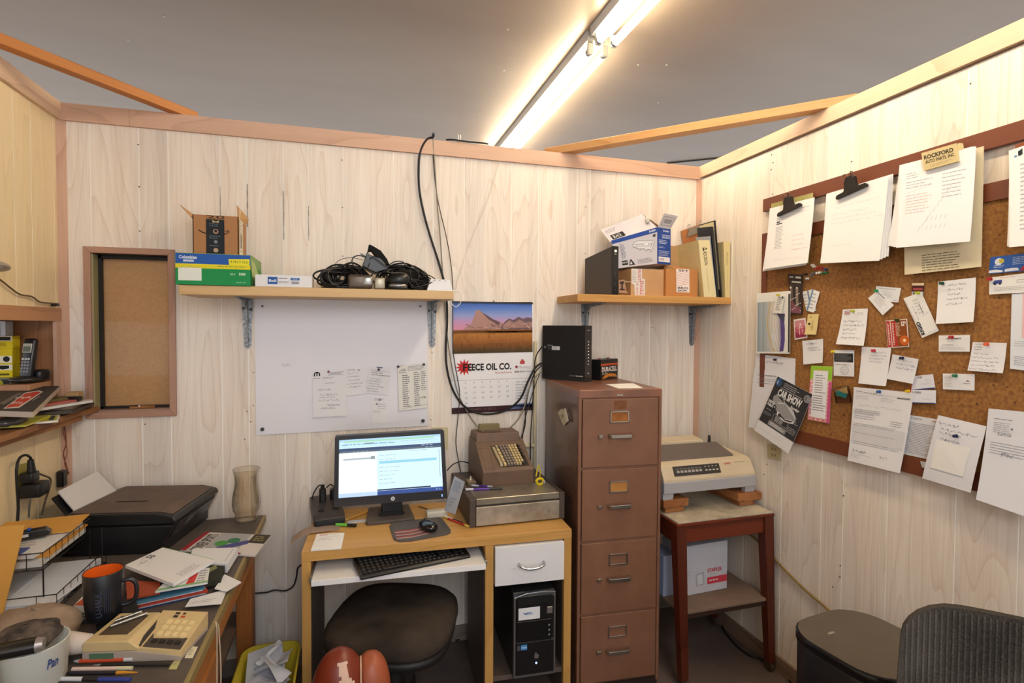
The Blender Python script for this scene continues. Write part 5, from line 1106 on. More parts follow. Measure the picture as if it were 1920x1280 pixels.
PS2.done(cpn); PS.text('OKI', .68, .12, .75, .26, '#b5462f', .03); PS.text('MICROLINE 320', .80, .1, .92, .17, '#8f8676', .01); PS.done(r)
# carton on the lower shelf
a = TMt @ Vector((.11, .13, .3425)); SM = TMt @ Matrix.Translation((.105, .12, .3425)) @ Matrix.Rotation(radians(3), 4, 'Z')
r = thing('paper_carton', 'white carton with red STAPLES label on the lower shelf of the printer stand', 'box', M=SM); bw, bh, bd = .265, .232, .15
part('carton', MB().box(0, bw, 0, bd, 0, bh, .0015), mat('#c9cad3', .5, mott=.3, ms=12, h2='#b3b0b4'), r)
S = Sheet((0, -.0006, bh), (bw, -.0006, bh), (bw, -.0006, 0), (0, -.0006, 0)); S.text('STAPLES', .56, .52, .87, .60, '#c03a4a', .03); S.rect(.56, .70, .99, .84, '#c8424f'); S.words(.6, .74, .85, .8, 1, '#eadada', wmin=.05); S.words(.6, .63, .8, .66, 1, '#a9a0a8'); S.poly([(.3, .6), (.48, .56), (.5, .83), (.32, .85)], '#a9abb5'); S.poly([(.33, .62), (.45, .6), (.47, .8), (.36, .82)], '#cfd0d8'); S.words(.02, .5, .25, .62, 2, '#b5b3b8', wmin=.1); S.done(r)
solo('paper_carton', MB().box(-.075, .0, .03, .17, 0, .19, .0015), mat('#9aa6c4', .55), 'blue-grey carton edge showing left of the white carton on the stand shelf', 'box', M=SM)

# ------------------------------------------------------------ outlets and cords
def outlet(TLp, name, label, plane, m):
    S = Sheet(*TLp); r = solo(name, S.body(.006), m, label, 'outlet')
    for v in (.12, .56):
        S.poly([(.3, v), (.7, v), (.78, v+.16), (.7, v+.32), (.3, v+.32), (.22, v+.16)], '#b5a983')
        S.rect(.36, v+.08, .42, v+.22, '#4a4132'); S.rect(.58, v+.08, .64, v+.22, '#4a4132')
    S.done(r); return r
XW = W-.006
outlet(Q([(1439, 832), (1463, 838), (1463, 863), (1439, 858)], x=XW), 'power_outlet', 'cream power outlet on the right wall below the car show poster', None, mat('#b9ae8a', .5))
def cord(name, label, pts, r, m, cat='cable'):
    mb = MB(); mb.tube([Vector(p) for p in pts], r, n=7); return solo(name, mb, m, label, cat)
cord('cable', 'yellow-brown cord running along the right wall from the stand to the trash can', [U(1385, 992, x=W-.06), U(1410, 1005, x=W-.03), U(1437, 1030, x=W-.012), U(1470, 1066, x=W-.012), U(1510, 1106, x=W-.012), U(1548, 1138, x=W-.012), U(1575, 1165, x=W-.012)], .005, mat('#8a6d3a', .5))
cord('cable', 'black cord snaking over the floor under the printer stand', [U(1350, 1158, z=.008), U(1356, 1178, z=.006), U(1372, 1200, z=.006), U(1400, 1225, z=.006), U(1435, 1238, z=.006), U(1465, 1256, z=.006), U(1490, 1290, z=.006)], .005, BLK)
cord('cable', 'black cords lying on the floor behind the stool', [U(815, 1208, z=.006), U(840, 1190, z=.006), U(856, 1200, z=.006), U(870, 1192, z=.006), U(888, 1188, z=.006)], .004, BLK)

# ------------------------------------------------------------ cork board
MR = mat('#713b23', .4, spec=.5); 
def corkmat():
    m = bpy.data.materials.new('cork'); m.use_nodes = True; nt = m.node_tree; b = nt.nodes['Principled BSDF']; tc = nt.nodes.new('ShaderNodeTexCoord')
    v = nt.nodes.new('ShaderNodeTexVoronoi'); v.inputs['Scale'].default_value = 42; nt.links.new(tc.outputs['Object'], v.inputs['Vector'])
    n = nt.nodes.new('ShaderNodeTexNoise'); n.inputs['Scale'].default_value = 90; n.inputs['Detail'].default_value = 4; nt.links.new(tc.outputs['Object'], n.inputs['Vector'])
    n2 = nt.nodes.new('ShaderNodeTexNoise'); n2.inputs['Scale'].default_value = 26; n2.inputs['Detail'].default_value = 1; nt.links.new(tc.outputs['Object'], n2.inputs['Vector'])
    r1 = nt.nodes.new('ShaderNodeValToRGB'); r1.color_ramp.elements[0].color = lin('#7c5026'); r1.color_ramp.elements[1].color = lin('#a27038'); r1.color_ramp.elements[0].position = .3; r1.color_ramp.elements[1].position = .65; nt.links.new(n.outputs['Fac'], r1.inputs[0])
    r2 = nt.nodes.new('ShaderNodeValToRGB'); r2.color_ramp.elements[0].color = (1, 1, 1, 1); r2.color_ramp.elements[1].color = (0, 0, 0, 1); r2.color_ramp.elements[0].position = .10; r2.color_ramp.elements[1].position = .16; nt.links.new(v.outputs['Distance'], r2.inputs[0])
    g = nt.nodes.new('ShaderNodeMath'); g.operation = 'GREATER_THAN'; g.inputs[1].default_value = .53; nt.links.new(n2.outputs['Fac'], g.inputs[0])
    mu = nt.nodes.new('ShaderNodeMath'); mu.operation = 'MULTIPLY'; nt.links.new(g.outputs[0], mu.inputs[0]); nt.links.new(r2.outputs[0], mu.inputs[1])
    mx = nt.nodes.new('ShaderNodeMix'); mx.data_type = 'RGBA'; nt.links.new(mu.outputs[0], mx.inputs[0]); nt.links.new(r1.outputs[0], mx.inputs[6]); mx.inputs[7].default_value = lin('#4c2a14'); nt.links.new(mx.outputs[2], b.inputs['Base Color'])
    b.inputs['Roughness'].default_value = .85; return m
CORK = corkmat(); y0, y1, z0, z1 = -.518, -1.95, 1.082, 2.036; fw = .058
r = thing('cork_board', 'large cork notice board in a brown frame on the right wall', 'notice board', loc=(W, (y0+y1)/2, z0))
part('cork_panel', MB().box(W-.012, W-.0005, y1+.01, y0-.01, z0+.01, z1-.01), CORK, r)
X0, X1 = W-.018, W-.0005
m = MB(); m.prism([(y0, z1), (y1, z1), (y1+fw, z1-fw), (y0-.032, z1-fw*.9)], 'x', X0, X1, bev=.001); part('frame_rail', m, MR, r)
m = MB(); m.prism([(y0, z0), (y1, z0), (y1+fw, z0+fw), (y0-.032, z0+fw)], 'x', X0, X1, bev=.001); part('frame_rail', m, MR, r)
m = MB(); m.prism([(y0, z0), (y0, z1), (y0-.032, z1-fw*.9), (y0-.032, z0+fw)], 'x', X0, X1, bev=.001); part('frame_rail', m, MR, r)
m = MB(); m.prism([(y1, z0), (y1, z1), (y1+fw, z1-fw), (y1+fw, z0+fw)], 'x', X0, X1, bev=.001); part('frame_rail', m, MR, r)
part('staple_dots', MB().cyl((X0-.0005, -.56, z1-.03), (X0, -.56, z1-.03), .003, n=6), DK, r)
solo('hanging_rail', MB().box(W-.02, W-.0005, -2.3, -.522, 2.139, 2.198, .0015), MR, 'long brown wooden rail above the cork board holding the clipboards', 'rail')
XB = W-.0135
def bp(name, label, px, col='#eeeeec', draw=None, dx=.0, curl=None, th=.0008, cat='note', rough=.7, grp='papers pinned to the cork board'):
    return paper(name, label, cat, Q(px, x=XB-dx), col, th, curl, draw, grp, rough=rough)
cb = lambda k: (lambda u, v: k*v*v)
def pn(px, py, col, lab, dx=.003): pin(px, py, col, lab, ('x', XB-dx))
INK = '#7b7f8a'
# abstract print with a card pinned on it
def dr(S):
    for i in range(14): S.rect(.03+i*.052, .15, .03+(i+1)*.052, .97, ['#8f9da6', '#9daab0', '#a9b3b8', '#98a5ab', '#a4aeb3', '#b0b6b8', '#b5b9ba', '#bdbcb8', '#c3bfb6', '#c9c4ba', '#cdc8c0', '#c9c6c4', '#bab6ba', '#a8a3ad'][i])
    def arc(u0, u1, b, w, c): S.line([(u0+(u1-u0)*t/10-b*sin(pi*t/10), .16+.8*t/10) for t in range(11)], w, c)
    arc(.44, .55, .14, .006, '#cbb070'); arc(.5, .62, .12, .003, '#e3ddd4'); arc(.55, .7, .1, .003, '#e8e4e0'); arc(.6, .78, .1, .003, '#dcd8da'); arc(.7, .82, .06, .002, '#8f8a96')
    S.poly([(.62, .34), (.86, .36), (.84, .5), (.72, .45)], '#4a4a63'); S.poly([(.72, .45), (.84, .5), (.88, .7), (.82, .96), (.72, .96), (.75, .75)], '#5a4a86'); S.rect(.5, .6, .56, .9, '#c9d0d4'); S.rect(.86, .03, .93, .98, '#e9e6e0'); S.rect(.95, .05, .995, .98, '#3a352f')
bp('photo_print', 'glossy abstract print of silver curves and purple, top left of the cork board', [(1419, 550), (1482, 545), (1481, 663), (1418, 662)], '#e9e9e6', dr, .012, rough=.25, cat='print')
def dr(S): S.words(.2, .1, .8, .85, 8, '#8f8f94', wmin=.1, wmax=.3); S.rect(.7, .04, .9, .16, '#4a4a50')
bp('business_card', 'small tilted card pinned over the abstract print', [(1457, 551), (1471, 555), (1465, 588), (1449, 586)], '#e4e2da', dr, .018, cat='card'); pn(1461, 553, '#c8c23a', 'yellow push pin on the card over the abstract print', .02)
# blister pack
def dr(S):
    S.rect(.1, .06, .4, .09, '#cfc9bd'); S.rect(.55, .05, .95, .1, '#e5e0d6'); S.rect(.25, .17, .95, .21, '#cfc9bd'); S.rect(.1, .3, .3, .95, '#6b5a50'); S.disc(.15, .34, .07, '#e8e0d0'); S.disc(.65, .34, .07, '#efe8da'); S.rect(.55, .35, .75, .8, '#8a7d72'); S.poly([(.1, .6), (.6, .82), (.95, .8), (.95, .97), (.15, .96)], '#7d4a58')
    for i in range(16): u = .15+(i*.37) % .8; v = .45+(i*.13) % .5; S.disc(u, v, .035, '#efe6e0', n=6)
bp('blister_pack', 'dark blister-packed item hanging beside the abstract print', [(1478, 513), (1503, 515), (1503, 590), (1481, 589)], '#3b332f', dr, .008, th=.006, rough=.2, cat='package')
# two fanned cards
def dr(S): S.rect(.45, 0, .6, 1, '#6f8097'); S.words(.05, .1, .4, .9, 5, '#a9adb5', wmin=.1)
bp('business_card', 'white card with grey band, under the tilted white card, left part of the cork board', [(1504, 547), (1524, 542), (1530, 583), (1512, 583)], '#dfdfdd', dr, .002, cat='card')
def dr(S): S.words(.1, .1, .9, .9, 5, '#b3b5ba', wmin=.1); S.rect(0, 0, .2, 1, '#6f8fb0')
bp('business_card', 'tilted white card with blue edge fanned over the grey-banded card', [(1523, 542), (1537, 547), (1526, 586), (1512, 582)], '#ececea', dr, .004, cat='card')
def dr(S):
    S.rect(.08, .08, .92, .93, '#b4566a'); S.rect(.08, .08, .92, .4, '#c98a90'); S.poly([(.08, .6), (.5, .8), (.92, .62), (.92, .93), (.08, .93)], '#8f2f4c')
    S.disc(.55, .28, .07, '#ecd8cf'); S.line([(.5, .36), (.45, .6), (.42, .8)], .002, '#ecd8cf'); S.line([(.58, .36), (.66, .58), (.72, .8)], .002, '#ecd8cf'); S.line([(.3, .48), (.5, .42), (.8, .46)], .002, '#ecd8cf')
bp('photo_card', 'small pink and crimson photo card with white figure outline', [(1488, 599), (1510, 595.6), (1514, 633), (1490, 637)], '#e5dad6', dr, .003, cat='card', rough=.3)
def dr(S): S.rect(.16, .42, .36, .52, '#2a2620'); S.words(.45, .3, .7, .8, 6, '#a08f5e', wmin=.1); S.rect(.2, .12, .4, .18, '#a9a05a')
bp('sticky_note', 'buff yellow slip beside the pink photo card', [(1515, 589), (1535, 588), (1532, 627), (1510, 627)], '#dcc98e', dr, .005, curl=cb(.006))
def dr(S): S.words(.2, .12, .8, .17, 1, '#a5a5ad'); S.scrawl(.25, .28, .85, .48, 2, INK)
bp('note_slip', 'plain white square note with a loop pin below the pink photo card', [(1504, 639), (1543, 635), (1544, 680), (1508, 683)], '#e3e3e6', dr, .002, cb(.006)); pn(1523, 642, '#c9c9c9', 'clear push pin on the plain white square note')
def dr(S): S.box(.1, .05, .3, .15, .0018, '#a04654'); S.rect(.12, .08, .28, .12, '#c58a94'); S.words(.1, .18, .25, .2, 1, '#8a8a95'); S.words(.6, .1, .9, .16, 2, '#b0b0b8'); S.scrawl(.1, .28, .95, .85, 5, INK)
bp('note_sheet', 'white note sheet with a red oval logo, upper left area of the cork board', [(1580.5, 580), (1627, 578), (1623.5, 648), (1571.6, 645)], '#eaeaec', dr, .003, cb(.012)); pn(1601, 583, '#b9c43c', 'yellow-green push pin on the sheet with red oval logo')
# city letter and congratulations letter
def dr(S):
    S.disc(.17, .13, .06, '#2c4663'); S.poly([(.12, .08), (.2, .07), (.21, .13), (.17, .11)], '#dfe5ee'); S.text('CITY OF BELOIT', .28, .11, .72, .15, '#8a8a90'); S.words(.15, .22, .3, .25, 1, '#a9a9b0'); S.words(.15, .3, .95, .42, 3, '#a0a0a8', wmin=.2, wmax=.4, th=.12)
bp('letter', 'white letter headed CITY OF BELOIT under the abstract print', [(1418, 663), (1491.5, 672), (1489, 770), (1410, 755)], '#e2e2e8', dr, .002); pn(1455, 674, '#202022', 'black push pin on the CITY OF BELOIT letter')
def dr(S): S.text('Congratulations,', .12, .07, .6, .10, '#5c5c64', .02); S.words(.12, .13, .95, .19, 2, '#8f8f98', wmin=.2, wmax=.4, th=.2); S.words(.12, .2, .55, .24, 1, '#8f8f98', wmin=.2, wmax=.4, th=.2)
bp('letter', 'white letter opening with Congratulations, half behind the car show poster', [(1413.5, 692.5), (1489, 698), (1478, 818), (1405, 800)], '#e4e4ea', dr, .004, cb(.006))
# CAR SHOW poster
def dr(S):
    S.rect(.0, .0, 1, .80, '#37373a'); S.rect(0, 0, 1, .02, '#2c2c2e'); S.disc(.09, .08, .085, '#3d5f8c'); S.disc(.09, .08, .05, '#b9c4d4'); S.disc(.92, .1, .085, '#8f8f92'); S.disc(.92, .1, .05, '#58585b')
    S.words(.25, .03, .75, .12, 3, '#a5a5a8', wmin=.05, wmax=.12); S.rect(.2, .13, .8, .145, '#909093'); S.text('CAR SHOW', .17, .155, .84, .285, '#e6e6e6', .04); S.text('Sunday', .6, .31, .86, .37, '#dedede', .03, .3)
    S.poly([(.1, .32), (.16, .27), (.36, .26), (.46, .32), (.72, .37), (.86, .46), (.84, .53), (.6, .58), (.35, .52), (.14, .44)], '#9a9a9d'); S.poly([(.17, .29), (.34, .275), (.42, .33), (.25, .36)], '#2b2b2e'); S.poly([(.25, .37), (.46, .33), (.72, .38), (.84, .46), (.6, .48), (.35, .44)], '#c9c9cc'); S.poly([(.35, .50), (.6, .55), (.84, .5), (.82, .56), (.6, .6), (.36, .56)], '#e4e4e6'); S.poly([(.4, .52), (.6, .56), (.8, .52), (.78, .55), (.6, .585), (.4, .545)], '#2b2b2e'); S.disc(.24, .47, .05, '#222224'); S.disc(.24, .47, .025, '#a5a5a8'); S.disc(.44, .55, .04, '#222224')
    S.text('OPEN TO', .0+.02, .40, .2, .445, '#ededed', .035); S.text('PUBLIC', .03, .455, .2, .50, '#ededed', .035); S.words(.05, .54, .2, .57, 1, '#a5a5a8'); S.words(.03, .6, .28, .66, 3, '#8b8b8e')
    S.box(.3, .57, .72, .68, .0015, '#c2c2c4'); S.words(.36, .58, .68, .67, 4, '#d8d8da', wmin=.06, wmax=.15); S.words(.76, .5, .95, .56, 2, '#a5a5a8'); S.words(.74, .62, .97, .72, 4, '#a5a5a8'); S.rect(.25, .7, .74, .78, '#8f8f92'); S.words(.3, .715, .7, .77, 3, '#e0e0e0', wmin=.05, wmax=.12)
    S.rect(0, .80, 1, 1, '#e1e1e4'); S.words(.1, .83, .9, .95, 4, '#c3c3ca', th=.15)
bp('poster', 'black and white CAR SHOW poster with a classic car, hanging askew', [(1458.5, 705.5), (1523.5, 739.5), (1482.5, 850), (1418, 805.5)], '#e4e4e8', dr, .012, lambda u, v: .012*v*v, rough=.4, cat='poster'); pn(1465, 711, '#2f5f9e', 'blue push pin at the car show poster top left corner', .014)
# green and pink pad with receipt
def dr(S):
    S.rect(0, 0, 1, .25, '#9ccb3c'); S.rect(0, .25, 1, 1, '#e79aa4')
    for j in range(10):
        for i in (0, 1, 7, 8):
            S.disc(.06+i*.11+(.04 if j % 2 else 0), .28+j*.07, .035, '#f6e3e4', n=8)
        if j > 8:
            for i in range(2, 7): S.disc(.06+i*.11, .97, .035, '#e8e0a0' if i % 2 else '#c96a7a', n=8)
    S.rect(.88, .27, 1, 1, '#d0588a'); S.rect(.14, .08, .83, .94, '#dcdcd0'); S.rect(.16, .09, .81, .93, '#ececf0'); S.words(.25, .15, .75, .5, 8, '#9a9aa4', wmin=.1, wmax=.25); S.words(.2, .52, .8, .82, 7, '#8f8f99', wmin=.05, wmax=.2); S.rect(.3, .06, .6, .075, '#c8b62e')
bp('shopping_pad', 'long narrow pad in green and pink checks with a receipt on it', [(1521, 685), (1561.5, 687), (1555, 793.5), (1514, 786)], '#e79aa4', dr, .003, cat='pad')
def dr(S): S.rect(.03, .12, .96, .46, '#2b2b2d'); S.words(.1, .16, .9, .44, 7, '#78787a', wmin=.1); S.words(.05, .53, .9, .58, 1, '#8a8a90'); S.disc(.55, .77, .2, '#9a9aa0'); S.disc(.55, .77, .18, '#e4e4e6'); S.disc(.55, .77, .14, '#aeaeb3'); S.disc(.55, .77, .125, '#e4e4e6'); S.scrawl(.42, .7, .68, .85, 2, '#9a9aa2', .0006)
bp('stamped_card', 'white card with black printed header and a round stamp', [(1563, 656), (1601.4, 656.5), (1601.4, 706), (1563, 704)], '#e6e6e8', dr, .003, cat='card'); pn(1564, 659, '#d9cf3a', 'yellow push pin at the stamped card left corner')
q = U(1580, 738, x=XB-.012); r2 = thing('clear_box', 'small clear plastic box of cards with a teal one, pinned to the cork', 'box', loc=(q.x, q.y, q.z-.03))
glc = bpy.data.materials.new('clear_plastic'); glc.use_nodes = True; b = glc.node_tree.nodes['Principled BSDF']; b.inputs['Transmission Weight'].default_value = 1; b.inputs['Roughness'].default_value = .12; b.inputs['IOR'].default_value = 1.3; b.inputs['Base Color'].default_value = (.8, .72, .6, 1)
RM = Matrix.Translation(q) @ Matrix.Rotation(radians(-12), 4, 'X')
part('case', MB().box(-.016, .010, -.030, .030, -.036, .030, .004, M=RM), glc, r2); part('teal_card', MB().box(-.006, -.004, -.022, .022, -.012, .008, M=RM @ Matrix.Rotation(.4, 4, 'X')), mat('#2a8f9c', .5), r2); part('tan_card', MB().box(-.002, 0, -.024, .024, -.004, .020, M=RM @ Matrix.Rotation(-.2, 4, 'X')), mat('#c7ab78', .5), r2); part('brown_card', MB().box(.002, .004, -.026, .026, -.032, .01, M=RM), mat('#6a3c20', .5), r2)
# large signed letter
def dr(S):
    S.text('UPDATE', .05, .045, .16, .06, '#55555c', .02); S.words(.18, .05, .45, .07, 1, '#a0a0a8'); S.line([(.04, .075), (.98, .075)], .0006, '#6a6a72'); S.rect(.76, .08, .96, .095, '#77777e'); S.words(.05, .1, .3, .16, 4, '#a5a5ad', th=.2); S.words(.5, .1, .75, .16, 4, '#a5a5ad', th=.2); S.scrawl(.05, .2, .95, .26, 1, '#9a9aa6', .0006); S.box(.04, .31, .5, .335, .0008, '#77777e'); S.words(.05, .28, .6, .42, 5, '#a5a5ad', th=.25); S.words(.7, .38, .95, .46, 3, '#77777e', th=.2)
    S.rect(.03, .49, .97, .72, '#d5d5da'); S.words(.05, .47, .95, .76, 12, '#9b9ba3', th=.22, fill=.98, wmin=.1, wmax=.25); S.scrawl(.05, .81, .45, .88, 1, '#3c3c46', .0009); S.line([(.04, .885), (.45, .89)], .0006, '#55555c'); S.scrawl(.6, .82, .85, .9, 1, '#6a6a74', .0008); S.words(.05, .9, .3, .95, 3, '#a5a5ad', th=.2)
bp('letter', 'full page typed letter with signatures and blue pin, hanging over the lower frame', [(1601, 725), (1713, 736), (1691.8, 886.7), (1593.7, 862.4)], '#e6e6ea', dr, .008, cb(.012)); pn(1650, 734, '#2f5f9e', 'blue push pin on the full page typed letter', .01)
def dr(S): S.scrawl(.1, .02, .5, .1, 1, '#8a8a94'); S.rect(.75, .05, .88, .08, '#c9a08a'); S.words(.05, .16, .98, .95, 20, '#9a9aa2', th=.3, fill=.98, wmin=.08, wmax=.2)
bp('letter', 'typed sheet half hidden between the signed letter and the sheet with white square', [(1702, 777), (1765, 787), (1745, 862), (1690, 850)], '#dcdce2', dr, .003)
def dr(S):
    S.scrawl(.05, .06, .55, .14, 1, INK, .0010); S.scrawl(.08, .14, .88, .22, 1, INK, .0010); S.scrawl(.1, .2, .75, .27, 1, INK, .0010); S.scrawl(.15, .29, .7, .37, 1, INK, .0010)
    S.poly([(.1, .36), (.82, .36), (.8, .8), (.12, .8)], '#eae9e6'); S.poly([(.12, .8), (.8, .8), (.8, .812), (.12, .812)], '#bcbcc4')
bp('note_sheet', 'white sheet with handwriting and a blank square note stuck on it, lower right', [(1759, 778), (1850, 799), (1829, 922.5), (1734, 895.7)], '#dfdfe6', dr, .010, lambda u, v: .02*v*(1-v)+.012*v*v+.01*u*v); pn(1794, 817, '#1d2147', 'dark blue push pin holding the sheet with the blank square note', .016)
bp('paper_tag', 'tiny torn white tag on the lower frame', [(1725, 864), (1737, 866.5), (1738, 878), (1729, 876)], '#c9cbd0', None, .008)
def dr(S): S.words(.12, .09, .5, .11, 1, '#9a9aa2', wmin=.1); S.words(.12, .13, .45, .25, 6, '#b0b0b8'); S.scrawl(.2, .22, .5, .29, 1, '#7f7f8a'); S.rect(.42, .18, .46, .2, '#8a8a94'); S.words(.1, .34, .9, .48, 5, '#a9a9b3', th=.25, fill=.95, wmin=.1, wmax=.25); S.scrawl(.3, .42, .6, .5, 1, '#8a8a96')
bp('letter', 'large white page curving off the lower right of the cork board', [(1853.5, 765.5), (1965, 776), (1958, 976), (1838.5, 935)], '#e2e3ea', dr, .014, lambda u, v: .02*v*v)
# SVN cards
def dr(S): S.rect(0, .93, 1, 1.0, '#2b3a78'); S.rect(0, 0, .03, 1, '#c8553a'); S.text('SVN', .22, .06, .45, .22, '#55565c', .01); S.words(.6, .3, .95, .45, 2, '#a9a9b0', th=.2); S.words(.4, .55, .95, .7, 2, '#b5b5bc', th=.2)
bp('business_card', 'upper of the two white SVN business cards with navy edge', [(1713, 705), (1749, 701), (1753.5, 728), (1707, 732)], '#e0e2ea', dr, .003, cat='card')
def dr(S): S.rect(0, .93, 1, 1.0, '#2b3a78'); S.rect(0, 0, .03, 1, '#c8553a'); S.text('SVN', .17, .1, .42, .27, '#55565c', .01); S.poly([(.05, .27), (.1, .1), (.14, .27)], '#55565c'); S.words(.65, .35, .9, .42, 1, '#a9a9b0', th=.2); S.words(.5, .6, .92, .75, 2, '#b5b5bc', th=.2)
bp('business_card', 'lower of the two white SVN business cards with navy edge', [(1707.6, 730.5), (1754.8, 731.5), (1754.5, 757), (1705.6, 755.5)], '#e4e6ee', dr, .006, cat='card'); pn(1704, 733, '#e0c020', 'yellow push pin at the left of the lower SVN card', .008)
def dr(S): S.scrawl(.3, .1, .9, .42, 4, INK, .0007)
bp('note_slip', 'white note with phone numbers under a red pin, centre of the cork board', [(1615.8, 650), (1670.7, 652), (1663.6, 723.8), (1612.2, 718.3)], '#e6e6ea', dr, .003, cb(.008)); pn(1640, 657, '#c02c3c', 'red push pin on the white centre note')
def dr(S): S.scrawl(.2, .08, .95, .55, 3, INK, .0007)
bp('note_slip', 'tilted white note under a navy pin right of the centre note', [(1673.5, 664), (1722.2, 673), (1713.7, 719.3), (1664.6, 710)], '#dfe0e6', dr, .005, cb(.006)); pn(1693, 671, '#20264e', 'navy push pin on the tilted white note', .006)
def dr(S): S.words(.12, .1, .85, .16, 1, '#77777e', wmin=.1, wmax=.2); S.words(.3, .3, .8, .75, 5, '#b0b0b6', th=.25); S.rect(.8, .86, .95, .9, '#a9a9b0')
bp('business_card', 'white business card lying level behind the diagonal one, top centre of the cork', [(1643, 536), (1689.3, 540), (1684, 567), (1640, 563)], '#e2e3e6', dr, .002, cat='card')
def dr(S): S.rect(.1, .08, .5, .13, '#77777e'); S.words(.2, .25, .8, .8, 6, '#b0b0b6', th=.25)
bp('business_card', 'white business card turned diagonally under a green pin', [(1646.3, 543.7), (1676, 572), (1654.8, 591), (1627.4, 559)], '#e8e8ea', dr, .005, cat='card'); pn(1645, 545, '#1f8a5a', 'green push pin at the two crossed business cards', .007)
def dr(S): S.rect(0, 0, 1, .2, '#dcc6a4'); S.rect(0, .2, 1, .72, '#4a1d20'); S.rect(.1, .42, .9, .6, '#a04a4c'); S.rect(0, .72, 1, 1, '#c9c9cc'); S.rect(.1, .78, .5, .95, '#55555c')
bp('tag_card', 'little dark red tag above the RIGID ticket', [(1710.3, 530.5), (1733, 530.5), (1731, 553), (1709.6, 553)], '#4a1d20', dr, .002, cat='card')
def dr(S):
    S.text('RIGID', .04, .63, .26, .95, '#222226', .04, rot=1)
    S.words(.4, .1, .8, .5, 5, '#c3c0ba', th=.25); S.rect(.62, .25, .66, .5, '#8a8a90'); S.line([(.5, .55), (.98, .5)], .0008, '#9a9aa0'); S.disc(.3, .42, .03, '#2a2a2e'); S.words(.25, .25, .3, .6, 6, '#9a9aa0')
    for i in range(18): S.rect(.03, .08+i*.03, .07, .09+i*.03, '#55555a')
    for i in range(8): S.rect(.45+i*.065, .95, .48+i*.065, .96, '#77777c')
bp('ticket', 'tilted white ticket printed RIGID with dotted edge', [(1693.8, 559.3), (1727, 547), (1760, 620), (1729, 633.4)], '#e9e8e6', dr, .005, cat='card'); pn(1723, 549, '#b9c43c', 'yellow-green push pin at the RIGID ticket top', .008)
def dr(S):
    S.rect(.02, .02, .2, .98, '#b5382c'); S.rect(.24, .03, .97, .97, '#b5382c'); S.rect(.5, .03, .97, .97, '#8a4a1e'); S.words(.07, .1, .16, .9, 14, '#e9d9d0', wmin=.05, wmax=.09, th=.6); S.words(.29, .1, .38, .9, 14, '#e9d9d0', wmin=.05, wmax=.09, th=.6); S.words(.45, .1, .68, .6, 12, '#e0c9b0', wmin=.05); S.text('Es', .72, .08, .93, .25, '#efe6dc', .03, rot=-1)
    S.disc(.82, .76, .22, '#d2672a'); S.disc(.82, .76, .15, '#a84a1e'); S.disc(.82, .76, .13, '#d9772f'); S.disc(.82, .76, .06, '#efe0cf')
bp('business_card', 'red and orange card pair with a round orange emblem, centre of the cork board', [(1660.3, 601), (1700.5, 597.5), (1704.6, 650), (1665, 652)], '#e6dcd2', dr, .003, cat='card'); pn(1684, 600, '#3a4a22', 'dark green push pin on the red and orange cards', .005)
def dr(S): S.scrawl(.25, .05, .8, .6, 5, INK, .0007)
bp('note_slip', 'white note with five written lines under a dark green pin, upper right', [(1758.7, 528), (1829.5, 520), (1829, 603.4), (1758.3, 607.3)], '#e6e6e8', dr, .003, cb(.01)); pn(1768, 531, '#1d4a30', 'dark green push pin on the five-line note')
def dr(S): S.text('AUTO PARTS', .26, .16, .74, .25, '#2a2a2e', .03, .3); S.words(.3, .33, .6, .38, 1, '#b5b5ba'); S.scrawl(.08, .5, .5, .66, 1, INK, .0007); S.words(.08, .72, .95, .9, 2, '#a9a9b0', th=.2)
bp('business_card', 'white business card with bold italic heading under a red pin', [(1760, 628.7), (1818.7, 627.8), (1818, 659), (1760, 658.7)], '#e6e6e6', dr, .003, cat='card'); pn(1786, 632, '#b02c34', 'red push pin on the bold-headed business card')
def dr(S): S.scrawl(.08, .02, .4, .3, 3, INK, .0007); S.scrawl(.05, .32, .95, .98, 5, INK, .0007)
bp('note_slip', 'square white note filled with handwriting under an orange pin', [(1823.7, 641), (1887.6, 643), (1883.4, 699.5), (1817.3, 694.4)], '#e2e2e6', dr, .003, cb(.008)); pn(1852, 645, '#e0683a', 'orange push pin on the square handwritten note')
def dr(S): S.words(.06, .1, .35, .85, 8, '#b0a9a4', th=.25, wmin=.05); S.poly([(.72, .5), (.8, .38), (.88, .5), (.8, .45)], '#8a3038'); S.words(.66, .55, .95, .62, 1, '#8a8a90', wmin=.1)
bp('business_card', 'white business card with rounded corners and roof logo under a green pin', [(1767.7, 700), (1827.4, 701), (1826.7, 732), (1768, 729.5)], '#e8e8ea', dr, .003, cat='card'); pn(1793, 704, '#2c7a50', 'green push pin on the roof logo card')
def dr(S): S.rect(0, .75, 1, 1, '#3c62a8'); S.disc(.2, .32, .09, '#dfe5ee'); S.disc(.26, .3, .06, '#c9b84a'); S.words(.1, .5, .4, .7, 2, '#c3d0e4', wmin=.05); S.words(.5, .12, .95, .6, 5, '#a9bedd', wmin=.05); S.poly([(0, .8), (.15, .78), (.3, .85), (.3, .95), (0, .95)], '#e4e6ea'); S.poly([(.35, .8), (.5, .76), (.62, .78), (.64, .92), (.34, .95)], '#dfe2e6'); S.poly([(.66, .95), (.7, .78), (.78, .55), (1, .52), (1, .95)], '#b22a34')
bp('business_card', 'blue card with red and white trucks at the right edge of the cork', [(1857, 482), (1945, 472), (1945, 506), (1854, 513.5)], '#3560ae', dr, .003, cat='card', rough=.35)
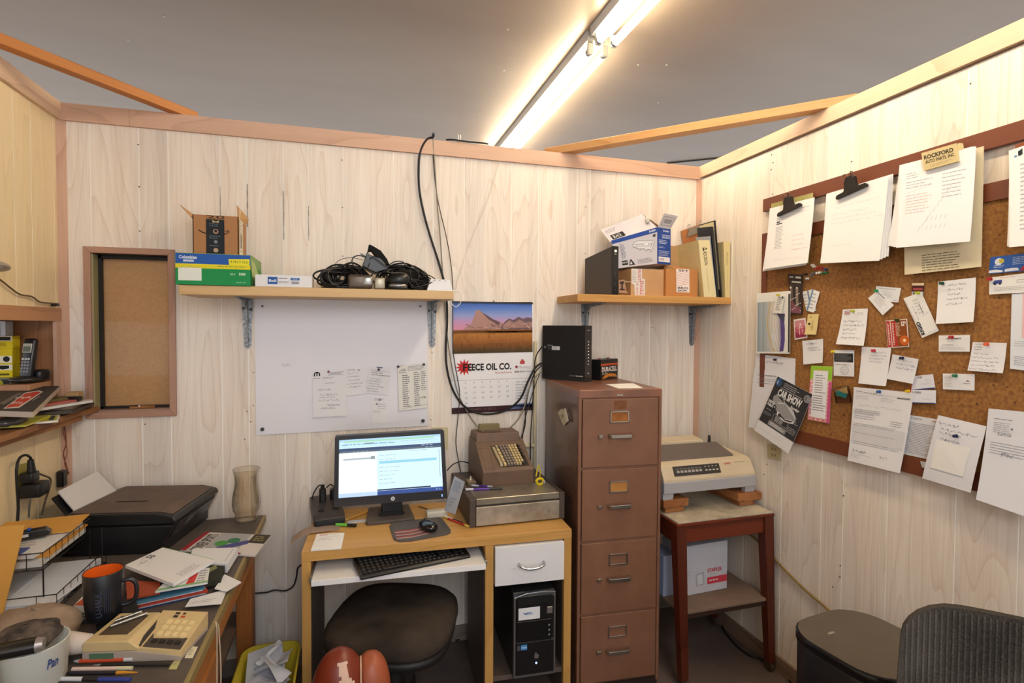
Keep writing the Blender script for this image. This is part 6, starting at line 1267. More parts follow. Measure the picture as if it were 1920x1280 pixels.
def dr(S): S.words(.25, .06, .6, .12, 1, '#d08a8a'); S.poly([(.08, .35), (.12, .2), (.28, .2), (.28, .4), (.08, .4)], '#3c4a8c'); S.disc(.13, .42, .025, '#222222'); S.disc(.24, .42, .025, '#222222'); S.box(.6, .3, .85, .44, .0008, '#6a6a72'); S.words(.12, .6, .8, .85, 3, '#b0b0b6', th=.25)
bp('business_card', 'white card with a blue truck below the blue truck card', [(1855, 520.5), (1945, 509), (1945, 547), (1854.3, 552)], '#e6e5e2', dr, .005, cat='card'); pn(1858, 523, '#b02c34', 'red push pin at the white blue-truck card', .007)
def dr(S): S.rect(.28, 0, 1, .58, '#e8bcc0'); S.words(.1, .62, .9, .7, 3, '#b0b0b8', th=.2); S.words(.1, .82, .9, .95, 5, '#9a9aa2', th=.25)
bp('form_sheet', 'white form with a pink slip over it at the right edge of the cork', [(1897, 551), (1975, 545), (1972, 700), (1893.5, 691)], '#dee2ea', dr, .003)
# loose pins stuck in the cork
cols = {'white': '#e6e6e2', 'green': '#2f7a3f', 'red': '#b8303a', 'blue': '#2a3f8a', 'black': '#1d1d20', 'grey': '#77777a', 'yellow': '#d8c43a'}
PW = ['leftmost of the top row', 'second of the top row', 'highest of all', 'left of the three reds', 'middle of the three reds', 'right of the three reds', 'far right', 'left of the white pair', 'right of the white pair', 'beside the white pair', 'far left', 'second from left', 'lowest of all', 'rightmost', 'left of the white pair']
for px, py, c in ((1526, 497, 'white'), (1529, 500, 'white'), (1542, 491, 'green'), (1533, 504, 'red'), (1538, 502, 'red'), (1543, 503, 'red'), (1550, 505, 'blue'), (1535, 512, 'white'), (1540, 511, 'white'), (1545, 513, 'green'), (1513, 514, 'black'), (1523, 516, 'grey'), (1516, 522, 'white'), (1552, 511, 'green'), (1528, 512, 'grey')):
    pin(px, py, cols[c], 'spare %s push pin, %s, of the pin cluster' % (c, PW.pop(0)), ('x', XB+.001), .0042, grp='spare pins in the cluster')

# ------------------------------------------------------------ clipboards hanging from the rail
BLC = mat('#2c2624', .4, .4)
def clipboard(label, bq, pq, m, x, clip=None, nsheet=3, draw=None, pc='#f0f0f0', off=(.0, .0)):
    B = Q(bq, x=x+.0); r = thing('clipboard', label, 'clipboard', loc=(x, (B[0].y+B[1].y)/2, min(B[2].z, B[3].z)), group='clipboards hanging on the rail')
    S = Sheet(*B); part('board', S.body(.003), m, r)
    for k in range(nsheet):
        P = Q(pq, x=x-.003-.003*k); d = (nsheet-1-k); P = [p+Vector((0, -off[0]*d*f, -off[1]*d*f)) for p, f in zip(P, (.2, .4, 1, 1))]
        S = Sheet(*P, curl=(lambda u, v, k=k: .004+.012*v*v+.002*k)); o = part('paper_sheet', S.body(.0015), mat(pc, .7, spec=.25), r)
        if k == nsheet-1 and draw: draw(S)
        S.done(o)
    return r
def clamp(r, px, py, x, wpx, ang, m):
    """spring clamp: a flared jaw, a raised hump and a wire loop"""
    c = U(px, py, x=x); M = Matrix.Translation(c) @ Matrix.Rotation(radians(-90), 4, 'Z') @ Matrix.Rotation(radians(ang), 4, 'Y'); k = wpx
    jaw = part('clamp', MB().prism([(-k, -.006), (-k*.98, -.014), (k*.98, -.014), (k, -.006), (k*.9, .002), (k*.45, .004), (k*.38, .020), (k*.36, .045), (k*.2, .054), (-k*.2, .054), (-k*.36, .045), (-k*.38, .020), (-k*.45, .004), (-k*.9, .002)], 'y', -.016, -.004, bev=.002, M=M), m, r)
    for s in (-1, 1):
        part('wire_loop', MB().tube([M @ Vector((s*k*.28, -.018, .040)), M @ Vector((s*k*.36, -.022, .058)), M @ Vector((s*k*.18, -.018, .066)), M @ Vector((s*k*.08, -.01, .050))], .0022), mat('#7a6252', .35, .8), jaw)
def dr(S): S.words(.2, .1, .95, .16, 2, '#a5a5ab', th=.25); S.words(.2, .18, .5, .24, 2, '#b0b0b6', th=.25); S.rect(.2, .25, .28, .27, '#3a3a3e'); S.rect(.2, .28, .33, .30, '#55555a'); S.words(.2, .33, .4, .7, 16, '#b0b0b6', th=.3, wmin=.05); S.words(.6, .5, .95, .8, 4, '#e0c9c9', th=.1); S.line([(.2, .88), (.85, .88)], .0005, '#d8b8b8')
r = clipboard('clipboard with black clip and greenish board edge, leftmost on the rail', [(1446, 382), (1524, 361), (1515, 494), (1441, 498)], [(1446, 391), (1530, 370), (1521, 493), (1438.5, 505)], mat('#8f8a4a', .5, mott=.5, ms=30, h2='#c9c08a'), W-.030, draw=dr, off=(-.006, .004)); clamp(r, 1483, 391, W-.046, .068, -9, BLC)
def dr(S): S.scrawl(.15, .2, .95, .26, 1, '#b5b5bc', .0006); S.scrawl(.1, .3, .9, .48, 3, '#a9a9b2', .0006); S.scrawl(.15, .74, .5, .78, 1, '#b5b5bc', .0006)
r = clipboard('clipboard with large black clip and thick blank-looking papers, second from left', [(1553, 368), (1655, 331), (1655, 470), (1548, 484)], [(1553, 364), (1670, 330), (1657, 489), (1546, 494)], mat('#8a5a34', .5), W-.030, draw=dr, off=(.010, -.004), nsheet=4); clamp(r, 1600, 356, W-.049, .068, -9, BLC)
def dr(S): S.words(.1, .12, .3, .2, 3, '#a9a9b2', th=.25); S.words(.1, .22, .5, .32, 3, '#b5b5bc', th=.25); S.words(.1, .38, .5, .62, 7, '#d4b4b8', th=.2); S.words(.6, .2, .95, .5, 7, '#b8b8c0', th=.2)
def dr3(S):
    dr(S); S.line([(.1, .36), (.45, .31)], .0006, '#a9a9b2')
    for i in range(9): S.line([(.3+i*.05, .85-i*.055), (.33+i*.05, .78-i*.055)], .0008, '#a5a5ae')
    for i in range(10): S.line([(.42+(i % 5)*.06, .82-(i//5)*.1), (.44+(i % 5)*.06, .77-(i//5)*.1)], .0008, '#a5a5ae')
r = clipboard('tan clipboard with ROCKFORD AUTO PARTS clip block, third on the rail', [(1694, 312), (1844, 274), (1839, 500), (1696, 515)], [(1692, 310), (1834, 275), (1828, 453), (1689, 465)], mat('#ddd0b0', .45), W-.030, draw=dr3, off=(-.012, -.004), nsheet=4, pc='#eef0f4')
S = Sheet(*Q([(1727.5, 287), (1792, 268.5), (1795.5, 302.5), (1732.5, 320)], x=W-.062)); o = part('clip_block', S.body(.02), mat('#cdbb8c', .45), r, 'tan clip block printed ROCKFORD AUTO PARTS, INC.'); S.text('ROCKFORD', .06, .18, .92, .42, '#3a332a', .035); S.text('AUTO PARTS, INC.', .08, .48, .95, .70, '#3a332a', .02); S.words(.2, .76, .9, .92, 2, '#8a7c5e', wmin=.05, th=.2); S.done(o)
S = Sheet(*Q([(1696, 486), (1838, 470), (1838, 500), (1697, 514)], x=W-.0305)); S.words(.25, -.2, .85, .95, 7, '#7a7052', th=.28, fill=.95, wmin=.04); S.done(r)
S = Sheet(*Q([(1785, 272), (1800, 268), (1802, 282), (1787, 286)], x=W-.050)); part('clip_tongue', S.body(.014), mat('#dccb9c', .45), r)
def dr(S): S.disc(.12, .08, .03, '#7a9ac4'); S.poly([(.16, .04), (.24, .02), (.24, .08), (.17, .09)], '#2c3038'); S.words(.2, .16, .5, .85, 16, '#b5b5bc', th=.3, wmin=.03)
r = clipboard('clipboard with white papers cut off by the right picture edge', [(1903, 272), (2010, 230), (2005, 455), (1908, 465)], [(1895, 283), (2010, 245), (2005, 455), (1901, 464)], mat('#8a4a2c', .5), W-.030, draw=dr, off=(-.004, -.002))
# ------------------------------------------------------------ left wall nook: phone, product boxes, magazines
NS = wood('nook_shelf_wood', '#9c6c42', '#6d4526', axis='y', freq=6, rough=.6)
r = thing('wall_ledge', 'brown wooden ledge under the phone nook, piled with magazines', 'shelf', loc=(.0, -.4, 1.2))
part('board', MB().prism([(-.012+.013, 0-.002), (.125, -.002), (.10, -.10), (.115, -1.2), (.001, -1.2)], 'z', 1.222, 1.243, bev=.001), NS, r)
part('support', MB().prism([(.001, -.035), (.085, -.05), (.06, -1.2), (.001, -1.2)], 'z', 1.196, 1.2215), NS, r)
RIS = 1.362
pb_ = solo('wood_riser', MB().box(-.11, -.012, -.22, -.066, NZ0-.0015, RIS, .002), NWY, 'brown wood block inside the nook carrying the phone', 'wood block')
PH = Matrix.Translation((-.062, -.14, RIS+.0005)) @ Matrix.Rotation(radians(-22), 4, 'Z')
r = thing('cordless_phone', 'black cordless phone standing in its charging base in the nook', 'phone', M=PH)
part('charging_base', MB().ell((0, .01, .014), (.05, .062, .0135), pw=.8), mat('#2c2825', .35, spec=.6), r); part('cradle_back', MB().box(.015, .05, .01, .06, .008, .05, .01, seg=2), BK, r)
HM = Matrix.Translation((.008, -.004, .018)) @ Matrix.Rotation(radians(-9), 4, 'X')
h = part('handset', MB().box(-.024, .024, -.012, .013, 0, .155, .010, seg=3, M=HM), mat('#141315', .3, spec=.6), r)
HF = Matrix.Translation((.008, -.004, .018)) @ Matrix.Rotation(radians(-9), 4, 'X')
def hp(x, z, y=-.0125): return HF @ Vector((x, y, z))
part('screen', MB().box(-.019, .019, -.0135, -.011, .098, .134, .001, M=HF), mat('#b5b3a0', .3), h); part('lcd', MB().box(-.015, .015, -.0142, -.013, .102, .122, M=HF), mat('#5e6350', .25), h)
for i in range(3):
    for j in range(5): part('phone_key', MB().box(-.017+i*.0125, -.008+i*.0125, -.0140, -.011, .022+j*.012, .029+j*.012, .001, M=HF), mat('#8a8a8c' if j < 4 else '#d0d0d0', .4), h)
# product boxes beyond the nook
YC, BC = '#dcc61e', '#1c1b1a'
def prod(z0, z1, fc, label, draw, x1=-.110, y=-.125, d=.05, nm='product_box'):
    r = thing(nm, label, 'box', loc=(x1-.09, y, z0), group='yellow and black packages stacked in the nook'); part('carton', MB().box(x1-.2, x1, y, y+d, z0, z1, .001), mat(fc, .4), r)
    S = Sheet((x1-.2, y-.0008, z1), (x1, y-.0008, z1), (x1, y-.0008, z0), (x1-.2, y-.0008, z0)); draw(S); S.done(r)
    return r
ZB = NZ0-.0015
def dA(S): S.rect(0, 0, 1, .5, '#26241f'); S.rect(.4, .1, .95, .4, '#a59a2c')
prod(ZB, ZB+.075, '#26231f', 'black tray package at the bottom of the nook stack', lambda S: S.rect(0, 0, 1, .12, '#e8e6d8'), x1=-.135, d=.07)
def dB(S): S.rect(.35, .1, .98, .9, '#2c2b28'); S.disc(.72, .5, .14, '#a8a31e'); S.line([(.95, .1), (.98, .9)], .002, '#d0d0cc'); S.line([(.4, .2), (.9, .15)], .0015, '#8a8a86')
prod(ZB+.0755, ZB+.135, '#8f8f6a', 'clear-fronted package with a black and yellow tool, second in the nook stack', dB)
def dC(S): S.rect(0, .45, 1, 1, YC); S.rect(.45, .7, .95, .85, '#5c5410'); S.rect(0, 0, 1, .45, '#e6e2cc'); S.poly([(.5, .08), (.7, .08), (.7, .3), (.6, .4), (.5, .3)], BC); S.poly([(.75, .08), (.95, .08), (.95, .3), (.85, .4), (.75, .3)], BC)
prod(ZB+.1355, ZB+.185, YC, 'yellow package with two dark shields, third in the nook stack', dC)
def dD(S): S.rect(0, 0, 1, 1, YC); S.rect(0, .45, 1, .9, '#e6e2cc'); S.disc(.55, .66, .055, BC); S.disc(.73, .66, .055, BC); S.disc(.91, .66, .055, BC); S.rect(.08, .1, .14, .3, '#5c5410')
prod(ZB+.1855, ZB+.245, YC, 'yellow package with three dark dots, fourth in the nook stack', dD)
def dE(S): S.rect(0, .4, 1, 1, YC); S.rect(0, 0, 1, .4, '#d9d4b8'); S.rect(.5, .08, .97, .34, BC); S.rect(.1, .12, .42, .26, '#55523c'); S.rect(.3, .55, .9, .8, '#b5a41c')
prod(ZB+.2455, ZB+.295, YC, 'yellow package with black heading bar, fifth in the nook stack', dE, x1=-.108)
def dF(S): 
    for i in range(7): S.rect(.12+i*.12, .1, .2+i*.12, .95, ['#9fb6c4', '#d8e0e6', '#7a5a68', '#e8ecf0', '#8ea9b8', '#c9d6dd', '#6f8b9a'][i])
prod(ZB+.2955, ZB+.352, '#cfd8de', 'white and blue striped package at the top of the nook stack', dF, x1=-.13)
# magazines
def mag(name, label, px, z, col, draw=None, th=.006, cat='magazine', grp='magazines piled on the nook ledge', rough=.5, curl=None):
    return flat(name, label, cat, px, z, col, draw, th, curl, grp, rough)
ZM = 1.2435
def mz(name, label, q, z, th, col, draw=None, cat='magazine'):
    return paper(name, label, cat, [Vector((a, b, z)) for a, b in q], col, th, None, draw, 'magazines piled on the nook ledge', rough=.5)
def dM(S): S.rect(.55, .1, .97, .9, '#c7bd28'); S.rect(.85, .12, .93, .85, '#2c3038')
mz('magazine', 'yellow leaflet sticking out at the front of the ledge pile', [(-.05, -.30), (.10, -.26), (.155, -.40), (-.02, -.48)], ZM+.007, .006, '#e4e2d8', dM)
mz('magazine', 'yellow-green magazine low in the ledge pile', [(-.08, -.34), (.09, -.30), (.12, -.52), (-.08, -.55)], ZM+.014, .006, '#b5b04a')
mz('magazine', 'dark magazine at the right back of the ledge pile', [(-.02, -.06), (.12, -.03), (.135, -.25), (.0, -.30)], ZM+.021, .012, '#4a423c', lambda S: S.words(.1, .1, .9, .9, 8, '#8a8078'))
mz('magazine', 'brown magazine at the right back of the ledge pile, over the dark one', [(-.05, -.10), (.11, -.05), (.125, -.22), (-.03, -.30)], ZM+.032, .010, '#6b5c50', lambda S: S.words(.1, .1, .9, .9, 6, '#a39888'))
mz('magazine', 'white-paged magazine fanned out in the middle of the ledge pile', [(-.06, -.22), (.13, -.08), (.15, -.12), (.03, -.42)], ZM+.042, .009, '#dedcd8')
def dP(S): S.poly([(.1, .9), (.4, .3), (.9, .2), (.85, .7)], '#cf6a62')
mz('magazine', 'pink and dark magazine fanned below the thick catalogue', [(-.10, -.24), (.10, -.09), (.12, -.14), (.0, -.44)], ZM+.051, .008, '#b5605a', dP)
mz('magazine', 'olive patterned magazine under the thick catalogue', [(-.10, -.20), (.085, -.07), (.10, -.12), (-.02, -.42)], ZM+.060, .008, '#6a6440', lambda S: S.words(.1, .1, .95, .95, 8, '#9a9062', wmin=.05))
def dK(S):
    S.rect(0, 0, 1, 1, '#46403c'); S.poly([(.52, .93), (.66, .30), (.80, .20), (.87, .26), (.74, .88)], '#e2ddd6'); S.poly([(.54, .90), (.67, .34), (.80, .24), (.85, .29), (.72, .84)], '#cf4a38'); S.scrawl(.58, .4, .78, .8, 2, '#efe0d8', .0016); S.poly([(.42, .75), (.58, .3), (.64, .3), (.50, .78)], '#7a7068'); S.line([(.84, .62), (.88, .45)], .003, '#b0a89c')
    S.rect(0, 0, 1, .02, '#6a635c')
cq_ = [U(-60, 726, z=1.350), U(112, 723.5, z=1.345), U(62, 772, z=1.312), U(-60, 770, z=1.316)]
paper('catalogue', 'thick black catalogue with red lettering on top of the ledge pile', 'catalogue', cq_, '#b8a998', .018, None, dK, 'magazines piled on the nook ledge', rough=.5)
solo('glasses_case', MB().ell((.06, -.48, ZM+.022), (.035, .06, .018), pw=.8), mat('#4a4440', .25, spec=.6), 'dark shiny glasses case at the front left of the ledge pile', 'case')
solo('folded_paper', MB().box(.055, .10, -.12, -.07, ZM+.0425, ZM+.075, .003), mat('#b9976a', .7), 'tan folded paper on the back of the ledge pile', 'paper')
solo('black_clip', MB().box(.07, .12, -.16, -.13, ZM+.043, ZM+.062, .003), BK, 'small black binder clip on the back of the ledge pile', 'clip')
# lamp part and wires on the left wall
q = U(0, 500, x=.03); r = thing('wall_bell', 'grey oval metal bell or lamp end on the left wall, cut by the picture edge', 'bell', loc=(.0, q.y, q.z)); part('shell', MB().ell((.03, q.y-.02, q.z), (.028, .06, .018)), mat('#a9a49c', .3, .7), r); part('mount', MB().cyl((0, q.y+.02, q.z), (.03, q.y+.02, q.z), .008), DGR, r)
cord('wire', 'brown wire drooping along the left wall above the nook', [U(-30, 505, x=.012), U(0, 524, x=.012), U(20, 540, x=.012), U(38, 552, x=.012), U(60, 556, x=.012), U(75, 566, x=.012), U(100, 569, x=.014), U(108, 572, x=.016)], .003, BRN)
q = U(106, 571, x=.016); solo('wire_plug', MB().box(.001, .022, q.y-.012, q.y+.012, q.z-.006, q.z+.006, .002), BK, 'small black plug at the end of the brown wall wire', 'plug')
# power outlet, plugs and cords below the ledge
S = Sheet(*Q([(34, 873), (55, 866), (55, 926), (35, 938)], x=.006)); solo('wall_plate', S.body(.006), mat('#a59b42', .5), 'yellowed outlet plate on the left wall behind the plugs', 'outlet')
r = thing('plug_adapter', 'black plug with ribbed cord boot in the upper left wall outlet', 'plug', loc=U(58, 885, x=.01)); q = U(56, 892, x=.03)
part('body', MB().box(.007, .05, q.y-.025, q.y+.025, q.z-.022, q.z+.015, .006, seg=2), BK, r); part('cord_boot', MB().cyl((.035, q.y, q.z+.015), (.035, q.y-.004, q.z+.06), .014, .009, n=12), BK, r)
q = U(63, 915, x=.035); solo('wall_adapter', MB().box(.007, .07, q.y-.035, q.y+.035, q.z-.028, q.z+.022, .006, seg=2), mat('#1b1a1c', .4), 'black square power adapter in the lower left wall outlet', 'adapter')
cord('cable', 'black cord looping up from the ribbed plug and down the left wall', [U(60, 873, x=.035), U(57, 858, x=.035), U(47, 853, x=.035), U(36, 860, x=.03), U(31, 880, x=.03), U(32, 915, x=.03), U(34, 950, x=.03), U(32, 985, x=.03)], .0045, BLK)
cord('cable', 'brown cord bending from the outlet down the left wall', [U(68, 886, x=.03), U(82, 891, x=.03), U(94, 897, x=.03), U(94, 910, x=.03), U(86, 935, x=.03), U(78, 965, x=.03)], .0035, mat('#5e5042', .6))
cord('cable', 'thin grey cord straight down from the square adapter', [U(57, 933, x=.04), U(55, 950, x=.04), U(54, 970, x=.04)], .003, mat('#54504a', .6))
solo('cloth_bundle', MB().ell((.062, -.415, .792), (.052, .045, .038), noise=.1, seed=4), mat('#3f3833', .8, mott=.4, ms=20, h2='#5a5048'), 'dark dusty bundle of cords behind the letter tray', 'bundle')
cord('wire', 'reddish twisted wire hanging down the left corner', [U(117, 778, x=.02), U(121, 800, x=.02), U(124, 830, x=.02), U(119, 850, x=.02), U(124, 872, x=.02), U(127, 885, x=.02), U(122, 900, x=.02)], .0022, mat('#7a4238', .5))
cord('wire', 'second strand of the reddish wire hanging down the left corner', [U(118, 778, x=.024), U(119, 810, x=.024), U(126, 845, x=.024), U(121, 868, x=.024), U(130, 888, x=.024)], .0018, mat('#8a564a', .5))
q = U(119, 895, x=.02); solo('inline_plug', MB().box(.003, .028, q.y-.02, q.y+.015, q.z-.035, q.z+.03, .004), BK, 'black connector hanging in the left corner behind the printer paper', 'plug')

# ------------------------------------------------------------ left workbench
LX = .782; BYB = -.085
BT = mat('#4d4540', .6, mott=.7, ms=5, h2='#6a5f56'); OAK = wood('bench_edge_oak', '#a9703c', '#7c4a22', axis='y', freq=6, rough=.5); OAKZ = wood('bench_leg_oak', '#a0622f', '#6f3f1c', axis='z', freq=6, rough=.5)
r = thing('workbench', 'brown wooden workbench along the left wall, its dark top crowded with papers', 'table', loc=(.4, -.6, 0))
part('bench_top', MB().box(.016, LX-.012, -2.3, BYB, .725, .75, .001), BT, r); part('edge_band', MB().box(LX-.0118, LX, -2.3, BYB, .722, .7495, .001), mat('#8f7d52', .5), r)
part('apron', MB().box(LX-.045, LX-.02, -2.3, BYB-.03, .63, .7215), OAK, r); part('back_apron', MB().box(.05, LX-.045, BYB-.035, BYB-.01, .63, .7245), OAKZ, r)
for y0 in (-.19, -.84, -1.45, -2.2): part('leg', MB().box(LX-.09, LX-.03, y0-.075, y0, .0, .6295 if y0 > -.5 else .6295, .002), OAKZ, r)
for y0 in (-.19, -2.2): part('leg', MB().box(.03, .09, y0-.075, y0, .0, .7245, .002), OAKZ, r)
part('lower_shelf', MB().box(.095, LX-.0905, -2.2, -.12, .33, .35), mat('#6a584c', .7, mott=.5, ms=5, h2='#4c3f36'), r)
part('side_board', MB().box(LX-.028, LX-.012, -2.2, -.92, .30, .6295), OAK, r)
solo('leaning_sheet', MB().hexa([(.60, -.40, .351), (.66, -.52, .351), (.662, -.52, .351), (.602, -.40, .351)], [(.66, -.40, .60), (.685, -.52, .60), (.687, -.52, .60), (.662, -.40, .60)]), mat('#b9c0d2', .6), 'pale blue board standing on the shelf under the workbench', 'board')
m = MB(); m.tube([(LX+.003, -1.0, .735), (LX+.006, -1.02, .60), (LX+.004, -1.03, .45), (LX+.008, -1.04, .38)], .0022, n=5).tube([(LX+.004, -.985, .735), (LX+.012, -1.0, .60), (LX+.008, -1.02, .45), (LX+.008, -1.035, .38)], .0022, n=5).tube([(LX+.003, -1.0, .735), (LX-.002, -.993, .752), (LX+.004, -.985, .735)], .0022, n=5)
solo('string_loop', m, mat('#b9a48c', .8), 'beige string loop hanging off the edge of the workbench', 'string')
# vase
vz = .7505; vx, vy = .713, -.135
gv = bpy.data.materials.new('smoky_glass'); gv.use_nodes = True; nt = gv.node_tree
tr_ = nt.nodes.new('ShaderNodeBsdfTransparent'); tr_.inputs[0].default_value = (.92, .88, .80, 1); gs_ = nt.nodes.new('ShaderNodeBsdfGlossy'); gs_.inputs['Roughness'].default_value = .08; lw_ = nt.nodes.new('ShaderNodeLayerWeight'); lw_.inputs[0].default_value = .45
ms_ = nt.nodes.new('ShaderNodeMixShader'); nt.links.new(lw_.outputs['Facing'], ms_.inputs[0]); nt.links.new(tr_.outputs[0], ms_.inputs[1]); nt.links.new(gs_.outputs[0], ms_.inputs[2]); nt.links.new(ms_.outputs[0], nt.nodes['Material Output'].inputs[0])
prof = [(0, .0), (.038, 0), (.045, .006), (.047, .02), (.045, .035), (.052, .05), (.056, .075), (.054, .11), (.047, .15), (.044, .17), (.048, .205), (.0545, .231), (.0535, .234), (.0515, .232)]
m = MB(); n = 48
vs = []; fs = []
for k, (rr_, z) in enumerate(prof):
    for i in range(n):
        rib = 1+(.04*cos(i*2*pi/n*16) if .045 < z < .2 and k < 11 else 0); vs.append((vx+rr_*rib*cos(2*pi*i/n), vy+rr_*rib*sin(2*pi*i/n), vz+z*.955))
for k in range(len(prof)-1):
    for i in range(n): fs.append((k*n+i, k*n+(i+1) % n, (k+1)*n+(i+1) % n, (k+1)*n+i))
m.add(vs, fs, 0, True); solo('glass_vase', m, gv, 'tall ribbed smoky glass vase at the back corner of the workbench', 'vase')
# all-in-one printer
c0 = Vector((.485, -.430, .7505)); M = Matrix.Translation(c0) @ Matrix.Rotation(radians(-10), 4, 'Z')
r = thing('inkjet_printer', 'black dusty all-in-one printer with white paper in its rear feed, on the workbench', 'printer', M=M)
PB = mat('#17181b', .35, spec=.55); PT_ = mat('#6b584b', .55, mott=.7, ms=9, h2='#4a3d35')
DX, DY = .36, .37   # depth towards the wall (-x) and width (+y)
part('body', MB().prism([(-DX, 0), (0, 0), (.0, .045), (.035, .105), (-DX, .105)], 'y', 0, DY, bev=.006), PB, r)
lid = part('scanner_lid', MB().prism([(-DX, .107), (.036, .107), (.045, .118), (.035, .135), (-.02, .148), (-DX+.03, .150), (-DX, .14)], 'y', .0, DY, bev=.005), PB, r)
part('lid_top', MB().prism([(-DX+.035, .1505), (-.02, .1485), (.025, .1385), (.025, .14), (-.02, .1505), (-DX+.035, .1525)], 'y', .018, DY-.018), PT_, lid)
part('lid_groove', MB().box(-.24, -.13, .14, .148, .1524, .1534), DK, lid)
part('control_panel', MB().hexa([(.004, .05, .048), (.006, .05, .044), (.006, DY-.02, .044), (.004, DY-.02, .048)], [(.030, .05, .098), (.034, .05, .096), (.034, DY-.02, .096), (.030, DY-.02, .098)]), mat('#3c3b3e', .3), r)
part('panel_screen', MB().hexa([(.0145, .13, .064), (.0165, .13, .062), (.0165, .19, .062), (.0145, .19, .064)], [(.0275, .13, .088), (.0305, .13, .086), (.0305, .19, .086), (.0275, .19, .088)]), mat('#6c6c72', .2), r)
part('seam', MB().box(-.21, -.207, -.001, .001, .0, .105), mat('#3a3a3c', .4), r)
S = Sheet(*[M.inverted() @ p for p in (U(101, 930, x=.083), U(180, 888, y=-.042), U(224, 928, y=-.058), U(142, 978, x=.165))], base=-.007); part('paper_support', S.body(.008), PB, r)
S = Sheet(*[M.inverted() @ p for p in (U(109, 921, x=.09), U(183, 883, y=-.045), U(224, 925, y=-.065), U(152, 971, x=.175))]); part('paper_sheet', S.body(.004), mat('#d6d2cf', .6), r, 'blank white paper in the rear feed')
# letter trays of black wire
def wiretray(z0, z1, x0, x1, y0, y1, label, parent=None):
    w = MB(); R_ = .0018
    for z in (z0, z1): w.tube([(x0, y0, z), (x1, y0, z), (x1, y1, z), (x0, y1, z)], R_, n=5, spline=False, closed=True)
    for i in range(9): y = y0+(y1-y0)*i/8; w.tube([(x0, y, z1), (x0, y, z0), (x1, y, z0), (x1, y, z1)], .0012, n=4, spline=False)
    for i in range(7): x = x0+(x1-x0)*i/6; w.tube([(x, y0, z1 if i not in (2, 3, 4) else z0+.006), (x, y0, z0), (x, y1, z0), (x, y1, z1)], .0012, n=4, spline=False)
    return w
r = thing('letter_tray', 'two-tier black wire letter tray full of papers at the left of the workbench', 'tray', loc=(.15, -.6, .75)); WIR = mat('#2e2a28', .35, .6)
tx0, tx1, ty0, ty1 = .025, .27, -.76, -.465
part('upper_basket', wiretray(.862, .912, tx0, tx1, ty0, ty1, ''), WIR, r); part('lower_basket', wiretray(.753, .80, tx0, tx1+.05, ty0-.04, ty1, ''), WIR, r)
for x in (tx0, tx1): 
    for y in (ty0, ty1): part('post', MB().cyl((x, y, .755), (x, y, .862), .0022, n=6), WIR, r)
def inplane(name, label, cat, x0, x1, y0, y1, z, th, col, rot=0, draw=None, grp=None):
    c = Vector(((x0+x1)/2, (y0+y1)/2, z)); M = Matrix.Rotation(radians(rot), 4, 'Z')
    P = [c+M @ Vector((a-c.x, b_-c.y, 0)) for a, b_ in ((x0, y1), (x1, y1), (x1, y0), (x0, y0))]
    return paper(name, label, cat, P, col, th, None, draw, grp)
GT = 'papers stacked in the wire letter tray'
inplane('paper_stack', 'lowest sheaf of white papers in the upper wire basket', 'papers', .04, .26, -.75, -.47, .885, .018, '#c9c7c2', 0, None, GT)
inplane('envelope', 'orange-brown envelope edge sticking out of the upper wire basket', 'envelope', .05, .266, -.73, -.46, .892, .006, '#c98f3c', 2, None, GT)
inplane('paper_stack', 'upper sheaf of white papers in the upper wire basket', 'papers', .03, .25, -.745, -.475, .908, .014, '#d8d6d4', -3, lambda S: S.words(.1, .6, .9, .9, 4, '#a9a9b0'), GT)
inplane('envelope', 'manila envelope lying at the back of the upper wire basket', 'envelope', .0+.03, .262, -.60, -.43, .916, .004, '#d7a04c', 6, None, GT)
inplane('note_pad', 'blue-edged pad at the front of the upper wire basket', 'pad', .08, .21, -.752, -.70, .9125, .004, '#4a5a94', 0, None, GT)
r = thing('tape_dispenser', 'black plastic tape dispenser lying on the papers in the letter tray', 'dispenser', M=frame(.165, -.62, .9165, 20)); part('body', MB().prism([(-.055, 0), (.05, 0), (.06, .008), (.045, .022), (-.035, .02), (-.055, .008)], 'y', -.018, .018, bev=.002), BK, r); part('blue_tip', MB().box(.0, .01, -.006, .006, .0215, .028, .001), mat('#2f56b0', .4), r); part('core_gap', MB().box(-.03, .005, -.0185, -.010, .006, .015), mat('#c9c9cc', .5), r)
inplane('paper_stack', 'white papers in the lower wire basket', 'papers', .04, .31, -.79, -.48, .775, .018, '#cfd1d8', 0, None, GT)
inplane('paper_sheet', 'pale sheet hanging out of the lower wire basket', 'paper', .13, .33, -.80, -.62, .7795, .002, '#d2d5dc', -8, None, GT)
c4 = [U(-70, 992, y=-.815), U(46, 984, y=-.815), U(4, 1165, y=-.80), U(-70, 1165, y=-.80)]; dlt = .7515
c4[2].z = c4[3].z = dlt+.0; 
paper('manila_envelope', 'large orange manila envelope standing upright at the left edge of the picture', 'envelope', c4, '#d9a04e', .004, rough=.6)
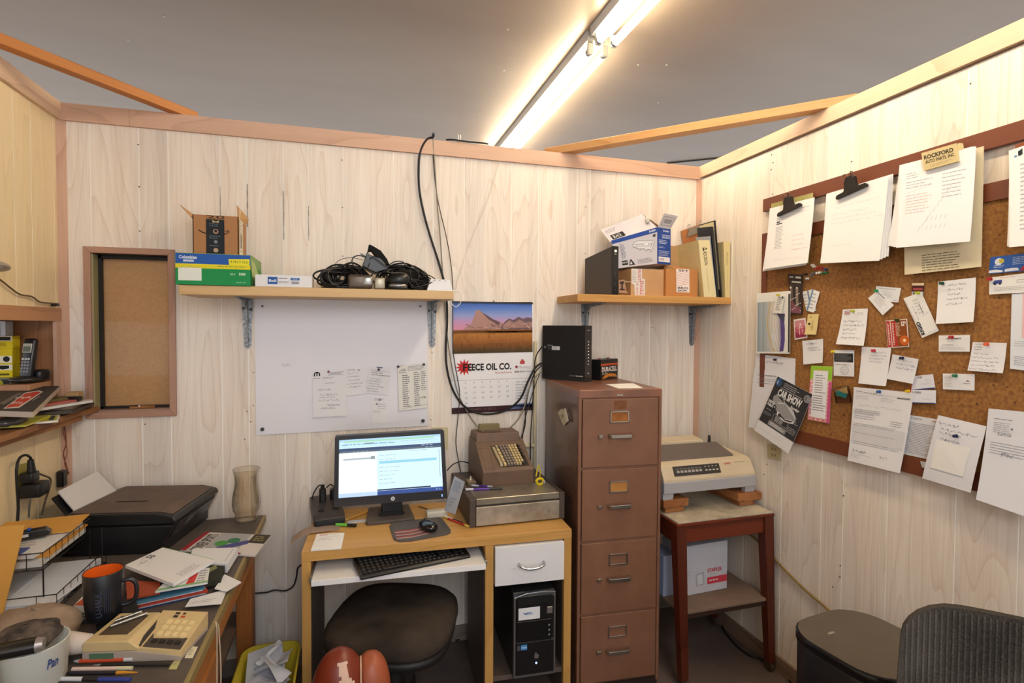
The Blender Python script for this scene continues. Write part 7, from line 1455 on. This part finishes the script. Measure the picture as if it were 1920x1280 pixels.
# mug
mx, my, mz0 = .500, -.962, .7905
r = thing('coffee_mug', 'black coffee mug with orange inside and U-HAUL print, on the paper pile', 'mug', loc=(mx, my, mz0))
prof = [(0, 0), (.036, 0), (.039, .003), (.0445, .05), (.0465, .128), (.0455, .1305), (.044, .1285)]
part('body', MB().lathe(prof, (mx, my, mz0), 32), mat('#1b1c22', .3, spec=.6), r, 'matte black outside'); part('lining', MB().lathe([(.044, .1285), (.042, .05), (.037, .008), (0, .006)], (mx, my, mz0), 32), mat('#e0621a', .35), r, 'orange inside')
an = radians(8); hd = Vector((cos(an), sin(an), 0)); c = Vector((mx, my, mz0))
part('handle', MB().tube([c+hd*.040+Vector((0, 0, .092)), c+hd*.060+Vector((0, 0, .094)), c+hd*.074+Vector((0, 0, .078)), c+hd*.074+Vector((0, 0, .045)), c+hd*.060+Vector((0, 0, .028)), c+hd*.039+Vector((0, 0, .026))], .0058, n=10), mat('#1b1c22', .3, spec=.6), r)
# curved print
vd = (EYE-c); a0 = atan2(vd.y, vd.x)-.25
def cyl_text(body, uspan, zc0, zc1, col, rot):
    vs, fs = glyphs(body, .02); m_ = MB(); out = []
    for a, b_ in vs:
        u, v = (b_, 1-a) if rot == 1 else (a, b_)
        th = a0-uspan/2+u*uspan; z = zc1-v*(zc1-zc0); rr_ = .0448+.0016*min(1, z/.12); out.append((mx+rr_*cos(th), my+rr_*sin(th), mz0+z))
    m_.add(out, fs); part('print', m_, mat(col, .5), r)
cyl_text('U-HAUL', .32, .02, .088, '#3c4156', 1)
m_ = MB()
for k in range(4):
    th = a0+.26+k*.09; m_.hexa([(mx+.0452*cos(th), my+.0452*sin(th), mz0+.03), (mx+.0452*cos(th+.03), my+.0452*sin(th+.03), mz0+.03), (mx+.0466*cos(th+.03), my+.0466*sin(th+.03), mz0+.03), (mx+.0466*cos(th), my+.0466*sin(th), mz0+.03)], [(mx+.0452*cos(th), my+.0452*sin(th), mz0+.09), (mx+.0452*cos(th+.03), my+.0452*sin(th+.03), mz0+.09), (mx+.0466*cos(th+.03), my+.0466*sin(th+.03), mz0+.09), (mx+.0466*cos(th), my+.0466*sin(th), mz0+.09)])
part('fine_print', m_, mat('#30344a', .5), r)
# desktop calculator
M = frame(.510, -1.114, .7510, -12.5); r = thing('printing_calculator', 'beige desktop printing calculator with cream keys at the front of the workbench', 'calculator', M=M)
BG = mat('#c9b283', .5, mott=.3, ms=9, h2='#b39a6c'); BGG = mat('#a79a90', .5); w, d = .236, .138
part('base', MB().prism([(0, 0), (w, 0), (w, .012), (.12, .028), (0, .028)], 'y', 0, d, bev=.002), BGG, r)
part('printer_housing', MB().prism([(0, .028), (0, .048), (.006, .054), (.108, .054), (.135, .035), (.135, .028)], 'y', .0, d, bev=.003), BG, r)
part('keyboard_shell', MB().hexa([(.12, .0, .012), (w, .0, .010), (w, d, .012), (.12, d, .014)], [(.122, .002, .036), (w, .002, .022), (w, d, .050), (.118, d, .058)]), BG, r)
kz = lambda x, y: .0362-(x-.12)*.112+y*.135+.0006
def kq(x0, x1, y0, y1, h, m, nm, par): mb = MB(); mb.hexa([(x0, y0, kz(x0, y0)-.001), (x1, y0, kz(x1, y0)-.001), (x1, y1, kz(x1, y1)-.001), (x0, y1, kz(x0, y1)-.001)], [(x0+.001, y0+.001, kz(x0, y0)+h), (x1-.001, y0+.001, kz(x1, y0)+h), (x1-.001, y1-.001, kz(x1, y1)+h), (x0+.001, y1-.001, kz(x0, y1)+h)]); return part(nm, mb, m, par)
kb = kq(.140, w-.005, .006, d-.008, .0012, mat('#4a4039', .5), 'key_panel', r)
kq(.122, .136, .006, d-.008, .0015, mat('#3a3633', .3), 'display_strip', r)
for i in range(4):
    for j in range(3): kq(.152+i*.019, .165+i*.019, .042+j*.022, .058+j*.022, .0065, mat('#dcc793', .45), 'number_key', kb)
for i in range(4): kq(.152+i*.019, .165+i*.019, .018, .030, .005, mat('#2a2522', .4), 'function_key', kb)
for i in range(4):
    for j in range(2): kq(.156+i*.019, .169+i*.019, .111+j*.012, .120+j*.012, .005, mat('#b5402a' if (i, j) == (1, 0) else '#2f2926', .4), 'function_key', kb)
part('badge', MB().box(.018, .075, -.0012, .001, .010, .025), mat('#54705a', .4), r)
part('paper_slot', MB().box(.02, .09, .03, .12, .0538, .0550), mat('#4f4130', .6), r); part('feed_roller', MB().cyl((.03, .06, .060), (.085, .12, .060), .004, n=10), STL, r); part('feed_roller', MB().cyl((.025, .085, .060), (.065, .13, .060), .004, n=10), STL, r)
# flexible black cover / notebook under mug
def dsk(name, label, cat, px, z, col, draw=None, th=.002, grp='loose papers on the workbench', curl=None):
    return flat(name, label, cat, px, z, col, draw, th, curl, grp)
dsk('notebook', 'black notebook lying under the coffee mug', 'notebook', [(172, 1118), (250, 1105), (262, 1150), (182, 1160)], .7895, '#1f1f22', None, .038)
dsk('magazine', 'glossy magazine with red title and green blot beside the inkjet printer', 'magazine', [(385, 997), (508, 1003), (478, 1041), (338, 1031)], .7575, '#cfc9c4', lambda S: (S.rect(0, 0, .07, 1, '#a5303a'), S.text('POWER SPORTS', .1, .1, .26, .95, '#2c2c30', .02, rot=1), S.rect(.27, .02, .72, .98, '#a9a8ac'), S.disc(.42, .55, .09, '#4f9a4c'), S.disc(.55, .38, .09, '#3c7a58'), S.poly([(.4, .75), (.75, .3), (.78, .5), (.5, .9)], '#4c4f8a'), S.poly([(.45, .85), (.6, .7), (.62, .85), (.5, .95)], '#b5605a'), S.rect(.76, .0, 1, .45, '#3d3a2c'), S.words(.8, .08, .97, .35, 3, '#a59c5c', wmin=.02), S.rect(.45, .93, .8, 1, '#8f2f5a')), .006)
dsk('letter', 'white letter beside the magazine, right of the paper pile', 'letter', [(362, 1028), (446, 1026), (426, 1057), (352, 1054)], .788, '#dedfe2', lambda S: (S.words(.1, .1, .3, .16, 1, '#a5a5ad'), S.line([(.92, .1), (.9, .85)], .0012, '#55555c')), .030)
dsk('photo', 'dark glossy photo sticking out of the paper pile', 'photo', [(380, 1058), (423, 1056), (414, 1084), (368, 1092)], .782, '#2f3026', lambda S: S.poly([(.2, .3), (.6, .1), (.7, .3), (.3, .6)], '#8a8a5a'), .02)
for i, (c, lab, dx, dy) in enumerate((('#2c3f66', 'navy', 0, 0), ('#c9d4e0', 'pale blue', 4, -4), ('#b5402f', 'red', 8, -7), ('#e0e2e4', 'white striped', -2, -10), ('#4a7f9a', 'teal', 3, -13))):
    dsk('brochure', '%s brochure edge in the low stack right of the mug handle' % lab, 'brochure', [(232+dx, 1126+dy), (372+dx, 1098+dy), (382+dx, 1114+dy), (238+dx, 1146+dy)], .7545+i*.006, c, None, .005)
dsk('leaflet', 'rust-red leaflet between the mug and the thick envelope', 'leaflet', [(236, 1088), (300, 1090), (300, 1110), (238, 1122)], .792, '#a04a30', None, .006)
dsk('leaflet', 'white leaflet with red stripe under the thick envelope', 'leaflet', [(331, 1070), (393, 1064), (389, 1091), (291, 1108)], .800, '#dcdcda', lambda S: (S.rect(.55, 0, .72, 1, '#c43a34'), S.words(.76, .1, .97, .9, 5, '#8a8a90', wmin=.05), S.rect(.0, .9, 1, 1, '#7fae7a')), .006)
dsk('envelope', 'thick white envelope with green edge and printed return address on top of the paper pile', 'envelope', [(235, 1059), (305, 1026), (402, 1049), (325, 1094)], .814, '#e3e2e4', lambda S: (S.line([(.1, .18), (.4, .05), (.6, .04)], .001, '#6a6a72'), S.text('50', .45, .05, .62, .16, '#4a4a52', .02), S.words(.2, .12, .45, .2, 1, '#a5a5ad'), S.words(.25, .82, .9, .95, 3, '#b5aeb5'), S.line([(1, 0), (1, 1)], .002, '#8fc78a')), .010)
dsk('note_card', 'narrow white card at the front right of the paper pile', 'card', [(357, 1122), (426, 1104), (415, 1131), (347, 1137)], .762, '#dfdfe2', lambda S: S.words(.1, .5, .9, .8, 2, '#b5b5bc'), .002)
dsk('note_card', 'curled white card overhanging the bench edge', 'card', [(421, 1076), (453, 1091), (425, 1108), (402, 1103)], .768, '#e0dfe0', None, .002)
dsk('leaflet', 'white leaflet with orange lettering left of the mug', 'leaflet', [(176, 1096), (230, 1090), (226, 1135), (138, 1135)], .776, '#d9d5d0', lambda S: S.poly([(0, 1), (.25, .1), (.4, .1), (.25, 1)], '#b5532f'), .020)
dsk('photo', 'dark photo print in front of the orange-lettered leaflet', 'photo', [(128, 1140), (200, 1130), (205, 1155), (140, 1168)], .7575, '#3a3c40', lambda S: S.words(.1, .2, .9, .9, 4, '#8a9098', wmin=.1), .006)
for q4, c, lab in (([(357, 1211), (371, 1212), (361, 1233), (346, 1233)], '#d8d0b4', 'cream printed sticker on the bench top, the farther of two'), ([(337, 1221), (346, 1222), (331, 1254), (316, 1254)], '#b9b47a', 'olive-yellow sticker on the bench top, the nearer of two')):
    flat('sticker', lab, 'sticker', q4, .7512, c, lambda S: S.words(.2, .2, .8, .8, 4, '#a5a08a', wmin=.2), .0008)
# pens in front
def onp(px, py, z=.751, r=.0045): q = U(px, py, z=z); q.z = z+r+.0005; return q
penthing('ballpoint_pen', 'orange ballpoint with silver tip nearest the calculator', 'pen', onp(139, 1244, r=.006), onp(250, 1240, r=.006), .0055, [(.1, '#b9b9b9', 'tip'), (.75, '#c24a2a', 'barrel'), (.15, '#c9c9cc', 'clicker')], 'pens at the front of the workbench')
penthing('ballpoint_pen', 'slim black pen lying right of the orange one', 'pen', onp(175, 1250, r=.004), onp(318, 1249, r=.004), .0036, [(.1, '#8a8a8a', 'tip'), (.9, '#1d1c1e', 'barrel')], 'pens at the front of the workbench')
penthing('ballpoint_pen', 'pinkish white pen, third from the calculator', 'pen', onp(136, 1258), onp(248, 1256), .005, [(.75, '#d9bdb4', 'barrel'), (.25, '#c9c4a4', 'clicker')], 'pens at the front of the workbench')
penthing('ballpoint_pen', 'dark pen with yellow-orange pointed end', 'pen', onp(118, 1266), onp(258, 1264), .0045, [(.12, '#18171a', 'tip'), (.6, '#1d1b28', 'barrel'), (.28, '#d08a2c', 'tip')], 'pens at the front of the workbench')
penthing('ballpoint_pen', 'blue and white pen nearest the picture\'s lower edge', 'pen', onp(96, 1276), onp(245, 1277), .005, [(.4, '#c9ccd2', 'barrel'), (.2, '#1d1c1e', 'grip'), (.4, '#2f3c8a', 'cap')], 'pens at the front of the workbench')
# tub with flashlight, rag and paper roll
tcx, tcy = .435, -1.165; r = thing('white_tub', 'white plastic tub with blue logo at the lower left of the picture', 'tub', loc=(tcx, tcy, .751))
part('bucket', MB().lathe([(0, .0005), (.058, .0005), (.062, .004), (.067, .095), (.069, .098), (.065, .098), (.058, .006), (0, .004)], (tcx, tcy, .751), 32), mat('#cfd0ca', .4), r)
th0 = atan2((EYE-Vector((tcx, tcy, 0))).y, (EYE-Vector((tcx, tcy, 0))).x)+.35
vs, fs = glyphs('Pan', .02, .3); part('print', MB().add([(tcx+.0672*cos(th0-.0+a*.36), tcy+.0672*sin(th0-.0+a*.36), .751+.072-b_*.022) for a, b_ in vs], fs), mat('#2a3f7a', .5), r)
solo('dark_rag', MB().ell((tcx-.012, tcy, .862), (.064, .064, .028), noise=.06, seed=2), mat('#2e2a29', .85, mott=.9, ms=22, h2='#7a695c'), 'dark dusty rag bulging out of the white tub', 'rag')
r = thing('flashlight', 'glossy black flashlight lying in front of the dark rag on the tub', 'flashlight', loc=(tcx-.05, tcy-.05, .85)); part('barrel', MB().cyl((tcx-.14, tcy-.085, .868), (tcx+.035, tcy-.058, .868), .018, n=18), mat('#141316', .15, spec=.7), r); part('end_cap', MB().cyl((tcx+.035, tcy-.058, .868), (tcx+.048, tcy-.056, .868), .017, .013, n=18), mat('#a59c98', .3, .6), r)
solo('paper_bag', MB().ell((tcx-.06, tcy+.125, .812), (.095, .075, .060), noise=.08, seed=9, pw=.9), mat('#9c8672', .8, mott=.6, ms=14, h2='#6e5c4e', bump=.5, bs=25), 'crumpled tan bag behind the white tub', 'bag')
solo('paper_roll', MB().cyl((.455, -1.085, .795), (.515, -1.085, .785), .030, .022, n=20).ell((.515, -1.085, .785), (.012, .022, .022)), mat('#cbbfb6', .7), 'rounded white paper roll between the tan bag and the calculator', 'roll')
solo('yellow_ribbon', MB().tube([(tcx-.04, tcy-.07, .83), (tcx-.036, tcy-.074, .80), (tcx-.045, tcy-.076, .765), (tcx-.04, tcy-.08, .753)], .006, n=7), mat('#b5b028', .5), 'yellow-green ribbon hanging down the front of the tub', 'ribbon')

# ------------------------------------------------------------ yellow waste bin
bx0, bx1, by0, by1 = .74, .955, -.74, -.38
r = thing('waste_bin', 'yellow plastic waste bin full of papers between workbench and desk', 'bin', loc=((bx0+bx1)/2, (by0+by1)/2, 0)); YB = mat('#b9a62c', .4, mott=.3, ms=8, h2='#a08c20')
def ring(x0, x1, y0, y1, z, rad, n=5):
    o = []
    for cx, cy, a in ((x1-rad, y1-rad, 0), (x0+rad, y1-rad, pi/2), (x0+rad, y0+rad, pi), (x1-rad, y0+rad, 1.5*pi)):
        for i in range(n+1): t = a+i*pi/2/n; o.append((cx+rad*cos(t), cy+rad*sin(t), z))
    return o
def ringwall(mb, rings):
    k = len(rings[0]); vs = [p for q in rings for p in q]
    mb.add(vs, [(i*k+j, i*k+(j+1) % k, (i+1)*k+(j+1) % k, (i+1)*k+j) for i in range(len(rings)-1) for j in range(k)], 0, True)
m = MB(); ringwall(m, [ring(bx0+.03, bx1-.03, by0+.03, by1-.03, .001, .04), ring(bx0+.005, bx1-.005, by0+.005, by1-.005, .32, .05), ring(bx0, bx1, by0, by1, .322, .055), ring(bx0, bx1, by0, by1, .332, .055), ring(bx0+.008, bx1-.008, by0+.008, by1-.008, .332, .05), ring(bx0+.035, bx1-.035, by0+.035, by1-.035, .01, .04)])
m.add(ring(bx0+.035, bx1-.035, by0+.035, by1-.035, .01, .04), [tuple(range(24))]); part('bucket', m, YB, r)
R = random.Random(21); BZ = .05
for i, (dx, dy, z, rot, tilt, w, h, col, lab) in enumerate(((-.02, .02, .25, 10, 18, .19, .26, '#c6c8d2', 'large pale sheet uppermost in the middle of the waste bin'), (.03, -.06, .27, -30, -12, .16, .2, '#b9bcc8', 'grey-blue folded sheet at the front of the waste bin'), (-.05, -.09, .24, 40, 20, .12, .1, '#c7c08a', 'yellowish torn sheet at the left of the waste bin'), (.04, .05, .28, 70, -20, .12, .15, '#d4d6dc', 'white sheet at the right back of the waste bin'), (-.02, -.02, .21, 5, 4, .14, .24, '#a9abb4', 'grey sheet deep in the waste bin'), (.045, -.02, .30, 55, 30, .06, .12, '#c9cbd2', 'small slip standing at the right of the waste bin'), (.0, .09, .295, -35, 12, .03, .12, '#dfe0e2', 'narrow perforated strip poking over the back of the waste bin'))):
    c = Vector(((bx0+bx1)/2+dx*.7, (by0+by1)/2+dy, z+BZ)); M = Matrix.Translation(c) @ Euler((radians(tilt), radians(R.uniform(-10, 10)), radians(rot))).to_matrix().to_4x4()
    w *= .8; P = [M @ Vector(p) for p in ((-w/2, h/2, 0), (w/2, h/2, 0), (w/2, -h/2, 0), (-w/2, -h/2, 0))]
    for p in P: p.x = min(max(p.x, bx0+.025), bx1-.022); p.y = min(max(p.y, by0+.03), by1-.025)
    paper('waste_paper', lab, 'paper', P, col, .001, (lambda u, v, i=i: .012*sin(3*u+i)*sin(4*v+i*2)), (lambda S: S.words(.2, .2, .8, .7, 5, '#a5a5ae', wmin=.1)) if i < 4 else None, 'papers thrown in the waste bin')

# ------------------------------------------------------------ seats and the big bin
def fabric(h, h2, rows=False):
    m = bpy.data.materials.new('fabric_'+h.strip('#')); m.use_nodes = True; nt = m.node_tree; b = nt.nodes['Principled BSDF']; tc = nt.nodes.new('ShaderNodeTexCoord')
    n = nt.nodes.new('ShaderNodeTexNoise'); n.inputs['Scale'].default_value = 500 if not rows else 260; n.inputs['Detail'].default_value = 2; nt.links.new(tc.outputs['Object'], n.inputs['Vector'])
    big = nt.nodes.new('ShaderNodeTexNoise'); big.inputs['Scale'].default_value = 5; nt.links.new(tc.outputs['Object'], big.inputs['Vector'])
    ad = nt.nodes.new('ShaderNodeMath'); ad.operation = 'MULTIPLY_ADD'; nt.links.new(n.outputs['Fac'], ad.inputs[0]); ad.inputs[1].default_value = .6; nt.links.new(big.outputs['Fac'], ad.inputs[2])
    rp = nt.nodes.new('ShaderNodeValToRGB'); rp.color_ramp.elements[0].position = .55; rp.color_ramp.elements[1].position = 1.05; rp.color_ramp.elements[0].color = lin(h); rp.color_ramp.elements[1].color = lin(h2); nt.links.new(ad.outputs[0], rp.inputs[0]); nt.links.new(rp.outputs[0], b.inputs['Base Color'])
    b.inputs['Roughness'].default_value = .9; b.inputs['Specular IOR Level'].default_value = .15
    bp_ = nt.nodes.new('ShaderNodeBump'); bp_.inputs['Strength'].default_value = .5; bp_.inputs['Distance'].default_value = .002; nt.links.new(n.outputs['Fac'], bp_.inputs['Height']); nt.links.new(bp_.outputs[0], b.inputs['Normal'])
    return m
sc = Vector((1.305, -.565, .0)); M = Matrix.Translation(sc) @ Matrix.Rotation(radians(-20), 4, 'Z')
r = thing('office_stool', 'charcoal cloth office seat pushed under the computer desk', 'chair', M=M)
def sq(rx, ry, z, k=.62, n=36): return [(rx*math.copysign(abs(cos(2*pi*i/n))**k, cos(2*pi*i/n)), ry*math.copysign(abs(sin(2*pi*i/n))**k, sin(2*pi*i/n)), z) for i in range(n)]
m = MB(); rings = [sq(.195, .20, .418), sq(.225, .23, .425), sq(.238, .242, .445), sq(.235, .238, .472), sq(.215, .22, .492), sq(.16, .165, .502), sq(.08, .08, .500), sq(.01, .01, .499)]; ringwall(m, rings); m.add(rings[-1], [tuple(range(36))]); part('seat_cushion', m, fabric('#1d1a19', '#4a4038'), r)
m = MB(); rings = [sq(.10, .10, .355), sq(.19, .195, .368), sq(.228, .232, .395), sq(.232, .236, .425), sq(.20, .20, .42)]; ringwall(m, rings); m.add(sq(.10, .10, .355), [tuple(range(36))[::-1]]); part('seat_shell', m, mat('#1b191b', .5), r)
part('gas_column', MB().cyl((0, 0, .18), (0, 0, .356), .022, n=16).cyl((0, 0, .09), (0, 0, .30), .031, n=16), mat('#232225', .4), r)
for k in range(5):
    a = 2*pi*k/5+.3; e = (.26*cos(a), .26*sin(a)); l = part('leg', MB().hexa([(.02*cos(a+1.57), .02*sin(a+1.57), .075), (e[0]+.014*cos(a+1.57), e[1]+.014*sin(a+1.57), .055), (e[0]-.014*cos(a+1.57), e[1]-.014*sin(a+1.57), .055), (-.02*cos(a+1.57), -.02*sin(a+1.57), .075)], [(.02*cos(a+1.57), .02*sin(a+1.57), .115), (e[0]+.014*cos(a+1.57), e[1]+.014*sin(a+1.57), .08), (e[0]-.014*cos(a+1.57), e[1]-.014*sin(a+1.57), .08), (-.02*cos(a+1.57), -.02*sin(a+1.57), .115)]), mat('#232225', .4), r)
    part('caster', MB().cyl((e[0]-.01, e[1], .0265), (e[0]+.01, e[1], .0265), .026, n=14), BK, l)
# worn red vinyl chair
RV = mat('#78301c', .35, spec=.5, mott=.4, ms=6, h2='#7a2c1a'); TV = mat('#a5583a', .4, mott=.4, ms=6, h2='#8a4630')
vc = Vector((1.135, -.93, 0)); r = thing('vinyl_chair', 'small red vinyl chair with torn back showing pale lining, at the bottom of the picture', 'chair', loc=vc)
part('back_cushion', MB().ell((1.112, -.93, .43), (.088, .08, .155), n=28, m=18), RV, r)
part('front_cushion', MB().ell((1.208, -.91, .41), (.062, .07, .135), n=24, m=16, pw=.9), TV, r)
pp = [(1.165+.012*sin(t*2), -.93-.068*cos(t)-.0, .40+.128*sin(t)*.85) for t in [i*pi/16-.2 for i in range(10)]]
part('piping', MB().tube([(1.176, -.93-.060*cos(a), .425+.118*sin(a)) for a in [i*pi/14-.6 for i in range(13)]], .003, n=6), mat('#c9a68c', .5), r)
# torn patch: a piece of the cushion surface, slightly proud, irregular outline
m = MB(); n, mm = 60, 40; tmp = MB().ell((1.112, -.93, .43), (.0892, .0812, .1565), n=n, m=mm); tf = []
va = atan2(EYE.y+.93, EYE.x-1.112)
for f in tmp.f:
    c = sum((tmp.v[i] for i in f), Vector())/len(f); a = atan2(c.y+.93, c.x-1.112)-va; a = (a+pi) % (2*pi)-pi; h = (c.z-.43)/.1565
    wdt = .26+.07*sin(h*17)+.05*sin(h*37+1)+.10*max(0, .5-h)
    if -.25 < h < .86 and abs(a-.30-.1*sin(h*6)) < wdt: tf.append(f)
m.v = tmp.v; m.f = tf; m.m = [0]*len(tf); m.sm = [True]*len(tf)
used = sorted({i for f in tf for i in f}); mp_ = {j: k for k, j in enumerate(used)}; m.v = [tmp.v[j] for j in used]; m.f = [[mp_[i] for i in f] for f in tf]
part('torn_patch', m, mat('#d4b3a0', .8), r, 'pale lining showing through the tear')
part('post', MB().cyl((1.15, -.92, .03), (1.15, -.92, .30), .016, n=12), BK, r)
for k in range(4): a = k*pi/2+.6; part('foot', MB().box(-.01, .16, -.012, .012, .0, .03, M=Matrix.Translation((1.15, -.92, 0)) @ Matrix.Rotation(a, 4, 'Z')), BK, r)
# grey mesh chair at the lower right
A = U(1690, 1150, y=-1.78); Bp = U(1985, 1232, z=A.z-.01); d = (Bp-A); d.z = 0; Lm = .47; d.normalize(); ang = atan2(d.y, d.x)
hz = U(1740, 1124, y=-1.78).z+.012
M = Matrix.Translation((A.x, A.y, 0)) @ Matrix.Rotation(ang, 4, 'Z'); r = thing('mesh_chair', 'grey ribbed mesh-back chair at the lower right edge of the picture', 'chair', M=M)
MF = fabric('#2f2b27', '#57514a', True)
hb = .42; rad = .085
def outline():
    o = []
    for cx, cz, a in ((Lm-rad, hz-rad, 0), (rad*1.2, hz-rad, pi/2)):
        for i in range(7): t = a+i*pi/12; o.append((cx+rad*cos(t)*(1 if a == 0 else 1.2), cz+rad*sin(t)))
    o += [(-.015, hz-hb), (Lm+.015, hz-hb)]
    return o
ol = outline()
def cb_(x): return .035*(1-((x-Lm/2)/(Lm/2))**2)
def panel(off, th):
    mb = MB(); bmm = bmesh.new(); va = [bmm.verts.new((x, 0, z)) for x, z in ol]; f = bmm.faces.new(va)
    for i in range(1, 24): bmesh.ops.bisect_plane(bmm, geom=bmm.verts[:]+bmm.edges[:]+bmm.faces[:], plane_co=(Lm*i/24, 0, 0), plane_no=(1, 0, 0))
    ex = bmesh.ops.extrude_face_region(bmm, geom=bmm.faces[:]); 
    for v in [g for g in ex['geom'] if isinstance(g, bmesh.types.BMVert)]: v.co.y += th
    for v in bmm.verts: v.co.y += off+cb_(v.co.x)
    bmesh.ops.recalc_face_normals(bmm, faces=bmm.faces[:]); mb.bm(bmm, 0, False); return mb
part('backrest', panel(0, .02), MF, r)
nrib = 46
rib = MB()
for i in range(1, nrib):
    x = Lm*i/nrib; top = hz-.008
    if x < rad*1.2: top = hz-rad+rad*sqrt(max(0, 1-((rad*1.2-x)/(rad*1.2))**2))-.006
    if x > Lm-rad: top = hz-rad+rad*sqrt(max(0, 1-((x-Lm+rad)/rad)**2))-.006
    rib.box(x-.0024, x+.0024, cb_(x)-.0022, cb_(x)+.001, hz-hb+.01, top, .0012)
part('mesh_ribs', rib, fabric('#3c3934', '#6a665d', True), r, kind='stuff')
part('seat', MB().box(-.01, Lm+.01, -.44, -.005, .38, .44, .02, seg=3), fabric('#3a3836', '#4c4a46'), r)
part('back_support', MB().box(Lm/2-.03, Lm/2+.03, .02, .05, .33, .60, .005), BK, r); part('column', MB().cyl((Lm/2, -.2, .08), (Lm/2, -.2, .38), .025, n=14), BK, r)
for k in range(5):
    a = 2*pi*k/5; l = part('leg', MB().box(0, .27, -.015, .015, .055, .08, .004, M=Matrix.Translation((Lm/2, -.2, 0)) @ Matrix.Rotation(a, 4, 'Z')), BK, r); part('caster', MB().cyl((Lm/2+.25*cos(a)-.01, -.2+.25*sin(a), .0275), (Lm/2+.25*cos(a)+.01, -.2+.25*sin(a), .0275), .027, n=12), BK, l)
part('seat_bar', MB().box(Lm/2-.04, Lm/2+.04, -.3, .04, .33, .38, .004), BK, r)
# large dark trash can
M = frame(2.70, -1.385, 0, 8); r = thing('trash_can', 'large dark step trash can with flat brownish lid by the right wall', 'trash can', M=M)
def rr4(x, y, z, rad): return ring(-x, x, -y, y, z, rad, 8)
m = MB(); ringwall(m, [rr4(.15, .15, .001, .10), rr4(.165, .165, .02, .11), rr4(.172, .172, .575, .115), rr4(.168, .168, .58, .11)]); m.add(rr4(.15, .15, .001, .10), [tuple(range(36))[::-1]]); part('body', m, mat('#1c1c22', .35, spec=.5), r)
m = MB(); ringwall(m, [rr4(.172, .172, .581, .115), rr4(.176, .176, .585, .118), rr4(.176, .176, .605, .118), rr4(.170, .170, .612, .115)]); part('lid_rim', m, mat('#15151a', .25), r)
m = MB(); rings = [rr4(.170, .170, .612, .115), rr4(.12, .12, .616, .08), rr4(.05, .05, .617, .03)]; ringwall(m, rings); m.add(rings[-1], [tuple(range(36))]); part('lid', m, mat('#5c5348', .5, mott=.4, ms=7, h2='#4c443c'), r)
part('lid_handle', MB().ell((-.07, .07, .6165), (.016, .005, .002)), mat('#b9b0a4', .25, .5), r)
# clothes pins inside the pass-through sill
q = U(268, 760, y=.03)
for k, (dx, dz, a, lab) in enumerate(((-.012, .0, 15, 'wooden clothes pin lying on the window sill, left one'), (.012, .006, -12, 'wooden clothes pin lying across the other on the window sill'))):
    M = Matrix.Translation((q.x+dx, .025+k*.012, OZ0+.0045)); rt = thing('clothes_pin', lab, 'clothes pin', M=M @ Matrix.Rotation(radians(a), 4, 'Z'), group='clothes pins on the window sill')
    part('prong', MB().box(-.035, .035, -.005, -.001, .001, .010, .001), mat('#a0683c', .7), rt); part('prong', MB().box(-.035, .033, .001, .005, .001, .010, .001), mat('#a0683c', .7), rt); part('spring', MB().cyl((0, -.005, .011), (0, .005, .011), .003, n=8), STL, rt)
